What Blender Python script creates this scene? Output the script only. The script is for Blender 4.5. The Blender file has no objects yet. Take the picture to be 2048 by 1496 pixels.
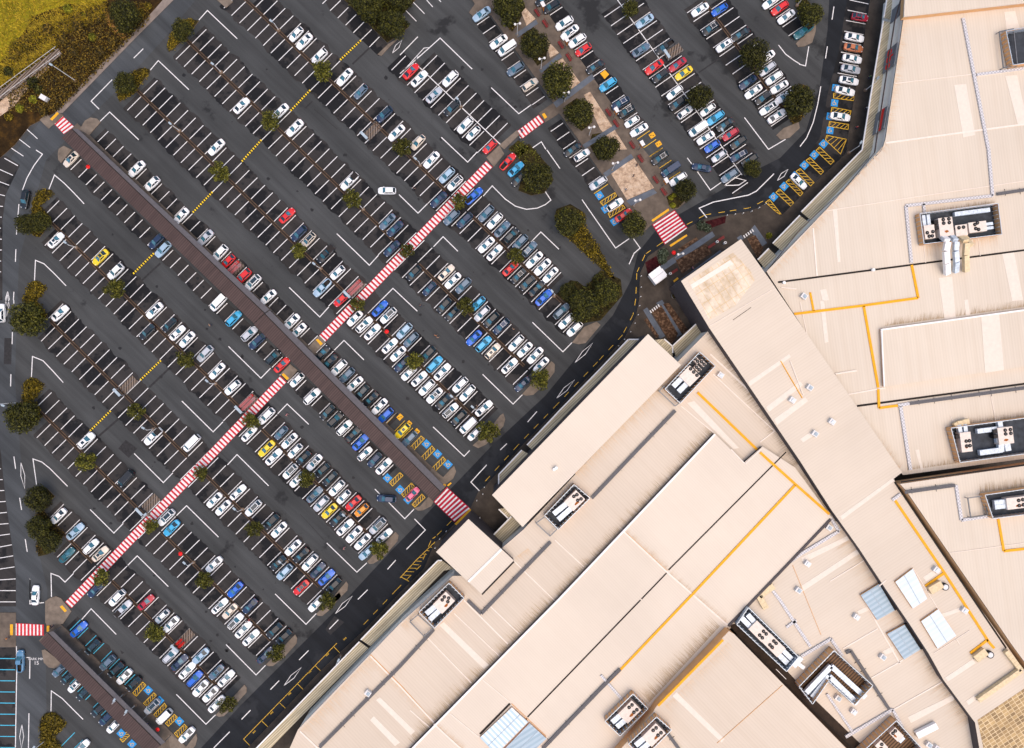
import bpy, bmesh, math, random
from mathutils import Vector, Matrix, Euler
random.seed(7)
R = math.radians
SC = bpy.context.scene
COL = SC.collection
S, CX, CY, H = 0.115, 1024.0, 748.0, 157.0     # metres per picture unit on the ground, nadir, drone height

def W(x, y, h=0.0):
    f = (H - h) / H
    return Vector(((x - CX) * S * f, (CY - y) * S * f, h))
TY = (0, 300, 600, 900, 1196)
def T(t, zx, zy):
    c, r = t // 10, t % 10
    k = 2048 / 448 if c == 4 else 4.9875
    return (c * 400 + zx / k, TY[r] + zy / k)
def TP(t, *zz):
    return [T(t, zz[i], zz[i + 1]) for i in range(0, len(zz), 2)]

# ------------------------------------------------------------------ materials
def nodes(name):
    m = bpy.data.materials.new(name); m.use_nodes = True
    nt = m.node_tree
    return m, nt, nt.nodes['Principled BSDF']
def ramp(nt, stops):
    r = nt.nodes.new('ShaderNodeValToRGB'); e = r.color_ramp.elements
    while len(e) > 1: e.remove(e[0])
    for i, (p, c) in enumerate(stops):
        q = e[0] if i == 0 else e.new(p)
        q.position = p; q.color = (*c, 1)
    return r
def coords(nt, scale=(1, 1, 1), rot=0.0):
    """object coordinates, first turned by rot, then scaled"""
    tc = nt.nodes.new('ShaderNodeTexCoord'); v = tc.outputs['Object']
    for key, val in (('Rotation', (0, 0, rot)), ('Scale', scale)):
        if (key == 'Rotation' and rot == 0) or (key == 'Scale' and tuple(scale) == (1, 1, 1)): continue
        mp = nt.nodes.new('ShaderNodeMapping'); mp.inputs[key].default_value = val
        nt.links.new(v, mp.inputs['Vector']); v = mp.outputs['Vector']
    return v
def noise(nt, vec, scale, detail=4, rough=0.6):
    n = nt.nodes.new('ShaderNodeTexNoise'); n.inputs['Scale'].default_value = scale
    n.inputs['Detail'].default_value = detail; n.inputs['Roughness'].default_value = rough
    nt.links.new(vec, n.inputs['Vector'])
    return n.outputs['Fac']
def mixc(nt, fac, a, b, mode='MIX'):
    m = nt.nodes.new('ShaderNodeMix'); m.data_type = 'RGBA'; m.blend_type = mode
    for s, v in ((0, fac), (6, a), (7, b)):
        if hasattr(v, 'is_output'): nt.links.new(v, m.inputs[s])
        else: m.inputs[s].default_value = v if s == 0 else (*v, 1)
    return m.outputs[2]
def mul(c, f): return tuple(x * f for x in c)
def mk(name, c, rough=0.8, var=0.2, scale=1.5, spec=0.3, metal=0.0, coat=0.0, bump=0.0):
    m, nt, b = nodes(name)
    f = noise(nt, coords(nt), scale, 5)
    r = ramp(nt, ((0.25, mul(c, 1 - var)), (0.75, mul(c, 1 + var))))
    nt.links.new(f, r.inputs[0]); nt.links.new(r.outputs[0], b.inputs['Base Color'])
    b.inputs['Roughness'].default_value = rough; b.inputs['Metallic'].default_value = metal
    b.inputs['Specular IOR Level'].default_value = spec; b.inputs['Coat Weight'].default_value = coat
    if bump:
        bp = nt.nodes.new('ShaderNodeBump'); bp.inputs['Strength'].default_value = bump
        f2 = noise(nt, coords(nt), scale * 8, 4); nt.links.new(f2, bp.inputs['Height']); nt.links.new(bp.outputs[0], b.inputs['Normal'])
    return m
def asphalt(name, c, stain, amount, patch=0.09, c2=None):
    """worn asphalt: grain, long tyre-worn bands, and damp / oily patches of their own shape"""
    m, nt, b = nodes(name)
    v = coords(nt)
    big = noise(nt, v, 0.045, 3); mid = noise(nt, v, patch, 5, 0.62); fine = noise(nt, v, 6.0, 3, 0.7)
    vs = coords(nt, (0.022, 0.42, 1), R(44.0)); streak = noise(nt, vs, 1.0, 4, 0.6)
    r0 = ramp(nt, ((0.3, mul(c, 0.76)), (0.7, mul(c2 or c, 1.22)))); nt.links.new(big, r0.inputs[0])
    col = r0.outputs[0]
    r1 = ramp(nt, ((0.34, (0.68,) * 3), (0.68, (1.30,) * 3))); nt.links.new(streak, r1.inputs[0])
    col = mixc(nt, 0.8, col, r1.outputs[0], 'MULTIPLY')
    r2 = ramp(nt, ((0.25, (0.75,) * 3), (0.8, (1.3,) * 3))); nt.links.new(fine, r2.inputs[0])
    col = mixc(nt, 0.7, col, r2.outputs[0], 'MULTIPLY')
    r3 = ramp(nt, ((amount - 0.035, (1, 1, 1)), (amount + 0.015, (0, 0, 0)))); nt.links.new(mid, r3.inputs[0])
    # more damp patches in the half of the car park towards the mall
    tc = nt.nodes.new('ShaderNodeTexCoord'); sp = nt.nodes.new('ShaderNodeSeparateXYZ'); nt.links.new(tc.outputs['Object'], sp.inputs[0])
    ma = nt.nodes.new('ShaderNodeMath'); ma.operation = 'MULTIPLY_ADD'; ma.inputs[1].default_value = 0.0004; ma.inputs[2].default_value = 0.0
    nt.links.new(sp.outputs[0], ma.inputs[0])
    ad = nt.nodes.new('ShaderNodeMath'); ad.operation = 'SUBTRACT'; nt.links.new(mid, ad.inputs[0]); nt.links.new(ma.outputs[0], ad.inputs[1])
    nt.links.new(ad.outputs[0], r3.inputs[0])
    col = mixc(nt, r3.outputs[0], col, stain)
    nt.links.new(col, b.inputs['Base Color'])
    b.inputs['Roughness'].default_value = 0.85; b.inputs['Specular IOR Level'].default_value = 0.25
    return m
def paint_line(name, c):
    m, nt, b = nodes(name)
    f = noise(nt, coords(nt), 3.0, 6, 0.75)
    r = ramp(nt, ((0.30, mul(c, 0.30)), (0.42, mul(c, .85)), (0.6, c))); nt.links.new(f, r.inputs[0]); nt.links.new(r.outputs[0], b.inputs['Base Color'])
    b.inputs['Roughness'].default_value = 0.7
    return m
def roofmat(name, c, rot, pitch=0.76, dirt=0.35):
    """long-run metal roofing: ribs as fine lines along the fall, sheets of slightly different age, streaky dirt"""
    m, nt, b = nodes(name)
    v = coords(nt, (1, 1, 1), rot)
    w = nt.nodes.new('ShaderNodeTexWave'); w.bands_direction = 'X'; w.inputs['Scale'].default_value = 0.314 / pitch
    w.inputs['Distortion'].default_value = 0.0; nt.links.new(v, w.inputs['Vector'])
    rw = ramp(nt, ((0.0, (0.945, 0.94, 0.93)), (0.2, (1, 1, 1)), (1.0, (1.01,) * 3))); nt.links.new(w.outputs['Fac'], rw.inputs[0])
    vs = coords(nt, (0.9, 0.03, 1), rot); st = noise(nt, vs, 1.0, 5, 0.65)
    rs = ramp(nt, ((0.28, (0.88, 0.84, 0.79)), (0.55, (1, 1, 1)), (0.8, (1.03, 1.03, 1.03)))); nt.links.new(st, rs.inputs[0])
    big = noise(nt, v, 0.035, 4); rb = ramp(nt, ((0.3, mul(c, 0.93)), (0.7, mul(c, 1.05)))); nt.links.new(big, rb.inputs[0])
    col = mixc(nt, 1.0, rb.outputs[0], rw.outputs[0], 'MULTIPLY')
    col = mixc(nt, dirt * 1.2, col, rs.outputs[0], 'MULTIPLY')
    nt.links.new(col, b.inputs['Base Color'])
    b.inputs['Roughness'].default_value = 0.6; b.inputs['Specular IOR Level'].default_value = 0.2
    bp = nt.nodes.new('ShaderNodeBump'); bp.inputs['Strength'].default_value = 0.12; bp.inputs['Distance'].default_value = 0.03
    nt.links.new(w.outputs['Fac'], bp.inputs['Height']); nt.links.new(bp.outputs[0], b.inputs['Normal'])
    return m
def leafmat(name, dark, mid, lite):
    m, nt, b = nodes(name)
    g = nt.nodes.new('ShaderNodeNewGeometry')
    r = ramp(nt, ((0.0, dark), (0.45, mid), (0.85, lite), (1.0, mul(lite, 1.35)))); nt.links.new(g.outputs['Random Per Island'], r.inputs[0])
    oi = nt.nodes.new('ShaderNodeObjectInfo')
    hv = nt.nodes.new('ShaderNodeHueSaturation'); nt.links.new(r.outputs[0], hv.inputs['Color'])
    ma = nt.nodes.new('ShaderNodeMath'); ma.operation = 'MULTIPLY_ADD'; ma.inputs[1].default_value = 0.6; ma.inputs[2].default_value = 0.7
    nt.links.new(oi.outputs['Random'], ma.inputs[0]); nt.links.new(ma.outputs[0], hv.inputs['Value'])
    nt.links.new(hv.outputs[0], b.inputs['Base Color'])
    b.inputs['Roughness'].default_value = 0.6; b.inputs['Specular IOR Level'].default_value = 0.25
    tr = nt.nodes.new('ShaderNodeBsdfTranslucent'); nt.links.new(hv.outputs[0], tr.inputs[0])
    mx = nt.nodes.new('ShaderNodeMixShader'); mx.inputs[0].default_value = 0.25
    out = nt.nodes['Material Output']
    nt.links.new(b.outputs[0], mx.inputs[1]); nt.links.new(tr.outputs[0], mx.inputs[2]); nt.links.new(mx.outputs[0], out.inputs[0])
    return m
def stripes(name, c1, c2, rot, pitch, rough=0.6, var=0.3):
    m, nt, b = nodes(name)
    v = coords(nt, (1, 1, 1), rot)
    w = nt.nodes.new('ShaderNodeTexWave'); w.bands_direction = 'X'; w.inputs['Scale'].default_value = 0.314 / pitch
    nt.links.new(v, w.inputs['Vector'])
    r = ramp(nt, ((0.3, c1), (0.7, c2))); nt.links.new(w.outputs['Fac'], r.inputs[0])
    st = noise(nt, coords(nt, (1.3, 0.08, 1), rot), 1.0, 5, 0.7)
    rs = ramp(nt, ((0.3, (1 - var,) * 3), (0.65, (1.08,) * 3))); nt.links.new(st, rs.inputs[0])
    nt.links.new(mixc(nt, 1.0, r.outputs[0], rs.outputs[0], 'MULTIPLY'), b.inputs['Base Color'])
    b.inputs['Roughness'].default_value = rough; b.inputs['Specular IOR Level'].default_value = 0.25
    return m
def grating(name, c, pitch):
    m, nt, b = nodes(name)
    br = nt.nodes.new('ShaderNodeTexChecker'); br.inputs['Scale'].default_value = 1 / pitch
    br.inputs[1].default_value = (*c, 1); br.inputs[2].default_value = (*mul(c, 0.62), 1)
    nt.links.new(coords(nt), br.inputs[0]); nt.links.new(br.outputs[0], b.inputs['Base Color'])
    b.inputs['Roughness'].default_value = 0.5
    return m
def ground_veg(name, cols, scale):
    m, nt, b = nodes(name)
    f = noise(nt, coords(nt), scale, 8, 0.72)
    n = len(cols)
    r = ramp(nt, [(0.28 + 0.44 * i / (n - 1), c) for i, c in enumerate(cols)]); nt.links.new(f, r.inputs[0])
    nt.links.new(r.outputs[0], b.inputs['Base Color']); b.inputs['Roughness'].default_value = 0.95; b.inputs['Specular IOR Level'].default_value = 0.1
    bp = nt.nodes.new('ShaderNodeBump'); bp.inputs['Strength'].default_value = 0.9; bp.inputs['Distance'].default_value = 0.3
    nt.links.new(noise(nt, coords(nt), scale * 3, 5), bp.inputs['Height']); nt.links.new(bp.outputs[0], b.inputs['Normal'])
    return m

M = {}
M['asphalt'] = asphalt('asphalt', (0.049, 0.0508, 0.0515), (0.020, 0.0205, 0.0215), 0.385)
M['asphalt_bay'] = asphalt('asphalt_bay', (0.0310, 0.0280, 0.0272), (0.0085, 0.0086, 0.0100), 0.50, 0.13)
M['asphalt_ring_shadow'] = asphalt('asphalt_ring_shadow', (0.0110, 0.0128, 0.0162), (0.020, 0.022, 0.026), 0.42, 0.07)  # near-black tone carries the mall's shadow on this road, put into the colour
M['asphalt_road'] = asphalt('asphalt_road', (0.054, 0.059, 0.064), (0.036, 0.037, 0.039), 0.36, 0.06)
M['white_line'] = paint_line('white_line', (0.74, 0.72, 0.71))
M['yellow_line'] = paint_line('yellow_line', (0.72, 0.42, 0.02))
M['blue_line'] = paint_line('blue_line', (0.05, 0.42, 0.60))
M['blue_pad'] = paint_line('blue_pad', (0.01, 0.26, 0.62))
M['red_crossing'] = mk('red_crossing', (0.52, 0.025, 0.035), 0.75, 0.3, 1.2)
M['deep_red_crossing'] = mk('deep_red_crossing', (0.42, 0.008, 0.032), 0.75, 0.35, 0.5)
M['yellow_pad'] = mk('yellow_pad', (0.72, 0.36, 0.02), 0.8, 0.15, 3)
M['black_rubber'] = mk('black_rubber', (0.012, 0.012, 0.012), 0.7)
M['yellow_rubber'] = mk('yellow_rubber', (0.75, 0.5, 0.01), 0.6, 0.1)
M['concrete'] = mk('concrete', (0.17, 0.135, 0.105), 0.9, 0.35, 0.7, bump=0.2)
M['concrete_dark'] = mk('concrete_dark', (0.052, 0.041, 0.032), 0.9, 0.5, 0.35, bump=0.2)
M['concrete_brown'] = mk('concrete_brown', (0.115, 0.09, 0.07), 0.9, 0.4, 0.5, bump=0.2)
M['kerb'] = mk('kerb', (0.20, 0.135, 0.09), 0.9, 0.3, 2)
M['kerb_brown'] = mk('kerb_brown', (0.085, 0.052, 0.032), 0.9, 0.4, 1.2)
M['tan_paving'] = ground_veg('tan_paving', ((0.16, 0.095, 0.06), (0.50, 0.36, 0.25), (0.66, 0.53, 0.40)), 0.8)
M['blue_paving'] = mk('blue_paving', (0.10, 0.115, 0.14), 0.85, 0.25, 0.8)
M['footpath'] = mk('footpath', (0.21, 0.17, 0.145), 0.9, 0.35, 0.5)
M['dirt'] = mk('dirt', (0.42, 0.21, 0.06), 0.95, 0.35, 0.8)
M['bark'] = mk('bark', (0.06, 0.042, 0.028), 0.9, 0.4, 6)
M['stone_garden'] = ground_veg('stone_garden', ((0.02, 0.012, 0.008), (0.09, 0.05, 0.03), (0.33, 0.2, 0.12)), 1.6)
M['mulch'] = ground_veg('mulch', ((0.008, 0.006, 0.003), (0.035, 0.028, 0.010), (0.09, 0.07, 0.018)), 1.1)
M['red_shrub_bed'] = ground_veg('red_shrub_bed', ((0.012, 0.003, 0.003), (0.045, 0.008, 0.010), (0.07, 0.02, 0.018)), 1.5)
M['meadow'] = ground_veg('meadow', ((0.10, 0.10, 0.007), (0.24, 0.20, 0.011), (0.40, 0.31, 0.018)), 0.22)
M['scrub'] = ground_veg('scrub', ((0.008, 0.005, 0.002), (0.03, 0.017, 0.006), (0.11, 0.055, 0.010)), 0.30)
M['leaf_small'] = leafmat('leaf_small', (0.012, 0.015, 0.002), (0.062, 0.064, 0.008), (0.165, 0.155, 0.019))
M['leaf_large'] = leafmat('leaf_large', (0.006, 0.008, 0.0015), (0.029, 0.031, 0.005), (0.095, 0.090, 0.012))
M['leaf_gold'] = leafmat('leaf_gold', (0.025, 0.02, 0.002), (0.105, 0.078, 0.005), (0.27, 0.19, 0.012))
M['leaf_brown'] = leafmat('leaf_brown', (0.014, 0.010, 0.003), (0.060, 0.042, 0.007), (0.20, 0.125, 0.013))
M['leaf_lime'] = leafmat('leaf_lime', (0.05, 0.055, 0.004), (0.16, 0.16, 0.010), (0.32, 0.30, 0.02))
M['leaf_grey'] = leafmat('leaf_grey', (0.02, 0.03, 0.015), (0.07, 0.09, 0.05), (0.17, 0.2, 0.13))
M['grass_blade'] = leafmat('grass_blade', (0.10, 0.085, 0.005), (0.28, 0.20, 0.009), (0.48, 0.33, 0.018))
M['walkway_roof'] = stripes('walkway_roof', (0.058, 0.036, 0.032), (0.078, 0.050, 0.045), R(43.6), 0.5)
M['walkway_grey'] = mk('walkway_grey', (0.095, 0.088, 0.095), 0.7, 0.15)
M['roof_a'] = roofmat('roof_a', (0.61, 0.525, 0.425), R(-7.5), 0.6)
M['roof_b'] = roofmat('roof_b', (0.59, 0.495, 0.395), R(-44), 0.6)
M['roof_c'] = roofmat('roof_c', (0.64, 0.55, 0.45), R(-44), 0.5, 0.12)
M['roof_n'] = roofmat('roof_n', (0.61, 0.52, 0.42), R(57), 0.6, 0.2)
M['roof_shade'] = roofmat('roof_shade', (0.47, 0.345, 0.255), R(57), 0.76, 0.5)
def gridmat(name, c1, c2, mortar, rot, bw, bh):
    m, nt, b = nodes(name)
    br = nt.nodes.new('ShaderNodeTexBrick'); br.offset = 0.0; br.inputs['Scale'].default_value = 1.0; br.inputs['Brick Width'].default_value = bw; br.inputs['Row Height'].default_value = bh; br.inputs['Mortar Size'].default_value = 0.07
    for k, c in (('Color1', c1), ('Color2', c2), ('Mortar', mortar)): br.inputs[k].default_value = (*c, 1)
    nt.links.new(coords(nt, (1, 1, 1), rot), br.inputs['Vector'])
    st = noise(nt, coords(nt), 0.25, 5, 0.7); rs = ramp(nt, ((0.35, (0.72, 0.66, 0.55)), (0.6, (1.1, 1.1, 1.1)))); nt.links.new(st, rs.inputs[0])
    nt.links.new(mixc(nt, 1.0, br.outputs[0], rs.outputs[0], 'MULTIPLY'), b.inputs['Base Color']); b.inputs['Roughness'].default_value = 0.5
    return m
M['tan_grid'] = gridmat('tan_grid', (0.62, 0.50, 0.37), (0.66, 0.56, 0.45), (0.62, 0.45, 0.26), R(-33), 1.5, 2.4)
M['ochre_grid'] = gridmat('ochre_grid', (0.20, 0.115, 0.035), (0.46, 0.30, 0.12), (0.62, 0.47, 0.27), R(57), .75, 1.15)
M['wall_tan'] = mk('wall_tan', (0.70, 0.39, 0.18), 0.8, 0.12, 0.6)
M['wall_grey'] = mk('wall_grey', (0.075, 0.062, 0.062), 0.8, 0.2)
M['wall_cream'] = mk('wall_cream', (0.86, 0.80, 0.71), 0.8, 0.05)
M['fascia'] = mk('fascia', (0.10, 0.068, 0.060), 0.7, 0.15)
M['cap_white'] = mk('cap_white', (0.82, 0.8, 0.78), 0.6, 0.05)
M['cap_cream'] = mk('cap_cream', (0.74, 0.645, 0.555), 0.6, 0.08)
M['pale_sheet'] = mk('pale_sheet', (0.685, 0.60, 0.505), 0.6, 0.06)
M['seam_orange'] = mk('seam_orange', (0.62, 0.33, 0.14), 0.7, 0.15)
M['roof_dirt_shade'] = mk('roof_dirt_shade', (0.40, 0.295, 0.19), 0.9, 0.25, 3)  # streak tones: dirt mixed with the shade beside roof steps
M['roof_dust_shade'] = mk('roof_dust_shade', (0.60, 0.45, 0.31), 0.9, 0.15, 3)
M['trench'] = mk('trench', (0.035, 0.022, 0.014), 0.9, 0.4, 1)
M['oil'] = mk('oil', (0.010, 0.010, 0.011), 0.6, 0.3)
M['patch'] = mk('patch', (0.026, 0.025, 0.026), 0.9, 0.35, 2)
M['gutter'] = mk('gutter', (0.016, 0.011, 0.008), 0.8, 0.4)
M['tray'] = mk('tray', (0.115, 0.11, 0.115), 0.6, 0.3, 4)
M['safety_yellow'] = mk('safety_yellow', (0.74, 0.34, 0.004), 0.6, 0.15, 1.5)
M['grating'] = grating('grating', (0.60, 0.58, 0.59), 0.35)
M['galv'] = mk('galv', (0.45, 0.50, 0.55), 0.4, 0.2, 2, metal=0.3)
M['duct'] = mk('duct', (0.56, 0.62, 0.68), 0.4, 0.25, 1.5, metal=0.15)
M['duct_cream'] = mk('duct_cream', (0.66, 0.52, 0.32), 0.6, 0.2, 2)
M['ac_cream'] = mk('ac_cream', (0.70, 0.60, 0.52), 0.6, 0.12, 2)
M['fan_black'] = mk('fan_black', (0.014, 0.010, 0.009), 0.6)
M['rust'] = mk('rust', (0.30, 0.09, 0.012), 0.9, 0.5, 4)
M['deck_dark'] = mk('deck_dark', (0.034, 0.040, 0.050), 0.7, 0.5, 0.8)
M['deck_brown'] = stripes('deck_brown', (0.05, 0.024, 0.010), (0.19, 0.10, 0.045), R(45), 0.6)
M['skylight'] = stripes('skylight', (0.57, 0.645, 0.68), (0.60, 0.67, 0.70), R(57), 1.0, 0.4, 0.06)
M['skylight_b'] = stripes('skylight_b', (0.42, 0.55, 0.63), (0.68, 0.74, 0.78), R(-44), 0.95, 0.3, 0.1)
M['skylight_blue'] = stripes('skylight_blue', (0.29, 0.385, 0.45), (0.38, 0.47, 0.53), R(57), 1.0, 0.4, 0.1)
M['awning'] = stripes('awning', (0.46, 0.37, 0.22), (0.68, 0.58, 0.40), R(46), 0.45, 0.6, 0.55)
M['sign_grey'] = mk('sign_grey', (0.17, 0.18, 0.20), 0.5, 0.1)
M['sign_red'] = mk('sign_red', (0.72, 0.006, 0.006), 0.5, 0.05)
M['sign_orange'] = mk('sign_orange', (0.60, 0.20, 0.02), 0.5, 0.3)
M['bench_red'] = mk('bench_red', (0.17, 0.016, 0.014), 0.6, 0.3, 3)
M['metal_white'] = mk('metal_white', (0.68, 0.66, 0.64), 0.4, 0.1)
M['metal_grey'] = mk('metal_grey', (0.16, 0.165, 0.175), 0.45, 0.2, metal=0.4)
M['trolley_pink'] = mk('trolley_pink', (0.56, 0.32, 0.33), 0.4, 0.2, 6, metal=0.3)
M['plank'] = stripes('plank', (0.07, 0.05, 0.038), (0.24, 0.185, 0.145), R(44.5), 0.55, 0.85)
M['pad_blue_grey'] = mk('pad_blue_grey', (0.34, 0.41, 0.46), 0.4, 0.2)
M['skin'] = mk('skin', (0.45, 0.26, 0.18), 0.6, 0.05)
M['hair'] = mk('hair', (0.02, 0.013, 0.009), 0.7)
M['denim'] = mk('denim', (0.03, 0.04, 0.075), 0.8)
def paint(name, c, metal=0.0):
    m, nt, b = nodes('car_paint_' + name)
    f = noise(nt, coords(nt), 2.0, 3); r = ramp(nt, ((0.3, mul(c, 0.94)), (0.7, mul(c, 1.04)))); nt.links.new(f, r.inputs[0])
    nt.links.new(r.outputs[0], b.inputs['Base Color'])
    b.inputs['Roughness'].default_value = 0.32; b.inputs['Metallic'].default_value = metal; b.inputs['Coat Weight'].default_value = 0.5
    b.inputs['Coat Roughness'].default_value = 0.08
    return m
CARCOL = {'w': ('white', (0.86, 0.86, 0.86), 0), 's': ('silver', (0.50, 0.52, 0.56), 0.2), 'g': ('slate', (0.11, 0.16, 0.22), 0.25),
          'k': ('black', (0.009, 0.011, 0.014), 0.1), 'n': ('navy', (0.010, 0.028, 0.075), 0.2), 'b': ('bright blue', (0.005, 0.11, 0.55), 0.1),
          'c': ('sky blue', (0.04, 0.36, 0.62), 0.1), 'i': ('ice blue', (0.33, 0.46, 0.58), 0.15), 'r': ('red', (0.62, 0.010, 0.010), 0), 'm': ('crimson', (0.40, 0.006, 0.028), 0.1),
          'y': ('yellow', (0.78, 0.56, 0.01), 0), 'o': ('orange', (0.78, 0.27, 0.01), 0), 'p': ('pink', (0.72, 0.10, 0.22), 0),
          't': ('cream', (0.70, 0.60, 0.49), 0.1), 'z': ('copper', (0.50, 0.16, 0.06), 0.2), 'a': ('steel blue', (0.09, 0.22, 0.36), 0.1), 'e': ('teal', (0.008, 0.10, 0.13), 0.2)}
for k, (nm, c, me) in CARCOL.items(): M['car_' + k] = paint(nm, c, me)
def glass(name, c):
    m, nt, b = nodes(name)
    f = noise(nt, coords(nt), 1.1, 2); r = ramp(nt, ((0.35, mul(c, 0.55)), (0.65, mul(c, 1.3)))); nt.links.new(f, r.inputs[0]); nt.links.new(r.outputs[0], b.inputs['Base Color'])
    b.inputs['Roughness'].default_value = 0.07; b.inputs['Specular IOR Level'].default_value = 0.8
    return m
M['glass'] = glass('sky_reflection_glass', (0.045, 0.165, 0.225))  # blue sky reflection of the windscreens put into the base colour
M['glass_dark'] = glass('dark_glass', (0.012, 0.030, 0.042))
M['tyre'] = mk('tyre', (0.012, 0.012, 0.013), 0.8)
M['lamp_red'] = mk('lamp_red', (0.45, 0.01, 0.01), 0.3)
M['lamp_clear'] = mk('lamp_clear', (0.6, 0.62, 0.65), 0.2)

# ------------------------------------------------------------------ mesh helpers
class MB:
    def __init__(s): s.v, s.f, s.m = [], [], []
    def face(s, pts, mi=0):
        n = len(s.v); s.v += [tuple(p) for p in pts]; s.f.append(tuple(range(n, n + len(pts)))); s.m.append(mi)
    def prism(s, lo, hi, mt=0, ms=None, bottom=False):
        ms = mt if ms is None else ms
        k = len(lo); n = len(s.v); s.v += [tuple(p) for p in lo] + [tuple(p) for p in hi]
        a = sum(hi[i][0] * hi[(i + 1) % k][1] - hi[(i + 1) % k][0] * hi[i][1] for i in range(k))
        o = list(range(k)) if a > 0 else list(range(k))[::-1]
        s.f.append(tuple(n + k + i for i in o)); s.m.append(mt)
        for j in range(k):
            p, q = o[j], o[(j + 1) % k]
            s.f.append((n + p, n + q, n + k + q, n + k + p)); s.m.append(ms)
        if bottom: s.f.append(tuple(n + i for i in o[::-1])); s.m.append(mt)
    def box(s, c, sx, sy, sz, ang=0.0, mt=0, ms=None):
        """box standing with its base centre at c"""
        ca, sa = math.cos(ang), math.sin(ang)
        P = [(c[0] + x * ca - y * sa, c[1] + x * sa + y * ca) for x, y in ((-sx / 2, -sy / 2), (sx / 2, -sy / 2), (sx / 2, sy / 2), (-sx / 2, sy / 2))]
        s.prism([(*p, c[2]) for p in P], [(*p, c[2] + sz) for p in P], mt, ms, True)
    def bar(s, a, b, w, h, mt=0):
        """straight bar of section w x h from a to b (3-D points on its underside)"""
        a, b = Vector(a), Vector(b); d = b - a
        if d.length < 1e-6: return
        d.normalize(); n = d.cross(Vector((0, 0, 1)))
        n = Vector((1, 0, 0)) if n.length < 1e-4 else n.normalized()
        u = n.cross(d).normalized()
        q = [(-w / 2, 0), (w / 2, 0), (w / 2, h), (-w / 2, h)]
        A = [a + n * x + u * y for x, y in q]; B = [b + n * x + u * y for x, y in q]
        n0 = len(s.v); s.v += [tuple(p) for p in A + B]
        for f in ((0, 1, 5, 4), (1, 2, 6, 5), (2, 3, 7, 6), (3, 0, 4, 7), (3, 2, 1, 0), (4, 5, 6, 7)):
            s.f.append(tuple(n0 + i for i in f)); s.m.append(mt)
    def tube(s, a, b, r0, r1=None, seg=8, mt=0, cap=True):
        a, b = Vector(a), Vector(b); r1 = r0 if r1 is None else r1
        d = (b - a).normalized(); x = d.orthogonal().normalized(); y = d.cross(x)
        n = len(s.v)
        for p, r in ((a, r0), (b, r1)):
            for i in range(seg):
                t = 2 * math.pi * i / seg; s.v.append(tuple(p + x * r * math.cos(t) + y * r * math.sin(t)))
        for i in range(seg):
            j = (i + 1) % seg; s.f.append((n + i, n + j, n + seg + j, n + seg + i)); s.m.append(mt)
        if cap:
            s.f.append(tuple(n + i for i in range(seg))[::-1]); s.m.append(mt); s.f.append(tuple(n + seg + i for i in range(seg))); s.m.append(mt)
    def strip(s, pts, w, z, mt=0):
        """flat painted line of width w metres along a list of 3-D/2-D world points"""
        P = [Vector((p[0], p[1])) for p in pts]; L, Rr = [], []
        for i, p in enumerate(P):
            d0 = (p - P[i - 1]).normalized() if i else None
            d1 = (P[i + 1] - p).normalized() if i < len(P) - 1 else None
            d = (d0 or d1) if (d0 is None or d1 is None) else (d0 + d1)
            if d.length < 1e-6: d = d0
            d = d.normalized(); n = Vector((-d.y, d.x))
            k = 1.0
            if d0 is not None and d1 is not None: k = 1 / max(0.5, n.dot(Vector((-d1.y, d1.x))))
            L.append(p + n * w / 2 * k); Rr.append(p - n * w / 2 * k)
        for i in range(len(P) - 1):
            s.face([(*Rr[i], z), (*Rr[i + 1], z), (*L[i + 1], z), (*L[i], z)], mt)
    def build(s, name, mats, parent=None, smooth=None):
        me = bpy.data.meshes.new(name); me.from_pydata(s.v, [], s.f); me.update()
        for m in (mats if isinstance(mats, (list, tuple)) else [mats]): me.materials.append(M[m] if isinstance(m, str) else m)
        if any(s.m): me.polygons.foreach_set('material_index', s.m)
        if smooth:
            me.shade_smooth(); me.set_sharp_from_angle(angle=R(smooth))
        o = bpy.data.objects.new(name, me); COL.objects.link(o)
        if parent: o.parent = parent
        return o
def tag(o, label=None, cat=None, group=None, kind=None):
    for k, v in (('label', label), ('category', cat), ('group', group), ('kind', kind)):
        if v: o[k] = v
    return o
def empty(name, loc=(0, 0, 0), rz=0.0):
    o = bpy.data.objects.new(name, None); COL.objects.link(o); o.location = loc; o.rotation_euler = (0, 0, rz); o.empty_display_size = 0.5
    return o
def kids(o): return [c for c in o.children]
def copy_tree(o, parent=None):
    c = o.copy(); COL.objects.link(c)
    if parent: c.parent = parent
    for ch in KID.get(o.name, []): copy_tree(ch, c)
    return c
KID = {}
def remember(o):
    KID[o.name] = list(o.children)
    for c in o.children: remember(c)
def struct(o): return tag(o, kind='structure')
ORD = ['', 'first', 'second', 'third', 'fourth', 'fifth', 'sixth', 'seventh', 'eighth', 'ninth', 'tenth', 'eleventh', 'twelfth', 'thirteenth', 'fourteenth', 'fifteenth', 'sixteenth', 'seventeenth', 'eighteenth', 'nineteenth', 'twentieth',
       'twenty-first', 'twenty-second', 'twenty-third', 'twenty-fourth']
Z1, Z2, Z3, Z4 = 0.012, 0.024, 0.038, 0.052
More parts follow.
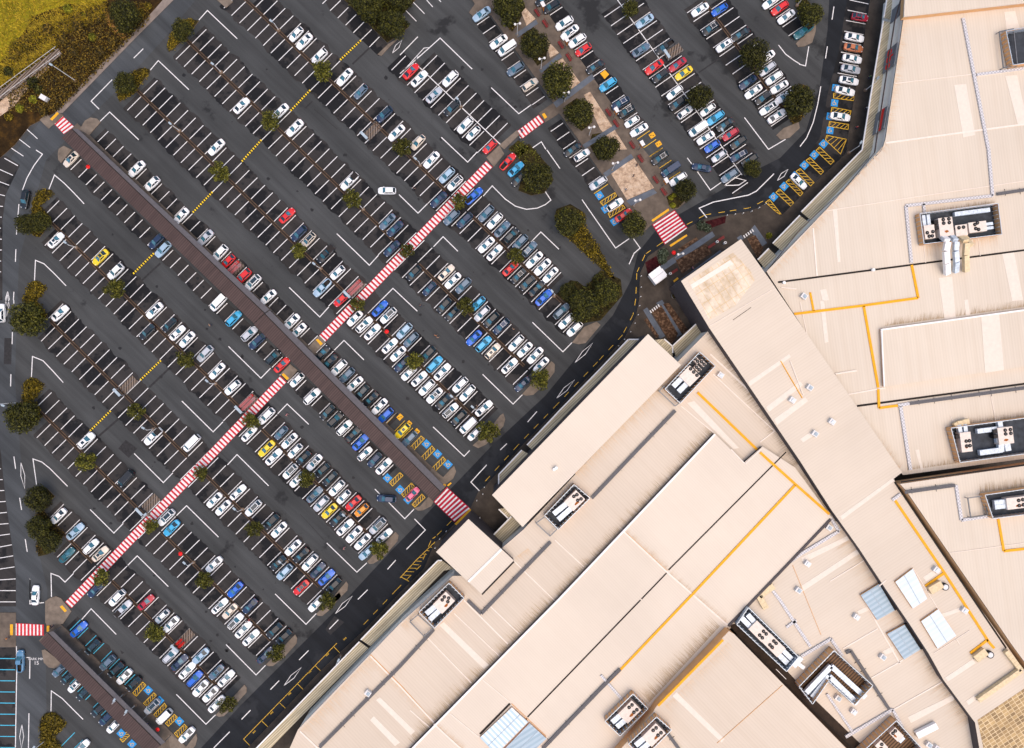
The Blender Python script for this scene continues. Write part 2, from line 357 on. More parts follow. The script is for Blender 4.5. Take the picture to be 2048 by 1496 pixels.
# ------------------------------------------------------------------ world, sun, camera
SUN_AZ, SUN_EL = R(-50), R(70)       # light from the lower right of the picture, soft
w = bpy.data.worlds.new('World'); SC.world = w; w.use_nodes = True
wn = w.node_tree; bg = wn.nodes['Background']
sky = wn.nodes.new('ShaderNodeTexSky'); sky.sky_type = 'NISHITA'; sky.sun_disc = False
sky.sun_elevation = SUN_EL; sky.sun_rotation = math.pi / 2 - SUN_AZ
sky.dust_density = 3.0; sky.air_density = 1.0; sky.ozone_density = 0.6
wn.links.new(sky.outputs[0], bg.inputs[0]); bg.inputs[1].default_value = 0.12
sd = bpy.data.lights.new('sun', 'SUN'); sd.energy = 0.95; sd.angle = R(70); sd.color = (1.0, 0.79, 0.58)
so = bpy.data.objects.new('sun', sd); COL.objects.link(so)
dv = Vector((math.cos(SUN_EL) * math.cos(SUN_AZ), math.cos(SUN_EL) * math.sin(SUN_AZ), math.sin(SUN_EL)))
so.rotation_euler = dv.to_track_quat('Z', 'Y').to_euler(); so.location = (60, -60, 120)
cd = bpy.data.cameras.new('camera'); co = bpy.data.objects.new('camera', cd); COL.objects.link(co)
co.location = (0, 0, H); cd.sensor_width = 36; cd.lens = 36 * H / (2048 * S); cd.clip_start = 1; cd.clip_end = 3000
SC.camera = co
SC.view_settings.view_transform = 'Standard'; SC.view_settings.look = 'None'
SC.view_settings.exposure = 0.92; SC.view_settings.gamma = 1.0
SC.cycles.max_bounces = 6; SC.cycles.use_denoising = True

def flat(name, pts, z, mat, h=0.0):
    m = MB(); P = [W(*p) for p in pts]
    a = sum(P[i].x * P[(i + 1) % len(P)].y - P[(i + 1) % len(P)].x * P[i].y for i in range(len(P)))
    if a < 0: P = P[::-1]
    m.face([(p.x, p.y, z) for p in P]); return struct(m.build(name, mat))
def slab(name, pts, h, mat, kerbmat=None, z0=0.0):
    """a kerbed slab: real step of height h"""
    m = MB(); P = [W(*p) for p in pts]
    m.prism([(p.x, p.y, z0) for p in P], [(p.x, p.y, h) for p in P], 0, 1)
    return struct(m.build(name, [mat, kerbmat or 'kerb']))
# ground sheet
m = MB(); m.face([(-420, -420, 0), (420, -420, 0), (420, 420, 0), (-420, 420, 0)]); struct(m.build('ground', 'asphalt'))
KERB = [(1745, -60), (1740, 0), (1731, 57), (1725.8, 98), (1709, 190), (1696, 273), (1694, 300), (1689.7, 309), (1600, 394), (1562, 432), (1529, 408), (1501, 422), (1450.6, 430), (1412.5, 436), (1374.5, 456), (1328, 490.5),
        (1296, 512.5), (1280, 546.6), (1278, 599), (1272, 632), (1250, 674), (1200, 728), (1120, 812), (1040.6, 894.7), (972.4, 970), (956.4, 984), (940, 1018), (909, 1048), (876, 1080.5), (870, 1084.5), (848, 1136.6), (800, 1184.7), (728.8, 1260), (678.7, 1306),
        (640.6, 1342), (560, 1428), (496, 1495), (440, 1556)]
RIN = [(385, 1556), (402, 1496), (480, 1412), (580, 1312), (680, 1212), (780, 1104), (815, 1068), (880, 1000), (985, 890), (1090, 792), (1172, 692), (1226, 630), (1262, 560), (1276, 505), (1320, 450), (1395, 408), (1500, 346), (1560, 316), (1612, 262), (1640, 170), (1655, 60), (1662, -60)]
flat('ring_road', KERB + RIN, Z1, 'asphalt_ring_shadow')
flat('perimeter_road', [(345, -60), (215, 88), (120, 195), (60, 268), (-60, 420), (-60, 1560), (95, 1560), (92, 1330), (95, 1180), (72, 1080), (45, 960), (30, 760), (38, 520), (92, 320), (150, 262), (235, 180), (330, 75), (440, -60)], Z1, 'asphalt_road')

# ------------------------------------------------------------------ parking rows
HA = (-30.5, 29.8); HB = (-33.5, 22.7)
class Row:
    """anchors: (k, x, y) of the tops of bay lines; spine = top + hv; sides: 'u' towards the tops, 'l' the other way"""
    def __init__(s, key, anchors, hv, up, low, phrase, depth=1.0, spine=True, blk=False):
        s.key, s.hv, s.up, s.low, s.phrase, s.depth, s.spine = key, hv, up, low, phrase, depth, spine
        s.an = [(k, x + hv[0], y + hv[1]) for k, x, y in anchors] if spine else anchors
    def at(s, k):
        a = s.an; i = 0
        while i < len(a) - 2 and k > a[i + 1][0]: i += 1
        (k0, x0, y0), (k1, x1, y1) = a[i], a[i + 1]; t = (k - k0) / (k1 - k0)
        return (x0 + (x1 - x0) * t, y0 + (y1 - y0) * t)
ROWS = [
 Row('R0', ((0, 874.6, 110.9), (9, 1015.5, 246.2)), HA, (0, 9), (-2, 9), 'the white-lined double row near the promenade'),
 Row('R1', ((0, 602.5, 46.7), (20, 916.3, 347.1), (33, 1122.8, 544.6)), HA, (-4, 33), (-6, 37), 'the third tree row above walkway'),
 Row('R2', ((0, 413, 59), (15, 643.6, 282.3), (27, 833, 465.4), (43, 1086.7, 709.7)), HA, (0, 43), (0, 43), 'the second tree row above walkway'),
 Row('R3', ((0, 315.2, 161), (17, 576.4, 415.3), (31, 796, 629), (43, 987.5, 813.1)), HA, (0, 43), (0, 43), 'the first tree row above walkway'),
 Row('R5', ((0, 119.3, 401.3), (17, 380, 659.5), (24, 491.6, 766.8), (29, 570.4, 844.6), (42, 776.5, 1047.4)), HA, (0, 42), (2, 42), 'the first tree row below walkway'),
 Row('R6', ((0, 127.3, 607.6), (8, 250.2, 729.9), (16, 374.3, 853), (23, 484.2, 961.8), (35, 674.7, 1149.2)), HA, (0, 35), (1, 35), 'the second tree row below walkway'),
 Row('R7', ((0, 103.3, 785), (8, 227.6, 908.6), (17, 367.9, 1048.4), (30, 573, 1251.5)), HA, (0, 30), (2, 30), 'the third tree row below walkway'),
 Row('R8', ((0, 128.3, 1008.3), (11, 301.8, 1178.3), (22, 474.2, 1350.8)), HA, (0, 22), (3, 22), 'the fourth tree row below walkway'),
 Row('R4u', ((0, 217, 262.7), (13, 415.6, 457.4), (26, 620, 656), (37, 794, 825)), (-22.5, 22), (0, 37), None, 'the upper edge of the brown walkway'),
 Row('R4l', ((0, 163.9, 317.7), (16, 408.5, 559.3), (25, 550.2, 697.7), (39, 771.8, 913)), (-22.5, 22), None, (0, 40), 'the lower edge of the brown walkway', 1.0, False),
 Row('R9u', ((0, 161.4, 1239.5), (7, 271, 1348.4)), (-22.5, 22), (0, 7), None, 'the lower-left walkway'),
 Row('R9l', ((0, 146.2, 1330.4), (5, 225, 1408.5)), (-22.5, 22), None, (-1, 5), 'the lower-left walkway', 1.0, False),
 Row('B0', ((0, 953.4, 50), (9, 1064, 209.5)), (26, -17.6), (0, 9), None, 'the promenade edge above its crossing'),
 Row('B0b', ((0, 1101.2, 263), (6, 1176, 369.2)), (26, -17.6), (0, 6), None, 'the promenade edge below its crossing'),
 Row('B1', ((0, 1124.8, 14), (6, 1199, 119), (12, 1274.6, 225.2)), (-26, 17), (-1, 13), None, 'the far side of the promenade'),
 Row('B2', ((0, 1288.2, 6.4), (8, 1389.5, 146.8), (17, 1504.8, 306)), HB, (-1, 17), (-1, 19), 'the white-lined row beside the promenade'),
 Row('B3', ((0, 1466.7, 15.4), (9, 1582.6, 172.4)), HB, (-1, 9), (-2, 11), 'the double row by the curved road'),
 Row('B4', ((0, 1525.8, 1), (4, 1577, 71.8)), (30, -20), (-1, 4), None, 'the short top row by the curved road'),
]
RB = {r.key: r for r in ROWS}
CROSS = [((979, 328), (642, 680)), ((567, 758), (137, 1210))]
def near_cross(p, d=10):
    for a, b in CROSS:
        a, b, q = Vector(a), Vector(b), Vector(p); t = max(0, min(1, (q - a).dot(b - a) / (b - a).length_squared))
        if (a + (b - a) * t - q).length < d: return True
    return False
lines = MB(); blines = MB()
for r in ROWS:
    for side, rng in (('u', r.up), ('l', r.low)):
        if rng is None: continue
        sg = -1 if side == 'u' else 1
        k0, k1 = rng
        bay = MB()
        a, b = r.at(k0 - 0.4), r.at(k1 + 0.4)
        # darker bay surface with a ragged wheel-worn edge
        n = max(4, (k1 - k0) * 6); pts = []; wob = 0.0
        for i in range(n + 1):
            k = k0 - 0.4 + (k1 - k0 + 0.8) * i / n; p = r.at(k); wob = wob * .7 + random.uniform(-.05, .05); d = 1.04 + wob
            pts.append((p[0] + sg * r.hv[0] * d, p[1] + sg * r.hv[1] * d))
        inner = [r.at(k0 - 0.4 + (k1 - k0 + 0.8) * i / n) for i in range(n, -1, -1)]
        flat('parking_bay_surface', pts + inner, Z2 + (0.001 if side == 'l' else 0), 'asphalt_bay')
        for k in range(k0, k1 + 1):
            p = r.at(k)
            if r.key[0] == 'R' and r.spine and near_cross(p, 9): continue
            q = (p[0] + sg * r.hv[0] * random.uniform(0.97, 1.0), p[1] + sg * r.hv[1])
            s0 = 0.04
            p2 = (p[0] + sg * r.hv[0] * s0, p[1] + sg * r.hv[1] * s0)
            (blines if r.key in ('R9u', 'R9l') else lines).strip([W(*p2), W(*q)], 0.17, Z3)
# bay lines at the left edge of the picture
for t, L in ((0, ((260, 1280, 375, 1385), (175, 1375, 302, 1472), (110, 1475, 235, 1558))), (1, ((45, 82, 180, 157), (0, 195, 130, 253), (-20, 310, 92, 352), (-60, 430, 50, 457), (-80, 555, 30, 563), (-90, 665, 18, 670), (-90, 775, 10, 780), (-90, 885, 18, 890), (-90, 995, 18, 998), (-90, 1105, 12, 1108), (-90, 1215, 12, 1215))),
             (3, ((-90, 187, 10, 187), (-80, 297, 27, 295), (-70, 408, 43, 403), (-60, 520, 57, 513), (-50, 633, 70, 622), (-40, 743, 85, 733), (-30, 855, 100, 838), (0, 967, 118, 945), (0, 1077, 132, 1055), (0, 1187, 145, 1165), (0, 1295, 157, 1285), (0, 1402, 157, 1402))), (4, ((0, 38, 157, 38),)),
             (40, ((455, 0, 625, 37), (435, 93, 608, 128), (420, 187, 597, 220), (405, 285, 580, 318), (388, 382, 560, 414), (373, 477, 548, 509), (360, 572, 535, 604), (343, 668, 520, 700)))):
    for l in L: lines.strip([W(*T(t, l[0], l[1])), W(*T(t, l[2], l[3]))], 0.17, Z3)
for y in range(602, 1500, 111): blines.strip([W(*T(4, -90, y)), W(*T(4, 152, y + 2))], 0.19, Z3)
for l in ((610, 1480, 748, 1340), (740, 1500, 828, 1415)): blines.strip([W(*T(4, l[0], l[1])), W(*T(4, l[2], l[3]))], 0.17, Z3)
flat('parking_bay_surface', TP(1, -100, 60, 60, 60, 200, 150, 60, 440, 25, 700, 25, 1500, -100, 1500), Z2, 'asphalt_bay')
flat('parking_bay_surface', TP(3, -100, -300, 5, 0, 60, 520, 160, 1230, 160, 1560, -100, 1560), Z2, 'asphalt_bay')
flat('parking_bay_surface', TP(4, -100, 500, 160, 490, 150, 1700, -100, 1700), Z2, 'asphalt_bay')
flat('parking_bay_surface', [T(40, 640, -200), T(40, 600, 260), T(40, 560, 520), T(40, 440, 1250), (1694, 300), (1690, 309), (1600, 394), (1562, 432), (1535, 400), (1600, 330), (1640, 275), (1655, 190), (1678, 100), (1700, -40)], Z2, 'asphalt_bay')
flat('parking_bay_surface', TP(10, 1180, -120, 1300, 110, 1380, 185, 1450, 255, 1530, 330, 1640, 425, 1780, 560, 1870, 440, 1470, 0, 1380, -120), Z2, 'asphalt_bay')
for l in ((1222, 38, 1290, -30), (1298, 107, 1403, 5), (1375, 180, 1480, 75), (1453, 252, 1558, 147), (1530, 327, 1637, 220), (1605, 400, 1713, 295), (1690, 470, 1790, 368)): lines.strip([W(*T(10, l[0], l[1])), W(*T(10, l[2], l[3]))], 0.17, Z3)
for l in ((50, 97, 163, 212), (130, 20, 245, 138), (265, 0, 327, 70), (330, -60, 410, 20)): lines.strip([W(*T(20, l[0], l[1])), W(*T(20, l[2], l[3]))], 0.17, Z3)
# lane and holding lines
for t, pl, wd in (
 (0, (1500, 700, 1580, 605, 1885, 895), .2), (0, (1000, 1210, 1095, 1118, 1385, 1395), .2), (0, (990, 1090, 910, 1010, 1120, 795), .2), (0, (1335, 580, 1430, 487), .2),
 (10, (-10, 200, 75, 105, 372, 387), .2), (20, (0, 735, 290, 480, 400, 380, 720, 690), .2), (20, (910, 875, 1185, 1135, 1310, 1045), .2), (20, (0, 550, 178, 367), .2), (20, (1300, 1490, 1410, 1415, 1455, 1490), .2), (20, (412, 1370, 675, 1618, 770, 1516), .2),
 (20, (40, 700, 240, 480, 290, 475), .15), (20, (150, 610, 180, 565), .15),
 (30, (1440, 1172, 1680, 1490, 1850, 1390), .2), (30, (1780, 450, 1850, 540, 1930, 600, 1995, 640), .2), (40, (80, 425, 50, 603, -10, 588), .2), (40, (310, 60, 292, 180), .2), (40, (250, 425, 232, 535), .2), (40, (190, 790, 160, 960, 120, 1120, 60, 1260, 0, 1340), .2),
 (1, (360, 0, 425, 42, 340, 155, 270, 280, 225, 400), .2), (1, (490, 390, 545, 250, 640, 330, 740, 430, 840, 537), .2), (1, (345, 1305, 355, 1100, 440, 1135, 550, 1240, 660, 1355), .2), (1, (160, 990, 155, 1115), .2), (1, (140, 1415, 135, 1495), .2), (1, (190, 540, 165, 845), .2),
 (11, (1365, 835, 1690, 1150, 1780, 1050), .2), (11, (890, 1370, 1195, 1666, 1285, 1566), .2), (11, (1810, 1495, 1925, 1380, 2168, 1608), .2),
 (21, (-10, 445, 180, 630, 275, 535), .2), (21, (830, 460, 920, 358, 1050, 490, 1150, 560, 1260, 592, 1370, 580, 1450, 545, 1505, 500, 1445, 410), .2), (21, (335, 965, 430, 865, 577, 1010), .2), (21, (1305, 920, 1405, 818, 1585, 990), .2), (21, (1465, 0, 1595, 185), .2), (21, (1815, 495, 2150, 978, 2285, 885), .2), (31, (330, 880, 400, 978, 340, 1030, 290, 1140), .2),
 (31, (870, 80, 915, 140), .2), (31, (970, 215, 1100, 400, 1220, 315), .2), (31, (1735, 237, 1560, 410, 1480, 450, 1130, 520, 990, 580, 1065, 675), .22), (31, (1245, 355, 1345, 275, 1455, 305, 1385, 350, 1245, 355), .2),
 (2, (315, 770, 325, 563, 430, 605, 530, 710, 632, 823), .2), (2, (1815, 1008, 2127, 1315, 2225, 1215), .2), (2, (125, 320, 122, 440), .2), (2, (110, 740, 107, 862), .2), (2, (138, 0, 140, 40), .2),
 (12, (285, 463, 608, 780, 705, 680), .2), (12, (1340, 500, 1437, 403, 1635, 597), .2), (12, (775, 1135, 870, 1037, 1085, 1240), .2), (22, (1320, 222, 1625, 517, 1715, 425), .2), (22, (825, 742, 1128, 1038, 1220, 945), .2), (22, (330, 1265, 640, 1559, 695, 1501), .2), (22, (1365, 1112, 1273, 1217), .2), (22, (1065, 1433, 1000, 1495), .2),
 (3, (368, 360, 330, 88, 420, 120, 500, 185, 675, 362), .2), (3, (900, 593, 1137, 828, 1230, 732), .2), (3, (1340, 35, 1630, 325, 1725, 228), .2), (3, (1760, 655, 1862, 555, 2180, 868), .2), (3, (515, 1465, 510, 1230, 590, 1260, 650, 1317, 735, 1230), .2), (3, (1275, 1150, 1370, 1055, 1680, 1362), .2), (3, (140, 65, 157, 187), .2), (3, (197, 477, 217, 597), .2), (3, (253, 888, 273, 1015), .2), (3, (300, 1290, 300, 1495), .2),
 (13, (275, 148, 370, 45, 685, 357), .2), (13, (1265, 927, 1565, 1218, 1665, 1125), .2), (13, (1745, 390, 1800, 445), .2), (13, (1880, 520, 2043, 685, 2135, 590), .2), (13, (750, 1435, 1058, 1738, 1160, 1631), .2), (23, (865, 148, 707, 320, 800, 415), .2), (23, (145, 687, 253, 797, 65, 990), .2),
 (4, (815, 215, 910, 107, 1160, 362), .2), (4, (510, 1130, 513, 925, 620, 1000, 830, 1210), .2), (4, (1760, 960, 2055, 1258, 2150, 1165), .2), (4, (300, -190, 300, 58, 440, 45), .2), (4, (165, 480, 168, 740, 155, 1490), .2), (4, (265, 593, 300, 593, 297, 805), .2), (4, (290, 1150, 285, 1495), .2),
 (14, (260, 463, 560, 767, 655, 670), .2), (14, (1380, 217, 1290, 310), .2), (14, (1083, 523, 990, 617), .2), (14, (790, 823, 703, 913), .2), (14, (505, 1117, 415, 1210), .2), (14, (297, 1333, 137, 1495), .2), (13, (1953, 1098, 1870, 1190), .2), (13, (1673, 1393, 1575, 1490), .2)):
    lines.strip([W(*p) for p in TP(t, *pl)], wd, Z3 + 0.006)
for t, a, b in ((22, (1745, 625), (1922, 430)), (22, (1562, 980), (1740, 797)), (14, (838, 873), (1010, 693)), (14, (1350, 155), (1520, -20)), (31, (1768, 305), (1875, 193)), (3, (210, 125), (248, 385)), (4, (220, 1260), (215, 1500)), (2, (75, -60), (70, 160)), (1, (78, 1410), (72, 1560)), (20, (-75, 530), (20, 400)), (23, (60, 1480), (200, 1330))):
    a, b = Vector(T(t, *a)), Vector(T(t, *b)); d = b - a; n = Vector((-d.y, d.x)).normalized() * 4; mid = (a + b) / 2
    lines.strip([W(*p) for p in (a, mid + n, b, mid - n, a)], 0.13, Z3 + 0.006)
for a, b in (((838, 134), (1002, 290)), ((1232, -4), (1484, 350))): lines.strip([W(*a), W(*b)], 0.2, Z3 + 0.006)
struct(lines.build('white_road_marking', 'white_line')); struct(blines.build('blue_road_marking', 'blue_line'))
# yellow markings: kerb dashes, loading strip, hatched aisles
yl = MB()
def dashes(pts, off, on=1.5, gap=1.7, wd=0.12):
    P = [W(*p) for p in pts]; acc = 0.0
    for a, b in zip(P, P[1:]):
        d = (b - a); L = d.length; d.normalize(); n = Vector((-d.y, d.x, 0)); s = 0.0
        while s < L:
            e = min(L, s + on)
            yl.strip([a + d * s + n * off, a + d * e + n * off], wd, Z3); s += on + gap
dashes(KERB[12:25], -0.75); dashes(KERB[27:33], -1.0); dashes(KERB[10:13], -0.75)
yl.strip([W(*p) for p in TP(14, 1365, 450, 435, 1407, 497, 1470)], 0.12, Z3)
for l in ((1335, 485, 1393, 545), (1150, 675, 1205, 728), (975, 857, 1037, 920), (795, 1045, 867, 1112), (613, 1222, 683, 1290)): yl.strip([W(*T(14, l[0], l[1])), W(*T(14, l[2], l[3]))], 0.12, Z3)
for x, y in ((1440, 400), (1265, 560), (1090, 730), (890, 950), (710, 1140), (535, 1330)):
    c = Vector(T(14, x, y)); u = Vector((.72, -.69)); n = Vector((.69, .72))
    for i in range(5): yl.strip([W(*(c + u * (i * 1.5 - 3))), W(*(c + u * (i * 1.5 - 3 + (.5 if i % 2 else 0)) + n * 3))], 0.09, Z3)
yl.strip([W(*p) for p in TP(23, 350, 915, 170, 1090, 0, 1275)], 0.12, Z3)
for i in range(10):
    t = i / 9; a = Vector((866 - 60 * t, 1087 + 63 * t)); yl.strip([W(*a), W(*(a + Vector((3 + 14 * t, .6))))], 0.1, Z3)
yl.strip([W(*p) for p in TP(23, 10, 1265, 90, 1310)], 0.15, Z3)
HQ = [(1667, 186.5, 1709, 193, 1707, 201.5, 1667, 196), (1663.8, 214.6, 1702, 221.6, 1700, 230, 1662, 224), (1658.7, 243, 1697, 249, 1696, 259, 1657.7, 252.7), (1653, 270.7, 1693, 278.7, 1681, 308, 1651, 280), (1639, 294, 1668, 322, 1661, 329, 1632, 301),
      (1619.7, 315, 1647, 342.7, 1641.6, 349, 1612, 320.8), (1600, 337, 1628, 365, 1621, 372, 1592, 343), (1579, 358, 1606, 386, 1600, 392, 1572, 364), (1559, 378, 1587, 405, 1582, 413, 1552, 385), (1539, 399, 1562, 428, 1557, 428, 1531, 405), (1200, 404, 1230, 385, 1233, 392, 1206, 411), (1216, 427, 1246, 410, 1250, 416, 1220, 435),
      (849, 877.5, 827, 901, 820.5, 894.5, 842, 872), (870, 899, 848, 922, 841, 916, 864, 892), (892, 920, 870, 943, 863, 937, 886, 914), (779, 965, 800, 945, 806, 951, 785, 972), (802, 987, 823, 966, 829, 973, 808, 994), (824, 1009, 844, 988, 850, 995, 830, 1014),
      (292, 1370, 272.7, 1392.5, 265.7, 1385.5, 285.7, 1364), (313, 1390.5, 293, 1412, 287, 1406.5, 308, 1385.5), (334, 1412.5, 313, 1434.6, 308, 1428.6, 329, 1406.5), (355, 1434.6, 337, 1452.6, 331, 1446.6, 349, 1428.6), (375, 1454.6, 356, 1474.7, 349, 1466.7, 369, 1448.6), (255, 1462, 240, 1478, 246, 1484, 262, 1468)]
for q in HQ:
    P = [Vector((q[i], q[i + 1])) for i in (0, 2, 4, 6)]
    yl.strip([W(*p) for p in P + [P[0]]], 0.15, Z3)
    for i in range(4):
        t = 0.12 + 0.22 * i
        yl.strip([W(*(P[3] + (P[2] - P[3]) * t)), W(*(P[0] + (P[1] - P[0]) * min(1, t + 0.26)))], 0.115, Z3)
    for i in range(2):
        a = P[0] + (P[3] - P[0]) * (.25 + .25 * i); d = (P[1] - P[0]).normalized(); yl.strip([W(*(a + d * 1.2)), W(*(a + d * 4))], 0.1, Z3)
for t, l in ((30, (370, 1390, 497, 1303)), (30, (435, 1475, 560, 1390)), (30, (500, 1555, 625, 1475)), (31, (495, 65, 610, -10)), (31, (580, 190, 712, 102)), (31, (690, 290, 800, 220)), (31, (0, 395, 80, 340)), (12, (1857, 1235, 1965, 1122)), (12, (1938, 1312, 2045, 1202)), (22, (20, 1380, 130, 1275)), (21, (1935, 435, 1995, 395))):
    yl.strip([W(*T(t, l[0], l[1])), W(*T(t, l[2], l[3]))], 0.15, Z3)
struct(yl.build('yellow_road_marking', 'yellow_line'))
# wheelchair squares: blue pad with a pale symbol
WP = [(1671, 176, 8), (1669, 206, 8), (1660, 233, 8), (1660, 261, 8), (1647, 288, 42), (1628.5, 310, 43), (1608.7, 330.6, 43), (1589, 352, 43), (1568, 373, 43), (1547, 394, 43), (1199, 391, -34), (1211, 418, -34), (1229, 443, -34), (853, 888, -46), (875, 908, -46), (896, 929, -46), (800, 979, -46), (775, 956, -46), (816, 999, -46),
      (296.7, 1380.5, -46), (319, 1401, -46), (359, 1442.6, -46), (242.6, 1466.7, -46), (264, 1488, -46)]
bp_, wp_ = MB(), MB()
for x, y, a in WP:
    c = W(x, y); a = R(-a); bp_v = [(c.x + (u * math.cos(a) - v * math.sin(a)) * .8, c.y + (u * math.sin(a) + v * math.cos(a)) * .8, Z3 + .006) for u, v in ((-1, -1), (1, -1), (1, 1), (-1, 1))]
    bp_.face(bp_v)
    def L(u, v): return Vector((c.x + u * math.cos(a) - v * math.sin(a), c.y + u * math.sin(a) + v * math.cos(a)))
    wp_.strip([L(-.1 + .34 * math.cos(i * .62 + 1.9), -.1 + .34 * math.sin(i * .62 + 1.9)) for i in range(8)], .1, Z4)
    wp_.strip([L(-.12, .5), L(-.1, .1), L(.25, .08), L(.42, -.35)], .11, Z4)
    wp_.strip([L(-.2, .55), L(-.05, .55)], .15, Z4 + .002)
struct(bp_.build('blue_wheelchair_marking_pad', 'blue_pad')); struct(wp_.build('wheelchair_symbol_marking', 'yellow_line'))
pp = MB(); pd = MB()
for x, y, a in ((1304.3, 270.7, 56), (1317, 288, 56), (800, 834, 45), (817.5, 847.5, 45), (833, 863.5, 45)):
    c = W(x, y); a = R(-a); P = lambda u, v: (c.x + u * math.cos(a) - v * math.sin(a), c.y + u * math.sin(a) + v * math.cos(a), Z4)
    pp.face([P(-.55, -.65), P(.55, -.65), P(.55, .65), P(-.55, .65)])
    for s in (-1, 1): pd.strip([P(.15 * s - .1, .25 * s - .2), P(.15 * s + .1, .25 * s + .15)], .14, Z4 + .012)
struct(pp.build('yellow_bay_marking_pad', 'yellow_pad')); struct(pd.build('bay_symbol_marking', 'black_rubber'))
# crossings
def crossing(name, quad, n, mat, lead=0.5, fr=0.52):
    """quad: p0 p1 | p3 p2; bars run from the p0-p1 edge direction across, repeated n times from p0p1 towards p3p2"""
    P = [W(*p) for p in quad]; b, s = MB(), MB()
    a = sum(P[i].x * P[(i + 1) % 4].y - P[(i + 1) % 4].x * P[i].y for i in range(4))
    b.prism([(p.x, p.y, 0) for p in P], [(p.x, p.y, .075) for p in P])
    for i in range(n):
        t0 = (i + lead - fr / 2) / n; t1 = t0 + fr / n
        q = [P[0].lerp(P[3], t0), P[1].lerp(P[2], t0), P[1].lerp(P[2], t1), P[0].lerp(P[3], t1)]
        q = [Vector((v.x, v.y)) for v in q]; i0 = (q[1] - q[0]) * .03
        q = [q[0] + i0, q[1] - i0, q[2] - i0, q[3] + i0]
        if a < 0: q = q[::-1]
        s.face([(v.x, v.y, .088) for v in q])
    struct(b.build(name, mat)); struct(s.build('crossing_stripe_marking', 'white_line'))
def band(a, b, wpx):
    a, b = Vector(a), Vector(b); d = (b - a).normalized(); n = Vector((-d.y, d.x)) * wpx / 2
    return [a - n, a + n, b + n, b - n]
q = band((979, 328), (642, 680), 17.5); crossing('red_pedestrian_crossing_road', q, 60, 'red_crossing')
q = band((567, 758), (137, 1210), 17.5); crossing('red_pedestrian_crossing_road', q, 77, 'red_crossing')
q = band((1083, 237), (1039, 270), 18); crossing('red_pedestrian_crossing_road', q, 7, 'red_crossing')
crossing('deep_red_crossing_road', [(1304, 449), (1349, 420), (1376.5, 458), (1330, 490.5)], 7, 'deep_red_crossing', .5, .42)
crossing('deep_red_crossing_road', [(867, 1003), (894, 974), (942, 1018), (909, 1044)], 8, 'deep_red_crossing', .5, .42)
crossing('red_pedestrian_crossing_road', [(30, 1246), (30, 1271), (88, 1271), (88, 1249)], 8, 'red_crossing', .3, .42)
crossing('red_pedestrian_crossing_road', [(122, 228.6), (106, 244.6), (128, 268.7), (149, 253.6)], 5, 'red_crossing', .6)
tp = MB()
for t, q in ((31, (512, 700, 680, 585, 690, 605, 525, 718)), (31, (692, 950, 862, 842, 870, 858, 705, 968)), (23, (545, 735, 695, 585, 712, 597, 565, 750)), (23, (412, 370, 440, 335, 463, 345, 430, 388)), (23, (470, 350, 505, 320, 515, 332, 480, 362)), (12, (1155, 395, 1180, 388, 1228, 435, 1205, 455)), (12, (818, 745, 835, 728, 890, 780, 868, 800)),
             (20, (1415, 1140, 1440, 1128, 1468, 1170, 1442, 1188)), (4, (105, 260, 133, 260, 133, 368, 105, 368)), (4, (470, 275, 495, 272, 495, 330, 470, 335)), (4, (600, 85, 625, 70, 672, 125, 650, 140)), (0, (503, 1190, 575, 1118, 592, 1135, 525, 1205)), (31, (728, 1305, 772, 1270, 782, 1285, 738, 1320)), (30, (1, 735, 48, 700, 90, 745, 45, 790))):
    P = [W(*p) for p in TP(t, *q)]; tp.prism([(p.x, p.y, .0) for p in P], [(p.x, p.y, .155) for p in P])
struct(tp.build('tactile_paving_strip', 'yellow_pad'))
# dashed yellow kerb paint on island noses
# text on the road
def road_text(body, x, y, size, ang, mat, z=Z3 + .006):
    c = bpy.data.curves.new('text', 'FONT'); c.body = body; c.size = size; c.align_x = 'CENTER'; c.align_y = 'CENTER'
    o = bpy.data.objects.new('text', c); COL.objects.link(o)
    dg = bpy.context.evaluated_depsgraph_get(); me = bpy.data.meshes.new_from_object(o.evaluated_get(dg))
    bpy.data.objects.remove(o); me.name = 'road_lettering_marking'; me.materials.clear(); me.materials.append(M[mat])
    ob = bpy.data.objects.new('road_lettering_marking', me); COL.objects.link(ob); p = W(x, y); ob.location = (p.x, p.y, z); ob.rotation_euler = (0, 0, ang)
    return ob
struct(road_text('PARK MIN', 73, 1318, 0.8, 0, 'white_line')); struct(road_text('15', 73, 1326, 1.2, 0, 'white_line'))

# pavements, promenade, islands
slab('mall_pavement', KERB + [(560, 1700), (2100, 1700), (2100, -60)], .13, 'concrete_dark')
PROM = [(950, -50), (940, -6), (950, 8), (938, 25), (946, 33), (981.5, 30), (1106.8, 205.5), (1077.7, 226.6), (1090.7, 244.6), (1118.8, 226.6), (1165, 291), (1200, 343), (1233, 388), (1254, 416), (1246, 455), (1262, 472), (1290, 462), (1300, 452), (1349, 419), (1356, 418), (1374, 402), (1372, 388), (1346, 384), (1320, 338), (1288, 300), (1212, 192.5), (1185, 154), (1098.8, 32), (1060, -50)]
slab('promenade_pavement', PROM, .125, 'concrete_brown')
for q in (((1221, 346), (1268, 317), (1308, 376), (1254, 400)), ((1043, 26), (1051, 16), (1071, 38), (1053, 52)), ((1090, 76), (1103, 90), (1118, 106), (1100, 116)), ((1107, 128), (1125, 117), (1165, 172), (1145, 186)), ((1168, 190), (1180, 184), (1254, 299), (1236, 300), (1200, 258))):
    flat('tan_paving_path', q, .13 + Z1, 'tan_paving')
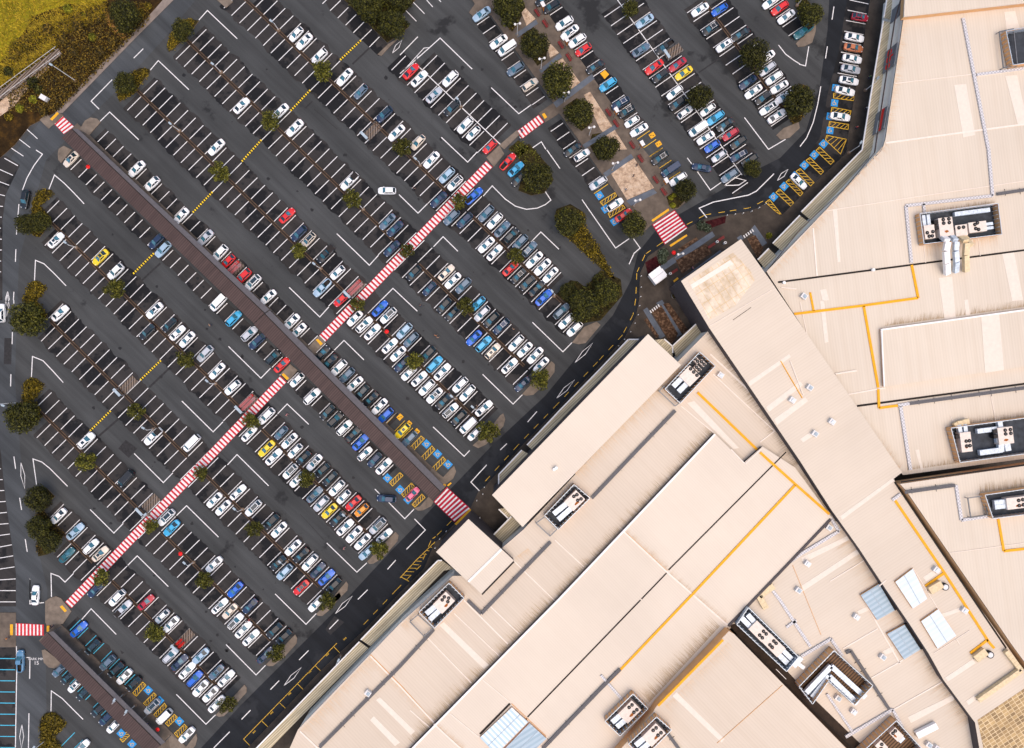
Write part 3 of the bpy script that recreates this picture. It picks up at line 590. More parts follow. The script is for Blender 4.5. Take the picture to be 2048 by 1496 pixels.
for q in (((1206, 347), (1262, 308), (1267, 316), (1212, 355)), ((1252, 402), (1306, 378), (1314, 386), (1262, 412)), ((1106, 206), (1184, 148), (1189, 158), (1113, 216)), ((1165, 290), (1232, 248), (1236, 256), (1170, 298)), ((1078, 140), (1120, 107), (1124, 114), (1082, 147)), ((1030, 68), (1072, 40), (1076, 48), (1035, 76))):
    flat('blue_paving_path', q, .13 + Z1 + .012, 'blue_paving')
# entrance garden paths and stone beds by the mall doors
for q in (((1320, 532), (1424, 463), (1430, 472), (1326, 542)), ((1346, 570), (1440, 500), (1447, 508), (1352, 580)), ((1286, 620), (1294, 615), (1330, 672), (1320, 678)), ((1312, 606), (1324, 600), (1366, 668), (1354, 674)), ((1500, 460), (1509, 450), (1534, 486), (1522, 494)), ((1473, 476), (1482, 470), (1488, 478), (1478, 482))):
    flat('blue_paving_path', q, .13 + Z1, 'blue_paving')
for q in (((1351, 521), (1412, 488), (1424, 506), (1364, 548)), ((1356, 498), (1392, 474), (1396, 480), (1360, 504)), ((1302, 622), (1322, 610), (1356, 668), (1342, 690)), ((1326, 608), (1338, 606), (1376, 660), (1366, 672)), ((1494, 478), (1510, 470), (1526, 496), (1516, 520)), ((1288, 640), (1294, 636), (1318, 672), (1312, 676))):
    flat('garden_ground', q, .13 + Z1 + .006, 'stone_garden')
for q in (((1290, 525), (1312, 512), (1322, 530), (1296, 552)), ((1400, 446), (1452, 432), (1450, 446), (1412, 460))):
    flat('garden_ground', q, .13 + Z1, 'red_shrub_bed')
st_ = MB()
for i in range(5):
    st_.bar(W(1486.5 + i * 4.2, 471 - i * 3), W(1489.5 + i * 4.2, 476 - i * 3), .25, .3); st_.bar(W(1299.5 + i * 4, 621 - i * 3), W(1302.5 + i * 4, 626 - i * 3), .25, .3)
struct(st_.build('garden_step_edging_path', 'metal_white'))

def nose(name, pts, mat='concrete', z=.145): return slab(name, pts, z, mat)
NOSE = ((22, (1715, 425, 1835, 270, 1960, 215, 2000, 250, 1850, 430, 1780, 442)), (22, (1215, 942, 1290, 860, 1440, 690, 1510, 610, 1545, 640, 1540, 720, 1440, 850, 1330, 945, 1260, 955)), (22, (725, 1450, 850, 1340, 1000, 1150, 1030, 1130, 1050, 1190, 1030, 1260, 860, 1440, 780, 1478)),
        (13, (1668, 1112, 1780, 990, 1950, 815, 1982, 850, 1970, 910, 1830, 1070, 1730, 1132, 1690, 1135)), (13, (1350, 1440, 1460, 1310, 1478, 1340, 1470, 1400, 1370, 1500, 1290, 1560)), (14, (1162, 155, 1240, 80, 1390, -60, 1410, -20, 1290, 120, 1220, 178, 1175, 175)), (14, (655, 665, 760, 560, 950, 362, 970, 400, 965, 450, 840, 590, 730, 675, 690, 678)), (14, (157, 1165, 290, 1030, 445, 862, 468, 895, 465, 940, 330, 1090, 240, 1175, 190, 1182)),
        (4, (455, 30, 500, 0, 560, -20, 610, 0, 715, 130, 630, 255, 470, 270, 455, 240)), (4, (1680, 1370, 1720, 1365, 1860, 1480, 1960, 1350, 1970, 1400, 1950, 1470, 1880, 1560, 1700, 1490)), (0, (800, 1290, 850, 1205, 905, 1175, 970, 1185, 1005, 1220, 890, 1350)), (1, (580, 40, 590, -10, 640, -40, 720, 0, 610, 130, 585, 100)), (23, (320, 180, 430, 270, 540, 155, 560, 215, 530, 285, 440, 350, 300, 215)), (23, (145, 580, 200, 560, 290, 460, 335, 520, 310, 560, 230, 600, 180, 605)),
        (40, (0, 360, 30, 340, 110, 240, 150, 170, 140, 290, 110, 390, 40, 425, -20, 430, -40, 400)), (30, (1755, 1350, 1830, 1280, 1980, 1220, 1990, 1280, 1890, 1375, 1800, 1395)), (4, (420, 520, 450, 510, 640, 660, 545, 700, 490, 690, 440, 640)), (12, (1080, 470, 1190, 355, 1255, 420, 1130, 545)), (12, (800, 740, 900, 640, 975, 700, 885, 810)), (20, (990, 1450, 1165, 1300, 1195, 1340, 1040, 1490)), (21, (862, 75, 990, -45, 1040, 40, 935, 168)),
        (10, (165, -5, 260, 80, 330, 20, 260, -60, 170, -60)), (10, (1770, 545, 1880, 440, 2000, 370, 1900, 460, 1810, 558)))
for t, q in NOSE: nose('traffic_island_kerb', TP(t, *q))
for q in (((2 - 40, 1225), (32, 1225), (32, 1294), (-38, 1294)), ((103, 240), (120, 226), (128, 231), (112, 247))): slab('footpath_pavement', q, .11, 'concrete_brown')
# concrete walks beside the two covered walkways
def along(a, b, o0, o1, name, h, mat):
    a, b = Vector(a), Vector(b); d = (b - a).normalized(); n = Vector((d.y, -d.x))
    return slab(name, [a + n * o0, b + n * o0, b + n * o1, a + n * o1], h, mat, 'kerb')
along((135, 267), (640, 752), -8, 28.5, 'walkway_pavement', .12, 'concrete_brown'); along((676, 786), (872, 975), -8, 24, 'walkway_pavement', .12, 'concrete_brown'); along((640, 752), (676, 786), -8, 24, 'walkway_pavement', .11, 'concrete_brown')
along((84, 1275), (345, 1530), -8, 46, 'walkway_pavement', .12, 'concrete_brown')
# kerb strips along the spines
for key, segs in (('R1', ((-6, 20.3), (23.6, 37))), ('R2', ((-1, 26.7), (29.2, 42.5))), ('R3', ((-1, 26.6), (29, 42.8))), ('R5', ((0, 25.6), (28, 41.6))), ('R6', ((0.3, 18), (20.4, 34.6))), ('R7', ((0.5, 14), (16.2, 30))), ('R8', ((1, 5.6), (8, 21.5))), ('B3', ((-2, 10.5),))):
    for a, b in segs:
        p, q = [Vector(RB[key].at(k)) for k in (a, b)]; mid = [Vector(RB[key].at(a + (b - a) * i / 6)) for i in range(7)]
        n = Vector(RB[key].hv).normalized(); k1 = MB()
        for s in (-1, 1):
            for u, v in zip(mid, mid[1:]): k1.bar(W(*(u + n * s * 2.2)), W(*(v + n * s * 2.2)), .22, .14, 0)
        for u, v in zip(mid, mid[1:]): k1.bar(W(*u), W(*v), .36, .05, 1)
        struct(k1.build('median_kerb', ['kerb_brown', 'gutter']))

# oil drips in the bays, patched trenches and joints in the asphalt
ol, pt = MB(), MB()
for r in ROWS:
    for side, rng in (('u', r.up), ('l', r.low)):
        if rng is None: continue
        sg = -1 if side == 'u' else 1
        for k in range(rng[0], rng[1]):
            if random.random() < .5:
                p = r.at(k + .5 + random.uniform(-.12, .12)); t = random.choice((.3, .78)) + random.uniform(-.12, .12); q = W(p[0] + sg * r.hv[0] * t, p[1] + sg * r.hv[1] * t); s = random.uniform(.12, .42)
                ol.face([(q.x + s * math.cos(i * .785) * random.uniform(.6, 1.25), q.y + s * math.sin(i * .785) * random.uniform(.5, 1.2), Z3 - .006) for i in range(8)])
for _ in range(70):
    r = random.choice(ROWS[:8]); p = r.at(random.uniform(r.up[0], r.up[1])); t = random.uniform(1.25, 2.4); q = W(p[0] - r.hv[0] * t, p[1] - r.hv[1] * t); s = random.uniform(.12, .5)
    if q.x * .6 - q.y > 40: continue
    ol.face([(q.x + s * math.cos(i * .785) * random.uniform(.6, 1.25), q.y + s * math.sin(i * .785) * random.uniform(.5, 1.2), Z1 + .004) for i in range(8)])
for t, l, wd in ((1, (1410, 1305, 1600, 1130), .45), (2, (1490, 870, 1690, 680), .45), (2, (960, 1380, 1190, 1180), .45), (10, (1520, 640, 1690, 480), .4), (10, (1050, 1080, 1120, 1010), .4), (30, (985, 725, 1195, 580), .3), (10, (1140, 1090, 1370, 1290), .12), (13, (1000, 640, 1240, 900), .1), (12, (100, 1420, 330, 1640), .1)):
    pt.strip([W(*T(t, l[0], l[1])), W(*T(t, l[2], l[3]))], wd, Z1 + .008)
for t, q in ((2, (45, 380, 120, 380, 112, 642, 38, 640)), (2, (1180, 1480, 1255, 1395, 1370, 1480, 1285, 1575)), (14, (1340, 180, 1440, 240, 1300, 370, 1250, 310)), (4, (1200, 520, 1240, 545, 1215, 560)), (22, (60, 960, 95, 975, 90, 1000, 60, 990))):
    P = [W(*p) for p in TP(t, *q)]; A = sum(P[i].x * P[(i + 1) % len(P)].y - P[(i + 1) % len(P)].x * P[i].y for i in range(len(P)))
    pt.face([(p.x, p.y, Z1 + .008) for p in (P if A > 0 else P[::-1])])
struct(ol.build('oil_stain_road_marking', 'oil')); struct(pt.build('asphalt_patch_road', 'patch'))
# ------------------------------------------------------------------ top-left bank and planted islands
BANK = [(-60, -60), (345, -60), (338, 0), (268, 74), (190, 150), (118, 222), (60, 252), (30, 290), (-60, 370)]
slab('bank_ground', BANK, .10, 'scrub')
flat('meadow_ground', [(-60, -60), (215, -60), (210, 8), (175, 12), (140, 8), (95, 22), (64, 34), (52, 60), (36, 80), (18, 110), (-60, 165)], .10 + Z2, 'meadow')
flat('footpath', [(333, -8), (350, -2), (268, 80), (200, 150), (126, 226), (110, 227), (182, 150), (250, 82), (272, 60), (316, 12)], .10 + Z1, 'footpath')
flat('dirt_path', [(206, 14), (214, 12), (222, 44), (240, 62), (256, 72), (246, 78), (232, 66), (215, 48)], .10 + Z1, 'dirt')
flat('dirt_path', [(-40, 240), (40, 168), (94, 128), (100, 134), (56, 178), (30, 212), (-40, 262)], .10 + Z1, 'tan_paving')
flat('concrete_ramp_path', [(80, 240), (94, 228), (112, 246), (98, 258)], .10 + Z3, 'concrete')

def leaves(m, n, pick, size, up=0.45, mi=0):
    """n leaf-clump faces at points given by pick() -> (point, outward)"""
    for _ in range(n):
        p, o = pick()
        nrm = (o + Vector((random.gauss(0, .55), random.gauss(0, .55), random.gauss(up, .5)))).normalized()
        x = nrm.orthogonal().normalized(); x.rotate(Matrix.Rotation(random.uniform(0, 6.28), 3, nrm)); y = nrm.cross(x)
        s = size * random.uniform(.55, 1.3); a = s * random.uniform(.5, .8)
        m.face([p - x * s, p - y * a * .6 + nrm * .06, p + x * s, p + y * a], mi)
def crown_mesh(r, h, lobes, n, size):
    m = MB(); L = []
    for i in range(lobes):
        a = i * 2.4 + random.uniform(-.4, .4); d = r * (0.0 if i == 0 else random.uniform(.42, .66)); rr = r * random.uniform(.36, .55)
        L.append((Vector((d * math.cos(a), d * math.sin(a), h + r * random.uniform(-.35, .35) + (r * .25 if i == 0 else 0))), rr))
    def pick():
        c, rr = random.choice(L); v = Vector((random.gauss(0, 1), random.gauss(0, 1), random.gauss(.25, 1))).normalized()
        return c + v * rr * random.uniform(.35, 1.05) ** .7, v
    leaves(m, n, pick, size); return m, L
def make_tree(name, r, h, lobes, n, size, mat, trunk_r):
    root = empty(name); m, L = crown_mesh(r, h, lobes, n, size); m.build('crown', mat, root)
    t = MB(); t.tube((0, 0, 0), (.08, .05, h * .5), trunk_r * 1.25, trunk_r * .85, 8)
    for c, rr in L[:7]: t.tube((.08, .05, h * .45), c, trunk_r * .5, trunk_r * .15, 6)
    t.build('trunk', 'bark', root); remember(root); return root
PROTO_S = [make_tree('small_tree', 2.0, 3.0, 8, 1150, .21, 'leaf_small', .11) for _ in range(4)]
PROTO_L = [make_tree('large_tree', 3.6, 4.6, 13, 4200, .25, 'leaf_large', .2) for _ in range(3)]
USED = set()
def place(protos, idx, x, y, s, label, cat, group, h=3.0, zs=None):
    p = protos[idx % len(protos)]
    if p.name not in USED: USED.add(p.name); o = p
    else: o = copy_tree(p)
    o.location = W(x, y, h * s).xy.to_3d(); o.location.z = .1; o.rotation_euler = (0, 0, random.uniform(0, 6.28)); o.scale = (s, s, zs or s)
    return tag(o, label, cat, group)
i = 0
def cnt(n, word): return ORD[n] + ' ' + word
RT = {'R1': ((644, 140, 22), (805, 295, 19), (920, 403, 17), (1030, 512, 18)), 'R2': ((540, 240, 21), (705, 398, 19), (815, 503, 16), (930, 612, 19), (1080, 757, 22)),
      'R3': ((441, 345, 20), (600, 502, 17), (714, 610, 16), (828, 722, 19), (976, 862, 23)), 'R5': ((229, 577, 20), (372, 718, 19), (500, 842, 18), (614, 957, 18), (758, 1100, 19)),
      'R6': ((271, 823, 18), (400, 946, 16), (509, 1057, 17), (653, 1203, 18)), 'R7': ((171, 925, 21), (300, 1052, 16), (410, 1160, 18), (552, 1305, 18)), 'R8': ((203, 1156, 18), (308, 1266, 20), (456, 1407, 18))}
for key, L in RT.items():
    for n, (x, y, r) in enumerate(L):
        place(PROTO_S, i, x, y, r * S / 2.0, 'small olive tree, %s from the left in %s' % (ORD[n + 1], RB[key].phrase), 'tree', 'small round trees along the parking rows'); i += 1
BT = ((1016, 12, 35, 'round dark tree at the very top of the promenade'), (1067, 86, 31, 'round dark tree second from the top of the promenade'), (1114, 160, 36, 'widest dark tree midway along the promenade'), (1158, 224, 31, 'round dark tree just below the red crossing end on the promenade'),
      (1212, 295, 28, 'round dark tree above the wide tan square of the promenade'), (1076, 355, 33, 'round tree on the grassy island below the red pickup'), (1140, 444, 31, 'golden-green tree at the head of the narrow planted island'), (1268, 450, 28, 'dark tree beside the red car left of the wide deep red crossing'),
      (1373, 378, 24, 'dark tree above the lime bushes by the wide deep red crossing'), (1510, 112, 33, 'large dark tree covering bays of the double row by the curved road'), (1398, 193, 28, 'loose brownish tree in the white-lined row right of the promenade'), (1602, 200, 34, 'broad tree in the planted end of the double row by the curved road'),
      (1622, 26, 26, 'yellowish tree at the top beside the road along the mall'), (1505, 335, 20, 'small dark tree at the foot of the white-lined row, over a dark car'), (1262, 16, 19, 'small olive tree at the top of the white-lined row right of the promenade'), (1166, 612, 34, 'largest tree of the cluster by the bend in the ring road'), (1214, 585, 29, 'dark tree nearest the ring road in the cluster at its bend'),
      (1138, 582, 20, 'small tree at the upper left of the cluster at the ring road bend'), (50, 446, 24, 'dark tree overhanging the left road beside the black car'), (80, 444, 22, 'dark tree above the first row below the brown walkway, right of its twin'), (50, 640, 36, 'wide dark tree at the left end of the second row below the walkway'),
      (40, 832, 36, 'wide dark tree beside the bare lamp at the left road'), (72, 1000, 28, 'upper tree of the three on the long left island'), (76, 1054, 26, 'middle tree of the three on the long left island'), (96, 1085, 24, 'lowest tree of the three on the long left island'), (364, 58, 23, 'tree on the kerbed island end nearest the footpath at the top'),
      (250, 165, 24, 'tree on the second island end down from the top left'), (246, 30, 32, 'largest dark tree on the bank beside the dirt path'), (785, 44, 30, 'big tree at the lower corner of the top planted block'), (735, 8, 32, 'dark tree at the top left of the top planted block'), (800, -6, 26, 'dark tree cut off by the top edge in the planted block'))
for n, (x, y, r, lab) in enumerate(BT): place(PROTO_L, n, x, y, r * S / 3.85, lab, 'tree', None, 4.6, (r * S / 3.85) * .9)

def bed(name, polys, mat, n, hgt, size, label, cat, ground='mulch', h0=.14, kind=None):
    """a kerbed planted island: ground slab + low leafy growth"""
    root = empty(name); P = [W(*p) for p in polys]; k = MB()
    k.prism([(p.x, p.y, 0) for p in P], [(p.x, p.y, h0) for p in P], 1, 0)
    cx = sum(p.x for p in P) / len(P); cy = sum(p.y for p in P) / len(P)
    k.build('bed_kerb', ['kerb', ground], root)
    bb = (min(p.x for p in P), max(p.x for p in P), min(p.y for p in P), max(p.y for p in P))
    def inside(x, y):
        c = False; j = len(P) - 1
        for i in range(len(P)):
            if (P[i].y > y) != (P[j].y > y) and x < (P[j].x - P[i].x) * (y - P[i].y) / (P[j].y - P[i].y) + P[i].x: c = not c
            j = i
        return c
    tu = []
    while len(tu) < max(6, n // 18):
        x, y = random.uniform(bb[0], bb[1]), random.uniform(bb[2], bb[3])
        if inside(cx + (x - cx) * 1.12, cy + (y - cy) * 1.12): tu.append((x, y, random.uniform(.35, 1.0)))
    def pick():
        x, y, s = random.choice(tu); v = Vector((random.gauss(0, 1), random.gauss(0, 1), abs(random.gauss(0, 1)))).normalized()
        return Vector((x, y, h0)) + Vector((v.x * .72, v.y * .72, v.z * hgt * s)), v
    f = MB(); leaves(f, n, pick, size); f.build('foliage', mat, root)
    return tag(root, label, cat, None, kind)
IS = (
 (TP(1, 375, 420, 440, 395, 520, 400, 530, 425, 390, 560, 520, 715, 400, 872, 340, 860, 300, 800, 330, 580), 'leaf_gold', 2600, .9, .24, 'golden shrub bed on the left island beside the black car'),
 (TP(1, 260, 1430, 300, 1330, 345, 1305, 400, 1310, 475, 1375, 370, 1500, 480, 1660, 345, 1805, 270, 1700, 250, 1500), 'leaf_gold', 2600, .9, .24, 'golden shrub bed around the wide tree of the second row below the walkway'),
 (TP(2, 245, 820, 300, 780, 370, 780, 450, 845, 320, 1000, 430, 1150, 300, 1300, 240, 1200, 235, 950), 'leaf_gold', 2600, .9, .24, 'golden shrub bed beside the bare lamp on the left road'),
 (TP(3, 370, 370, 420, 360, 470, 380, 550, 460, 430, 590, 640, 850, 570, 950, 480, 1040, 385, 1060, 375, 850, 380, 620), 'leaf_brown', 2800, .9, .24, 'long brown-green shrub bed with three trees on the left'),
 (TP(4, 420, 1180, 520, 1130, 570, 1150, 660, 1250, 530, 1400, 640, 1520, 400, 1600, 405, 1300), 'leaf_gold', 2800, 1.0, .26, 'golden-green shrub bed at the bottom left corner'),
 (TP(0, 1840, 215, 1900, 190, 1985, 210, 1850, 390, 1690, 520, 1665, 470, 1680, 400), 'leaf_gold', 1500, .7, .22, 'small planted island end nearest the footpath'),
 (TP(0, 1330, 720, 1400, 680, 1490, 690, 1500, 715, 1370, 890, 1195, 1020, 1170, 960, 1190, 880), 'leaf_gold', 1500, .7, .22, 'second planted island end from the top left'),
 (TP(10, 1440, -100, 1440, 0, 1870, 430, 2085, 270, 2080, 240, 2000, 170, 2160, -10, 2200, -100), 'leaf_large', 2400, 1.6, .3, 'large dark planted block at the top centre'),
 (TP(21, 1145, 30, 1210, -40, 1290, -60, 1480, 160, 1530, 300, 1440, 430, 1310, 455, 1180, 405, 1240, 180), 'leaf_small', 700, .4, .2, 'grassy island behind the red pickup and two blue cars'),
 (TP(21, 1540, 680, 1560, 590, 1700, 540, 1830, 620, 1840, 770, 1990, 985, 2150, 1300, 2090, 1260, 1640, 850), 'leaf_gold', 2800, .7, .22, 'narrow tapering bed of golden ground cover by the bend'),
 (TP(21, 1560, 1440, 1700, 1300, 1770, 1310, 1850, 1370, 2000, 1200, 2200, 1290, 2220, 1450, 2000, 1700, 1760, 1740, 1700, 1560), 'leaf_large', 1200, 1.1, .28, 'dark bushy bed under the tree cluster at the ring road bend'),
 (TP(30, 1920, 870, 1995, 840, 2070, 860, 2100, 1000, 1990, 1215, 1925, 1240, 1830, 1080), 'leaf_brown', 700, .8, .24, 'planted bed under the broad tree by the curved road'),
 (TP(31, 660, 470, 730, 420, 800, 480, 850, 500, 780, 575, 720, 590, 690, 560), 'mulch', 60, .2, .1, 'small mulched bed with three lime bushes by the wide crossing'),
 (TP(30, 1960, 0, 2060, 0, 2100, 40, 2080, 170, 2050, 290, 2000, 180), 'leaf_small', 300, .7, .22, 'planted strip under the yellowish tree at the top by the mall road'),
 (TP(20, 1080, 1490, 1180, 1400, 1290, 1480, 1200, 1560), 'leaf_small', 250, .4, .2, 'small green bed at the end of the short crossing'),
 (TP(20, 930, -40, 1220, -30, 1255, 100, 1120, 320, 1060, 260, 950, 90), 'leaf_brown', 250, .35, .2, 'dark mulched bed at the top of the promenade'),
 (TP(20, 1230, 330, 1330, 270, 1470, 450, 1460, 600, 1370, 660, 1210, 420), 'leaf_brown', 250, .35, .2, 'dark mulched bed around the second promenade tree'),
 (TP(20, 1430, 700, 1530, 640, 1720, 700, 1690, 900, 1600, 980, 1500, 880), 'leaf_brown', 250, .35, .2, 'dark mulched bed around the widest promenade tree'),
 (TP(20, 1660, 1050, 1760, 980, 1900, 1050, 1920, 1220, 1810, 1310, 1700, 1200), 'leaf_brown', 250, .35, .2, 'dark mulched bed around the promenade tree below the red crossing'),
 (TP(30, -80, 1340, 60, 1320, 170, 1400, 180, 1480, 100, 1580, -20, 1600, -110, 1440), 'leaf_brown', 250, .35, .2, 'dark mulched bed above the wide tan square'),
)
for q, mat, n, hgt, sz, lab in IS: bed('planted_bed', q, mat if mat != 'mulch' else 'leaf_brown', n, hgt, sz, lab, 'planted bed')
# shrubs: one mesh each kind, copies moved about
def make_shrub(name, r, n, size, mat):
    m = MB()
    def pick():
        v = Vector((random.gauss(0, 1), random.gauss(0, 1), abs(random.gauss(0, 1)))).normalized(); return Vector((v.x * r, v.y * r, v.z * r * .9 + .1)) * random.uniform(.5, 1), v
    leaves(m, n, pick, size); return m.build(name, mat)
SH = {'l': make_shrub('lime_shrub', 1, 260, .2, 'leaf_lime'), 'b': make_shrub('brown_shrub', 1, 260, .2, 'leaf_brown'), 'g': make_shrub('golden_shrub', 1, 260, .2, 'leaf_gold'), 'y': make_shrub('grey_shrub', 1, 300, .17, 'leaf_grey'), 'd': make_shrub('dark_shrub', 1, 280, .2, 'leaf_large')}
for k, x, y, r, lab in (('l', 138, 20, 10, 'lime shrub with a bare branch high on the bank'), ('l', 170, 31, 5, 'tiny lime shrub high on the bank'), ('l', 187, 76, 9, 'round lime shrub alone in the brown scrub'), ('l', 69, 200, 9, 'lime shrub just left of the white cabinet'), ('l', 42, 218, 9, 'lime shrub by the curve of the kerb'), ('g', 284, 27, 9, 'golden shrub between the big bank tree and footpath'),
                       ('g', 298, 14, 8, 'golden shrub at the top beside the footpath'), ('d', 22, 146, 12, 'dark spiky shrub above the sloping boardwalk'), ('d', 68, 168, 13, 'dark shrub below the sloping boardwalk'), ('d', 80, 182, 10, 'dark shrub right of the boardwalk, above the cabinet'), ('b', 100, 60, 12, 'brown shrub in the scrub nearest the meadow'), ('b', 160, 55, 13, 'brown shrub in the middle of the scrub'), ('b', 205, 105, 13, 'brown shrub near the footpath on the bank'),
                       ('b', 175, 130, 11, 'brown shrub below the lamp on the bank'), ('b', 150, 105, 12, 'brown shrub beside the lamp on the bank'), ('b', 228, 85, 10, 'brown shrub left of where the dirt path meets the footpath'), ('g', 33, 92, 10, 'golden shrub at the lower edge of the meadow'), ('g', 52, 98, 10, 'golden shrub above the end of the boardwalk'), ('b', 130, 82, 11, 'brown shrub above the end of the boardwalk'), ('g', 20, 235, 9, 'golden shrub beside the sandy path at the left edge'), ('b', 90, 225, 10, 'brown shrub between cabinet and small crossing'),
                       ('l', 1341, 397, 5.5, 'lime bush lowest but one in the mulched bed by the wide crossing'), ('l', 1348, 391, 5, 'upper right lime bush in the mulched bed by the wide crossing'), ('l', 1345, 412, 6.5, 'lowest lime bush in the mulched bed by the wide crossing'), ('y', 1326, 508, 12, 'grey-green shrub at the left of the mall entrance garden'), ('y', 1324, 520, 10, 'grey-green shrub below its twin at the mall entrance garden'), ('y', 1402, 452, 11, 'grey-green shrub at the right of the wide deep red crossing'), ('y', 1414, 457, 9, 'grey-green shrub furthest right of the wide deep red crossing'), ('l', 1537, 472, 7, 'lime shrub beside the mall awning near the entrance')):
    s = SH[k]
    if s.name in USED: s = s.copy(); COL.objects.link(s)
    USED.add(s.name); p = W(x, y); s.location = (p.x, p.y, .12); s.rotation_euler = (0, 0, random.uniform(0, 6)); s.scale = (r * S,) * 3; tag(s, lab, 'shrub', None)
# grass tufts: one body of meadow growth
m = MB()
for _ in range(11000):
    x = random.uniform(-20, 215) ; y = random.uniform(-20, 170)
    e = y - (150 - x * 1.0 if x < 60 else 95 - x * .42)
    if e > 30: continue
    p = W(x, y, 0); p.z = .12; a = random.uniform(0, 6.28); L = random.uniform(.3, .75) * (1.5 if e > -15 else .7); d = Vector((math.cos(a), math.sin(a), .8)); n = Vector((-d.y, d.x, 0)) * .09
    m.face([p - n, p + n, p + d * L])
for _ in range(1600):
    t = random.random(); x = 4 + 108 * t + random.gauss(0, 5); y = 175 - 78 * t + random.gauss(-8, 5); p = W(x, y, 0); p.z = .12
    a = random.uniform(0, 6.28); L = random.uniform(.5, 1.2); d = Vector((math.cos(a), math.sin(a), .8)); n = Vector((-d.y, d.x, 0)) * .1; m.face([p - n, p + n, p + d * L])
tag(m.build('grass', 'grass_blade'), 'long golden grass on the bank at the top left', None, None, 'stuff')
# scrub on the bank
m = MB()
def pk():
    while True:
        x, y = random.uniform(20, 300), random.uniform(5, 225)
        if x + y < 342 and y > 95 - x * .42 and (x + y > 118): break
    p = W(x, y, 0); return Vector((p.x, p.y, random.uniform(.1, .75))), Vector((random.gauss(0, .4), random.gauss(0, .4), 1))
leaves(m, 12000, pk, .22); tag(m.build('undergrowth', 'leaf_brown'), 'low brown undergrowth covering the shaded bank', None, None, 'stuff')

# ------------------------------------------------------------------ lamps and other street furniture
def lamp_twin():
    r = empty('twin_head_lamp'); a = MB(); a.tube((0, 0, 0), (0, 0, 5.2), .09, .06); a.build('pole', 'metal_white', r)
    b = MB(); b.box((0, 0, 0), .5, .5, .12); b.build('base', 'concrete', r)
    for s in (-1, 1):
        h = MB(); h.bar((0, 0, 5.1), (s * .5, 0, 5.2), .06, .06); h.tube((s * .55, 0, 5.14), (s * .55, 0, 5.3), .3, .2, 10); h.build('lamp_head', 'metal_white', r)
    remember(r); return r
def lamp_single(hh, name):
    r = empty(name); a = MB(); a.tube((0, 0, 0), (0, 0, hh), .10, .07); a.build('pole', 'metal_white', r)
    b = MB(); b.tube((0, 0, 0), (0, 0, .35), .42, .36, 12); b.build('base', 'kerb', r)
    h = MB(); h.bar((0, 0, hh - .08), (.9, 0, hh), .07, .07); h.box((1.0, 0, hh - .06), .75, .42, .12); h.build('lamp_head', 'pad_blue_grey', r); remember(r); return r
LT = lamp_twin(); LS = lamp_single(3.0, 'low_lamp'); LH = lamp_single(7.2, 'tall_lamp'); LM = lamp_single(4.6, 'bent_lamp')
def put(p, x, y, rz, lab, cat, group=None, z=.12):
    o = p if p.name not in USED else copy_tree(p); USED.add(p.name); q = W(x, y); o.location = (q.x, q.y, z); o.rotation_euler = (0, 0, R(rz)); return tag(o, lab, cat, group)
for n, (x, y) in enumerate(((1034.6, 71), (1082, 138), (1129, 204), (1178, 271), (1224, 340), (1267, 412))): put(LT, x, y, 10, 'white twin-head lamp, %s down the promenade' % ORD[n + 1], 'street lamp', 'twin-head lamps along the promenade')
put(LT, 1350, 516, 10, 'white twin-head lamp standing in the mall entrance garden', 'street lamp')
for key, L in (('R1', ((558, 61), (841, 331))), ('R2', ((443, 145), (727, 419))), ('R3', ((360, 262), (642, 537))), ('R5', ((154, 495), (432, 767), (700, 1030)))):
    for n, (x, y) in enumerate(L): put(LS, x, y, 140, 'low lamp, %s from the left in %s' % (ORD[n + 1], RB[key].phrase), 'street lamp', 'low lamps on the kerbs between parking rows')
for x, y, rz, lab in ((486, 1018, 140, 'low lamp beside the white car of the second row below the walkway'), (388, 1124, 140, 'low lamp in the third row below the walkway right of the crossing'), (922, 214, 130, 'low lamp behind the black car in the double row near promenade'), (1108, 592, 130, 'low lamp at the mall end of the third tree row above walkway'), (1440, 276, 120, 'low lamp beside the red SUV in the white-lined row'), (1593, 12, 120, 'low lamp at the top beside the red SUV by the curved road'), (308, 880 - 22, 150, 'low lamp above the yellow-trimmed white pickup'), (298, 1029, 40, 'low lamp where the third row below walkway meets the crossing'), (575, 1122, 140, 'low lamp among dark cars of second row below the walkway'), (912, 797, 140, 'low lamp at the mall end of first row above the walkway'), (953, 818, 140, 'low lamp beside the last white car of first row above walkway')): put(LS, x, y, rz, lab, 'street lamp', 'low lamps on the kerbs between parking rows')
put(LH, 152, 162, 150, 'tall lamp on the bank leaning over the brown scrub', 'street lamp'); put(LH, 45, 805, -20, 'tall lamp on the left road above the wide tree', 'street lamp')
for x, y, lab in ((248, 1388, 'lamp on the lower-left walkway, upper of two'), (271, 1410, 'lamp on the lower-left walkway, lower of two'), (683, 1311, 'lamp on the mall footpath beside the yellow loading bays'), (1730, 181, 'lamp on the mall pavement level with the last front bay car'), (1697, 306, 'lamp on the mall pavement below the wide hatched triangle'), (92, 1480, 'lamp at the golden bed in the bottom left corner')): put(LM, x, y, 60, lab, 'street lamp')
def bench():
    r = empty('bench'); a = MB(); a.box((0, 0, .42), 1.9, .55, .07); a.build('seat', 'bench_red', r)
    for s in (-1, 1): b = MB(); b.box((s * .7, 0, 0), .12, .5, .42); b.build('leg', 'metal_grey', r)
    c = MB(); c.bar((-.95, .3, .85), (.95, .3, .85), .05, .3); c.build('backrest', 'bench_red', r); remember(r); return r
BE = bench()
for n, (x, y) in enumerate(((1074, 28), (1090, 50), (1121, 92), (1137, 117), (1216, 227), (1231, 249), (1263, 292), (1280, 319), (1310, 361), (1326, 385))): put(BE, x, y, -56, 'dark red bench, %s down the far side of the promenade' % ORD[n + 1], 'bench', 'red benches along the promenade')
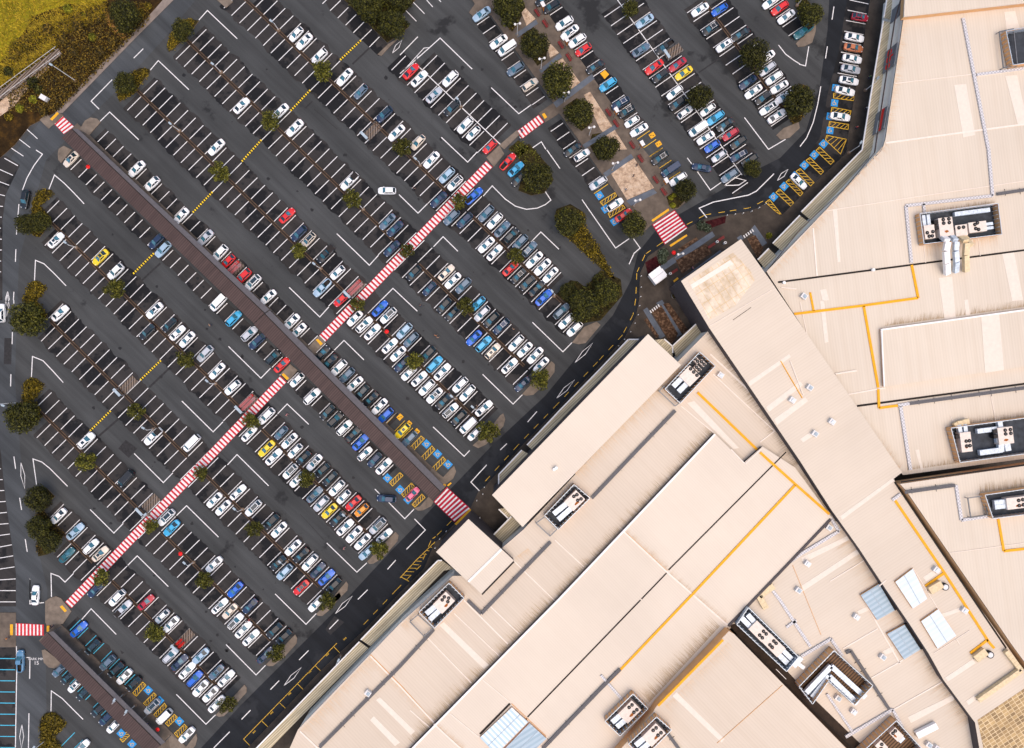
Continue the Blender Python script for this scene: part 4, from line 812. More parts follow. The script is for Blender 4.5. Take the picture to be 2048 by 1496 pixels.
for x, y, rz, lab in ((1422, 492, 33, 'dark red bench left of the round bin by the mall doors'), (1440, 479, 33, 'dark red bench right of the round bin by the mall doors'), (1347, 544, 33, 'dark red bench beside the white food trailer')): put(BE, x, y, rz, lab, 'bench')
def totem():
    r = empty('banner_pole'); a = MB(); a.tube((0, 0, 0), (0, 0, 4.6), .08, .06); a.build('pole', 'metal_grey', r)
    b = MB(); b.bar((0.05, -.5, 2.2), (0.05, .5, 2.2), .08, 2.2); b.build('banner', 'sign_orange', r); c = MB(); c.box((0, 0, 4.5), .8, 1.2, .1); c.build('cap', 'metal_white', r); remember(r); return r
TO = totem()
for n, (x, y) in enumerate(((1084, 30), (1130, 98), (1227, 235), (1277, 300), (1324, 372))): put(TO, x, y, 30, 'orange banner pole, %s down the promenade' % ORD[n + 1], 'banner pole', 'orange banners along the promenade')
def bollard():
    m = MB(); m.tube((0, 0, 0), (0, 0, .95), .09, .09, 8); m.tube((0, 0, .95), (0, 0, 1.0), .12, .08, 8); o = m.build('bollard', 'metal_white'); return o
BO = bollard()
bl = [(1529, 409), (1516, 417), (1501, 424), (1484, 428), (1468, 430), (1452, 432), (1281, 553), (1281, 575), (1280, 594), (1278, 612), (1275, 630), (1269, 647), (1260, 664), (1248, 679), (1236, 692), (969, 973), (966, 987), (954, 1000), (960, 1034), (945, 1037), (970, 1046), (893, 1061), (880, 1076), (871, 1094)]
for n, (x, y) in enumerate(bl):
    o = BO if n == 0 else BO.copy()
    if n: COL.objects.link(o)
    p = W(x, y); o.location = (p.x, p.y, .13)
    sec = ('on the curved kerb above the deep red garden', n + 1) if n < 6 else ('round the kerb bend below the food trailer', n - 5) if n < 15 else ('about the lower mall doors', n - 14)
    tag(o, 'white bollard %s, %s from the right' % (sec[0], ORD[sec[1]]), 'bollard', 'white bollards along the mall kerb')
m = MB(); m.tube((0, 0, 0), (0, 0, .7), .62, .7, 18, cap=False); m.tube((0, 0, .0), (0, 0, .55), .55, .6, 18, 1)
o = m.build('round_planter', ['cap_cream', 'mulch'], None, 40); o.location = W(1348, 592); o.location.z = .13; tag(o, 'round cream planter on the pavement beside the mall nave', 'planter')
for x, y, lab in ((1432, 485, 'round white bin between two red benches by the mall doors'), (1339, 548, 'round white bin between the food trailer and its bench'), (1448, 487, 'round white bin closest to the mall nave roof')):
    m = MB(); m.tube((0, 0, 0), (0, 0, .95), .3, .3, 14); m.tube((0, 0, .95), (0, 0, 1.0), .14, .12, 10, 1); o = m.build('litter_bin', ['metal_white', 'fan_black']); p = W(x, y); o.location = (p.x, p.y, .13); tag(o, lab, 'bin')
# food trailer
r = empty('food_trailer'); p = W(1316, 552, 2.4); r.location = (p.x, p.y, .13); r.rotation_euler = (0, 0, R(-53))
m = MB(); m.box((0, 0, .45), 2.6, 3.0, 2.0); m.build('body', 'metal_white', r)
m = MB(); m.box((-.25, 0, 2.45), 2.7, 3.2, .12); m.box((.1, 1.4, 2.45), 1.8, .7, .1); m.build('roof', 'cap_white', r)
m = MB(); m.bar((-.1, -1.55, 2.58), (-.1, 1.5, 2.58), .05, .02); m.build('roof_seam', 'metal_grey', r)
m = MB(); m.bar((1.3, -1.2, 1.3), (1.3, 1.2, 1.3), .05, .9); m.build('serving_hatch', 'glass_dark', r)
for a in (-1, 1):
    for b in (-1, 1): m = MB(); m.tube((a * 1.25, b * .8, .33), (a * 1.4, b * .8, .33), .33, .33, 14); m.build('wheel', 'tyre', r)
tag(r, 'white food trailer parked by the mall entrance garden', 'food trailer')
# metal cabinet, boardwalk
m = MB(); m.box((0, 0, 0), 1.5, 1.1, 1.3); o = m.build('cabinet', 'metal_white'); o.location = W(93, 199); o.rotation_euler = (0, 0, R(-30)); tag(o, 'white utility cabinet on the bank above the small red crossing', 'cabinet')
r = empty('boardwalk'); a, b = W(-30, 218), W(124, 105); m = MB(); m.bar((a.x, a.y, .6), (b.x, b.y, .6), 1.7, .12); m.build('deck', 'plank', r); d = (b - a).normalized(); n = Vector((-d.y, d.x, 0))
for s in (-1, 1):
    m = MB(); m.bar(a + n * s * .85 + Vector((0, 0, 1.45)), b + n * s * .85 + Vector((0, 0, 1.45)), .06, .05)
    for i in range(16): q = a.lerp(b, (i + .5) / 16) + n * s * .85; m.tube((q.x, q.y, .1), (q.x, q.y, 1.45), .03, .03, 6)
    m.build('railing', 'metal_white', r)
tag(r, 'sloping railed boardwalk on the bank at the top left', 'boardwalk')
# speed humps
for n, (a, b, lab) in enumerate((((721.8, 81), (680.7, 120), 'black and yellow speed hump furthest up, near the planted block'), ((620.5, 180.5), (581.5, 221.6), 'black and yellow speed hump between the second and third tree rows above walkway'), ((523, 280), (484, 323), 'black and yellow speed hump between the first and second tree rows above walkway'), ((425, 384), (386, 425), 'black and yellow speed hump just above the brown walkway'), ((308, 506.5), (266.7, 547.6), 'black and yellow speed hump just below the brown walkway'),
        ((321.8, 721), (281, 760), 'black and yellow speed hump below the row with two trees and dark SUV'), ((221.5, 821.5), (180.5, 861.6), 'black and yellow speed hump furthest down, above a lone white SUV'))):
    r = empty('speed_hump'); A, B = W(*a), W(*b); r.location = A; yy, kk = MB(), MB(); N = 21
    for i in range(N): (yy if i % 2 == 0 else kk).bar(A.lerp(B, i / N) - A + Vector((0, 0, Z2)), A.lerp(B, (i + .97) / N) - A + Vector((0, 0, Z2)), .42, .07)
    yy.build('yellow_segments', 'yellow_rubber', r); kk.build('black_segments', 'black_rubber', r); tag(r, lab, 'speed hump', 'striped speed humps in one line')
# trolley bays and trolleys
def trolley():
    r = MB(); F = [(-.42, -.27), (.42, -.22), (.42, .22), (-.42, .27)]
    for z in (.55, .72, .95):
        for i in range(4): r.bar((*F[i], z), (*F[(i + 1) % 4], z), .035, .035)
    for i in range(7): x = -.4 + i * .133; r.bar((x, -.25, .55), (x, .25, .55), .025, .02)
    for i in range(3): y = -.16 + .16 * i; r.bar((-.42, y, .55), (.42, y, .55), .025, .02)
    for p in F: r.bar((p[0] * .95, p[1] * .9, .1), (*p, .95), .03, .03)
    for p in F: r.tube((p[0] * .9, p[1] * .9 - .02, .07), (p[0] * .9, p[1] * .9 + .02, .07), .07, .07, 8)
    r.bar((-.5, -.28, 1.0), (-.5, .28, 1.0), .06, .05, 1); return r
TR = None
BAYS = ((746, 262, 44.5, 0, 'empty plank trolley bay in the third tree row above the walkway', ''), (470, 538, 44.5, 2, 'trolley bay holding two trolley rows between red cars above the brown walkway', 'bay between red cars'), (712, 576, 44.5, 2, 'trolley bay with two trolley rows beside the red crossing, above the walkway', 'bay by the crossing above walkway'), (258, 770, 44.5, 0, 'empty plank trolley bay in the second row below the walkway', ''), (498, 804, 44.5, 2, 'trolley bay with two trolley rows beside the red crossing, below the walkway', 'bay by the crossing below walkway'),
        (302, 1006, 44.5, 0, 'empty plank trolley bay beside the red crossing, third row below walkway', ''), (372, 1276, 44.5, 3, 'trolley bay with a few red trolleys in the lowest tree row', 'bay in the lowest tree row'), (1347, 104, 34, 0, 'empty plank trolley bay above the yellow car', ''))
trn = 0
for x, y, a, kind, lab, lab2 in BAYS:
    r = empty('trolley_bay'); p = W(x, y); r.location = (p.x, p.y, 0); r.rotation_euler = (0, 0, R(a)); m = MB(); m.box((0, 0, Z2), 4.2, 2.1, .05); m.build('floor', 'plank', r)
    for s in (-1, 0, 1): m = MB(); m.bar((-2, s * 1.0, .5), (2, s * 1.0, .5), .05, .05); m.tube((-2, s, .05), (-2, s, .5), .03, .03, 6); m.tube((2, s, .05), (2, s, .5), .03, .03, 6); m.build('rail', 'metal_grey', r)
    m = MB(); m.bar((-2.35, -1.1, 2.0), (-2.35, 1.1, 2.0), .6, .08); m.tube((-2.3, -1, .05), (-2.3, -1, 2.0), .04, .04, 6); m.tube((-2.3, 1, .05), (-2.3, 1, 2.0), .04, .04, 6); m.build('sign_board', 'pad_blue_grey', r)
    tag(r, lab, 'trolley bay', 'trolley bays among the parking rows')
    if kind:
        for s in (-1, 1):
            for i in range(11 if kind == 2 else 3):
                if TR is None: TR = trolley().build('shopping_trolley', ['trolley_pink', 'sign_red']); o = TR
                else: o = TR.copy(); COL.objects.link(o)
                if kind == 3 or (s == 1 and i >= 10):
                    if 'shopping_trolley_red' not in M: M['shopping_trolley_red'] = 1; RED = TR.data.copy(); RED.materials[0] = M['sign_red']
                    o.data = RED
                ca, sa = math.cos(R(a)), math.sin(R(a)); u = -1.5 + i * .3 + (.0 if s == 1 else -.1); v = s * .42
                o.location = (p.x + u * ca - v * sa, p.y + u * sa + v * ca, .08); o.rotation_euler = (0, 0, R(a)); trn += 1
                tag(o, ('%s shopping trolley in the %s row of the %s' % ('red' if o.data is not TR.data else 'pinkish nested', 'upper' if s == 1 else 'lower', lab2)), 'shopping trolley', 'trolleys in the ' + lab2)
# ------------------------------------------------------------------ vehicles
def interp(tab, x):
    for (x0, y0), (x1, y1) in zip(tab, tab[1:]):
        if x <= x1: return y0 + (y1 - y0) * max(0, (x - x0)) / (x1 - x0)
    return tab[-1][1]
class Spec: pass
def spec(**k):
    s = Spec(); s.__dict__.update(k); return s
# front is +x; deck = bonnet / boot height along the car; cabin = base and roof outlines
SPECS = {
 's': spec(L=4.75, W=1.84, deck=((-2.4, .92), (-2.2, .98), (-1.6, 1.0), (.8, .98), (1.9, .84), (2.4, .66)), base=(-1.78, 1.10), roof=(-.92, .12), zr=1.45, tw=.565, cab='car'),
 'h': spec(L=4.15, W=1.76, deck=((-2.1, .95), (.9, .98), (1.6, .86), (2.1, .66)), base=(-1.98, 1.08), roof=(-1.25, .16), zr=1.50, tw=.565, cab='car'),
 'v': spec(L=4.65, W=1.88, deck=((-2.35, 1.02), (.9, 1.08), (1.8, .98), (2.35, .74)), base=(-2.2, 1.12), roof=(-1.62, .26), zr=1.70, tw=.60, cab='car'),
 'n': spec(L=4.95, W=1.92, deck=((-2.5, 1.05), (1.6, 1.12), (2.1, 1.0), (2.5, .78)), base=(-2.44, 1.85), roof=(-2.3, 1.1), zr=1.98, tw=.76, cab='car'),
 'u': spec(L=5.3, W=1.90, deck=((-2.65, 1.05), (.9, 1.06), (2.0, .98), (2.65, .76)), base=(-.80, 1.28), roof=(-.55, .50), zr=1.76, tw=.60, cab='ute'),
}
def halfw(s, x):
    t = abs(x) / (s.L / 2); return s.W / 2 * (1 - .30 * max(0, (t - .52) / .48) ** 2.6) * (1 if t < .985 else .93)
def body_mesh(s):
    m = MB(); nx, ny = 22, 6; xs = [-s.L / 2 + s.L * (.5 - .5 * math.cos(math.pi * i / nx)) for i in range(nx + 1)]
    prof = []
    for x in xs:
        w = halfw(s, x); z = interp(s.deck, x); lo = .24 if abs(x) < s.L * .42 else .36
        ring = [(-w * .93, lo), (-w, .45), (-w, .66), (-w * .965, z - .07), (-w * .86, z)]
        ring += [(-w * .86 + 2 * w * .86 * j / ny, z + .035 * (1 - (2 * j / ny - 1) ** 2)) for j in range(1, ny)]
        ring += [(w * .86, z), (w * .965, z - .07), (w, .66), (w, .45), (w * .93, lo)]
        prof.append([(x, y, zz) for y, zz in ring])
    n = len(prof[0])
    for i in range(nx):
        for j in range(n - 1):
            x = (xs[i] + xs[i + 1]) / 2
            if s.cab == 'ute' and -s.L / 2 + .12 < x < s.base[0] - .05 and 5 <= j < n - 6: continue
            m.face([prof[i][j], prof[i + 1][j], prof[i + 1][j + 1], prof[i][j + 1]][::-1])
    m.face(prof[0]); m.face(prof[-1][::-1])
    # greenhouse
    b0, b1 = s.base; r0, r1 = s.roof; wb = s.W / 2 * .87; wr = s.tw * s.W / 1.84; zd = interp(s.deck, 0) - .03
    zb0, zb1 = interp(s.deck, b0) - .02, interp(s.deck, b1) - .02
    def lv(t):  # t 0..1 from belt to roof edge
        xa, xb = b0 + (r0 - b0) * t, b1 + (r1 - b1) * t; y = wb + (wr - wb) * t; za, zb = zb0 + (s.zr - .05 - zb0) * t, zb1 + (s.zr - .05 - zb1) * t
        c = .14
        return [(xa, -y + c, za), (xa + c, -y, za), (xb - c * 1.6, -y, zb), (xb, -y + c * 1.8, zb), (xb, y - c * 1.8, zb), (xb - c * 1.6, y, zb), (xa + c, y, za), (xa, y - c, za)]
    rings = [lv(0), lv(.55), lv(1.0)]
    top = [(x * .94 + (r0 + r1) / 2 * .06, y * .9, s.zr) for x, y, z in rings[-1]]; rings.append(top)
    for A, B in zip(rings, rings[1:]):
        for j in range(8): k = (j + 1) % 8; m.face([A[j], A[k], B[k], B[j]])
    m.face(top)
    if s.cab == 'ute':   # open tray: floor and inner walls
        x0, x1, y = -s.L / 2 + .16, s.base[0] - .1, s.W / 2 * .80
        m.face([(x0, -y, .62), (x1, -y, .62), (x1, y, .62), (x0, y, .62)], 1)
        z = 1.05
        for a, b in (((x0, -y), (x1, -y)), ((x1, -y), (x1, y)), ((x1, y), (x0, y)), ((x0, y), (x0, -y))): m.face([(*a, z), (*b, z), (*b, .62), (*a, .62)], 1)
    # lamps
    for sg in (-1, 1):
        xf = s.L / 2; y = halfw(s, xf * .93) * sg
        m.bar((xf * .93, y * .62, interp(s.deck, xf * .9) - .05), (xf * .86, y * .98, interp(s.deck, xf * .86) - .05), .14, .07, 3)
        xr = -s.L / 2; m.bar((xr * .985, sg * halfw(s, xr * .95) * .6, .78), (xr * .94, sg * halfw(s, xr * .95) * .98, .80), .12, .15, 2)
        m.bar((b1 - .35, sg * s.W / 2 * .95, zd), (b1 - .35, sg * (s.W / 2 + .14), zd), .12, .13)
    me = m.build('body', ['car_w', 'fan_black', 'lamp_red', 'lamp_clear'], None, 38); d = me.data; bpy.data.objects.remove(me); return d
def pane_meshes(s):
    b0, b1 = s.base; r0, r1 = s.roof; wb = s.W / 2 * .87; wr = s.tw * s.W / 1.84; zb0, zb1 = interp(s.deck, b0) - .02, interp(s.deck, b1) - .02; zt = s.zr - .05
    def P(front, t, u, off=.012):
        xb, xr, zb = (b1, r1, zb1) if front else (b0, r0, zb0); y = (wb + (wr - wb) * t) * u
        return (xb + (xr - xb) * t + (off if front else -off), y, zb + (zt - zb) * t + off)
    out = {}
    def mesh(name, quads, mat):
        m = MB()
        for q in quads: m.face(q)
        o = m.build(name, mat); d = o.data; bpy.data.objects.remove(o); return d
    def grid(front):
        Q = []
        for i in range(4):
            u0, u1 = -.9 + .45 * i, -.9 + .45 * (i + 1)
            q = [P(front, .06, u0), P(front, .06, u1), P(front, .97, u1), P(front, .97, u0)]; Q.append(q if front else q[::-1])
        return Q
    out['windscreen'] = mesh('windscreen', grid(True), 'glass'); out['rear_window'] = mesh('rear_window', grid(False), 'glass_dark' if s.cab != 'ute' else 'glass')
    for nm, sg in (('a', -1), ('b', 1)):
        def Q(x, t): y = wb + (wr - wb) * t + .012; return (x, sg * y, zb1 + (zt - zb1) * t)
        x0, x1 = b0 + .42, b1 - .34; y0, y1 = r0 + .14, r1 - .1; xm = (x0 + x1) / 2; ym = (y0 + y1) / 2
        qs = [[Q(x0, .1), Q(xm - .04, .1), Q(ym - .04, .9), Q(y0, .9)], [Q(xm + .04, .1), Q(x1, .1), Q(y1, .9), Q(ym + .04, .9)]]
        out['side_window_' + nm] = mesh('side_window', [q if sg < 0 else q[::-1] for q in qs], 'glass_dark')
    cx, l = (r0 + r1) / 2 + .15, .75
    out['sunroof'] = mesh('sunroof', [[(cx - l / 2, -.36, s.zr + .008), (cx + l / 2, -.36, s.zr + .008), (cx + l / 2, .36, s.zr + .008), (cx - l / 2, .36, s.zr + .008)]], 'glass_dark')
    xa, xb2 = r0 + .12, r1 - .12
    out['glass_roof'] = mesh('glass_roof', [[(xa, -wr * .8, s.zr + .008), (xb2, -wr * .8, s.zr + .008), (xb2, wr * .8, s.zr + .008), (xa, wr * .8, s.zr + .008)]], 'glass_dark')
    m = MB()
    for sg in (-1, 1): m.bar((r0 + .1, sg * wr * .88, s.zr - .0), (r1 - .1, sg * wr * .88, s.zr), .06, .07)
    for x in (r0 + .4, r1 - .35): m.bar((x, -wr * .88, s.zr + .05), (x, wr * .88, s.zr + .05), .07, .05)
    o = m.build('roof_rack', 'metal_white'); out['roof_rack'] = o.data; bpy.data.objects.remove(o)
    if s.cab == 'ute':
        m = MB(); m.box((-s.L / 4 - .42, 0, 1.08), s.L / 2 - .98, s.W * .82, .04); o = m.build('tray_cover', 'fan_black'); out['tray_cover'] = o.data; bpy.data.objects.remove(o)
    m = MB(); m.tube((0, -.1, 0), (0, .1, 0), .32, .32, 14); m.tube((0, -.105, 0), (0, .105, 0), .2, .2, 12, 1); o = m.build('wheel', ['tyre', 'metal_grey']); out['wheel'] = o.data; bpy.data.objects.remove(o)
    return out
BODY = {k: body_mesh(s) for k, s in SPECS.items()}; PANE = {k: pane_meshes(s) for k, s in SPECS.items()}
VNAME = {'s': ('parked_car', 'sedan', 'car'), 'h': ('parked_car', 'hatchback', 'car'), 'v': ('parked_suv', 'SUV', 'SUV'), 'n': ('parked_van', 'van', 'van'), 'u': ('pickup_truck', 'pickup', 'pickup')}
VC = {}
def vehicle_proto(ty, col, ex):
    key = (ty, col, ex)
    if key in VC: return copy_tree(VC[key])
    s = SPECS[ty]; root = empty(VNAME[ty][0])
    d = BODY[ty].copy(); d.materials[0] = M['car_' + col]
    def add(nm, me, loc=None):
        o = bpy.data.objects.new(nm, me); COL.objects.link(o); o.parent = root
        if loc: o.location = loc
    add('body', d); P = PANE[ty]; add('windscreen', P['windscreen']); add('rear_window', P['rear_window']); add('side_window', P['side_window_a']); add('side_window', P['side_window_b'])
    for sx in (-1, 1):
        for sy in (-1, 1): add('wheel', P['wheel'], (sx * s.L * .295 + .04, sy * (s.W / 2 - .10), .32))
    e = {'o': 'sunroof', 'g': 'glass_roof', 'k': 'roof_rack', 't': 'tray_cover'}.get(ex)
    if e and e in P: add(e, P[e])
    KID[root.name] = [o for o in PENDING(root)]; VC[key] = root; return root
def PENDING(root): return [o for o in COL.objects if o.parent == root]
# x y colour type heading [extra]; heading d = bonnet down-left, u = bonnet up-right, or an angle in degrees
CARS = {10: '965 345 w h d,1045 415 w s d,1195 565 w v d,1440 765 w s d,1600 910 g h d,1835 1135 n v d g,1955 1320 w s d,415 1055 w s u,795 1110 w s d,945 1275 w s d,155 1460 w s d',
20: '105 705 r s u,190 780 w s u,340 950 s s u,500 780 w v d,520 1080 k v d,650 1250 w v d,735 1330 w h d,895 1460 r h d,820 145 i s d,990 420 w s d,1070 480 w n d,1155 690 g v d,1295 840 t v u,180 1410 t h d,1435 20 k s d,1515 75 k v d,1640 230 w v d,1690 315 w s d o,1770 405 w v d,1830 495 r h d,1940 660 k s d',
30: '75 835 c v d,445 205 i s d,410 495 g s u,650 470 k u d,540 665 r s d,775 645 m s d,605 755 k v d,835 725 y s d,745 920 w v d,770 1030 k v d,850 1120 w h u,1075 1090 w h d,1150 1175 c v d,1245 1240 k s d,975 1280 w n d,1055 1375 w s d,1300 1335 m v d,1385 1425 k v d,1115 1450 b h d,1000 95 w s d,1195 95 b h d,1100 285 k v d k,1400 340 k s d,1240 450 w v d o,1665 575 w s d,1670 685 s v d,1475 820 n s d,1740 780 w v d,1525 915 w s d,1790 865 w s d,1630 975 k v d,1840 960 w s d,1690 1080 w s d o,1770 1165 w s u,205 1030 n v d k,260 1105 k v d k,320 1210 w h d,390 1295 w s d,1710 30 w s d,1795 80 r v d,1860 165 w s d',
40: '550 155 m h -10 g,500 340 w s -10,490 435 z s -10,480 535 w s -10,465 630 s s -10,450 735 w s -10 o,415 830 w s -10,370 1065 w s -10,30 278 e u d',
1: '705 90 t s d o,250 490 k v -100,1365 190 w s d,1520 335 w h d,1810 660 w s d,1560 905 n v d,1620 985 i v d,560 905 w s u o,1005 1075 y s d g,1150 1210 w v d',
11: '875 660 r s u,985 830 n v d,1080 900 t v d g,1490 310 w u d t,1865 405 w v 180,1870 715 g s d,1940 780 n s d,1915 985 n s d,1255 1040 k u d t,1370 1220 w h d,1220 1375 i u d,60 880 s s d,200 1030 w v d,285 1115 r h d,430 1260 r v d,525 1325 w v d g,670 1455 w s d,1400 1490 r h d,185 1520 w n d',
21: '310 95 w s d,465 250 i v d,550 330 w v d g,390 500 n s d,745 455 b u u,1075 115 r u u,1155 190 c s u,1190 285 k s d,515 670 g v d,650 705 n v d,855 630 g v d,945 705 w v d,1015 785 g s u,1110 850 k v u g,1195 915 g v d,1295 985 g v u k,1340 1095 w s d,1420 1165 w s d,1500 1245 w s d,860 945 w s d,945 1025 w s u,1105 1185 r s u,1185 1260 k v d k,1275 1335 k v d,1365 1380 k s u,1440 1475 b s u,140 1230 k v d,465 1225 t s u,525 1300 w s d,635 1340 g v d,295 1385 n h d,1735 20 k s d,1815 50 w h u,1975 325 s v d',
31: '600 80 k v 214 k,705 195 n n 214,780 290 w v 214,150 545 w v 34,235 650 r s 34,1195 65 s h d,1385 65 n v d k,1490 95 k v d,1015 175 n s 170,1300 265 g v d,1985 310 w s -45',
2: '10 130 w v 90,600 135 w s u,1545 110 w s d o,1465 315 k v d,1685 245 k v d,1770 330 w s u,1870 400 w s d,1530 1365 w u d t,1905 1420 w n d,855 1400 w v u o',
12: '335 185 c v u,490 335 s v u,565 410 n v d,730 570 k v u g,820 650 r s u,60 545 s v d,165 705 w s d,325 875 w v d,915 220 w s d,985 310 w s d,1550 190 w s d,1645 255 w v u o,1725 325 w s u,1795 85 b s u,1880 155 w v d g,1215 535 k s u,1290 620 k s d,1385 675 w v d,1465 745 g v d,1545 840 w s d,1620 925 k v d g,1700 990 k s d,1795 1065 w s d,1850 1150 b v d,1900 460 w s u,965 795 w h d,1115 960 w v u,1270 1120 k v d,1345 1185 k v u,1445 1280 w v u,1530 1340 k s u,1600 1415 b s u,660 1155 w v d,490 1335 w s u,805 1320 g h d,890 1405 w s d g,670 1490 y s d',
22: '445 60 k v d,530 140 k s d,785 40 c h d,815 130 s v d,905 190 k v d,1010 260 n v d k,740 380 b s d,835 440 c v u,930 515 t v u o,1160 430 w v d,1245 495 w s d,1350 555 w s d,1410 650 w s d,1100 665 w s u o,1230 850 n s d,1615 115 g v u,1660 210 w v d,1745 290 w v d,45 310 i v d,110 395 g v d,280 540 k v d,350 645 c v u,425 720 w s u,20 540 w s d,25 640 n s d,90 730 w v d,195 790 w s u,275 880 w v d,350 960 w s d g,440 1010 k s d,505 1105 w v u g,590 1175 k v d,600 845 w v d,670 925 w v d,835 1080 w s u,690 1260 w n d,745 1340 w h d,25 1305 y v d o,95 1385 g v d',
3: '580 660 w s d,755 820 i s u,905 965 w v u,1005 1045 t s u o,670 1055 e s u,1660 675 w v d g,1710 780 c s d,350 1450 w s 90,960 1400 n s d,1170 1465 w v d,1465 1530 m s u,1245 275 k n d',
13: '740 75 w s u,950 10 w h d,1030 75 k h d,1135 120 w s d g,1215 195 k v d,900 215 w v d g,970 295 w v d o,1295 280 k v d g,1365 380 w v d,1145 450 g s u g,1210 535 s v d,1290 610 y s d,1430 465 w h d,1525 525 r s d,1605 595 o h d,1375 685 k s d,1450 775 w s u,1540 845 w s d,1625 920 w s d,1770 755 s v d g,1840 860 w s u,1665 1020 i s d,380 425 w s u,145 505 w s d,235 585 w s d,530 580 w v d g,715 715 k v d,785 795 w s d,925 975 w s d,1005 1050 k s d,1095 1120 w v d,785 1130 k v d,845 1220 i v d,1175 1200 n s u,1260 1270 b s u,1015 1380 r s d g,1330 1345 k v d,1860 485 n v 175,140 1145 w s d,345 1390 b s d,1645 40 w h u,1745 100 n v d,1835 160 w s u',
23: '125 440 p h u',
4: '1230 115 s u u t,1615 185 w h d,1710 270 w s d,790 320 b s u,930 495 k v d g,1075 650 g v d,1155 715 k v d,1235 785 w s d,1335 860 k v d,1700 575 s v u,1795 650 n s u,1870 730 w s u,1945 810 b v u,1995 575 i s d,2000 905 w s d,1515 1085 s v d g,1635 1185 w n d,1860 1370 w s d,200 630 a u 90,585 720 g h d,670 795 k h d g,740 870 w h d o,840 950 k v d g,985 1110 k v d,1065 1200 n v d,1130 1280 w h d,815 1490 w h u',
14: '200 85 w s u o,300 130 t s d,355 235 w v u g,435 320 w s u,510 400 w s u,490 75 n s d,745 325 k v d,840 390 k v d,660 580 n s u,1165 60 w s d,160 740 g s d o,260 805 w s u,105 965 w s d,170 1065 w s u'}
# nearest bay lookup
BAYC = []
for r in ROWS:
    for side, rng in (('u', r.up), ('l', r.low)):
        if rng is None: continue
        sg = -1 if side == 'u' else 1
        for k in range(rng[0] - 1, rng[1] + 1):
            p = r.at(k + .5); BAYC.append((r, side, k, (p[0] + sg * r.hv[0] * .52 * 1, p[1] + sg * r.hv[1] * .52), sg))
cars = []; taken = {}
for t in CARS:
    for e in CARS[t].split(','):
        f = e.split(); x, y = T(t, float(f[0]), float(f[1])); fac = (H - .8) / H
        x, y = CX + (x - CX) * fac, CY + (y - CY) * fac; col, ty, hd = f[2], f[3], f[4]; ex = f[5] if len(f) > 5 else ''
        c = dict(key=(t, int(f[0])), x=x, y=y, col=col, ty=ty, ex=ex, row=None)
        if hd in 'du':
            best = None
            for r, side, k, p, sg in BAYC:
                hv = Vector(r.hv).normalized(); ax = Vector((-hv.y, hv.x)); d = Vector((x - p[0], y - p[1])); du, dvv = abs(d.dot(ax)), abs(d.dot(hv))
                if du < 13 and dvv < 20 and (best is None or du + dvv * .4 < best[0]): best = (du + dvv * .4, r, side, k, p, d.dot(hv), hv)
            if best:
                _, r, side, k, p, off, hv = best
                if (r.key, side, k) in taken:
                    for kk in (k + 1, k - 1):
                        if (r.key, side, kk) not in taken:
                            print('CAR MOVED', t, e, r.key, side, k, '->', kk); pp_ = r.at(kk + .5); p0 = r.at(k + .5); p = (p[0] + pp_[0] - p0[0], p[1] + pp_[1] - p0[1]); k = kk; break
                    else: print('CAR CLASH', t, e, r.key, side, k)
                taken[(r.key, side, k)] = c; off = max(-9, min(9, off)); ax = Vector((-hv.y, hv.x)); lat = Vector((x - p[0], y - p[1])).dot(ax); lat = max(-2.0, min(2.0, lat * .4))
                c['x'], c['y'] = p[0] + hv.x * off + ax.x * lat, p[1] + hv.y * off + ax.y * lat; c.update(row=r.key, side=side, k=k)
                ang = math.atan2(-r.hv[1], r.hv[0]); 
                if math.cos(ang - R(225)) < 0: ang += math.pi
            else:
                ang = R(225); c['row'] = None; print('CAR FREE', t, e, round(x), round(y))
            if hd == 'u': ang += math.pi
        else: ang = R(float(hd))
        c['ang'] = ang + random.gauss(0, R(1.3)); cars.append(c)
print('CARS', len(cars), {k: sum(1 for c in cars if c['ty'] == k) for k in SPECS})
# labels: by look, then by neighbours in the row, then by count from a landmark
EXW = {'o': 'with a sunroof', 'g': 'with a black glass roof', 'k': 'with a roof rack', 't': 'with a covered tray'}
def desc(c): return CARCOL[c['col']][0] + ' ' + VNAME[c['ty']][1]
FREE = {(1, 250): 'black SUV driving on the left road beside a golden shrub bed', (2, 10): 'white SUV cut off by the left edge of the picture', (3, 350): 'white sedan waiting on the left road above the small red crossing', (4, 200): 'steel blue pickup on the left road between blue bay lines',
        (11, 1865): 'white SUV driving across the lane above the second tree row', (13, 1860): 'navy SUV turning in the lane beside the pink hatchback', (31, 1015): 'navy sedan turning out across the lane below the white-lined row', (31, 1985): 'white sedan among the wheelchair bays below the mall awning',
        (1, 705): 'cream sedan with a sunroof beside the top of the brown walkway', (21, 1075): 'red pickup with an open tray at the grassy island', (21, 1155): 'sky blue sedan between the red pickup and a black sedan', (21, 1190): 'black sedan half under the island tree beside a sky blue sedan',
        (31, 600): 'black SUV with a roof rack beside the lower promenade benches', (31, 705): 'navy van beside the lower promenade benches', (31, 780): 'white SUV at the foot of the promenade next to a navy van', (31, 150): 'white SUV between hatched strips left of the wide tan square', (31, 235): 'red sedan beside the dark tree left of the wide deep red crossing',
        (22, 25): 'yellow SUV with a sunroof on a yellow-marked bay above the walkway', (22, 95): 'slate SUV between the yellow SUV and the wheelchair bays', (23, 125): 'pink hatchback parked beside the lower end of the walkway', (4, 1515): 'silver SUV with a black glass roof in the wheelchair bays', (4, 1635): 'white van in the wheelchair bays beside the lower-left walkway',
        (4, 1860): 'white sedan last in the wheelchair bays at the lower-left island', (4, 815): 'white hatchback at the bottom edge beside blue bay lines'}
ROWLAB = {'R4u': 'on the upper edge of the brown walkway', 'R4l': 'on the lower edge of the brown walkway', 'R9u': 'above the lower-left walkway', 'R9l': 'below the lower-left walkway'}
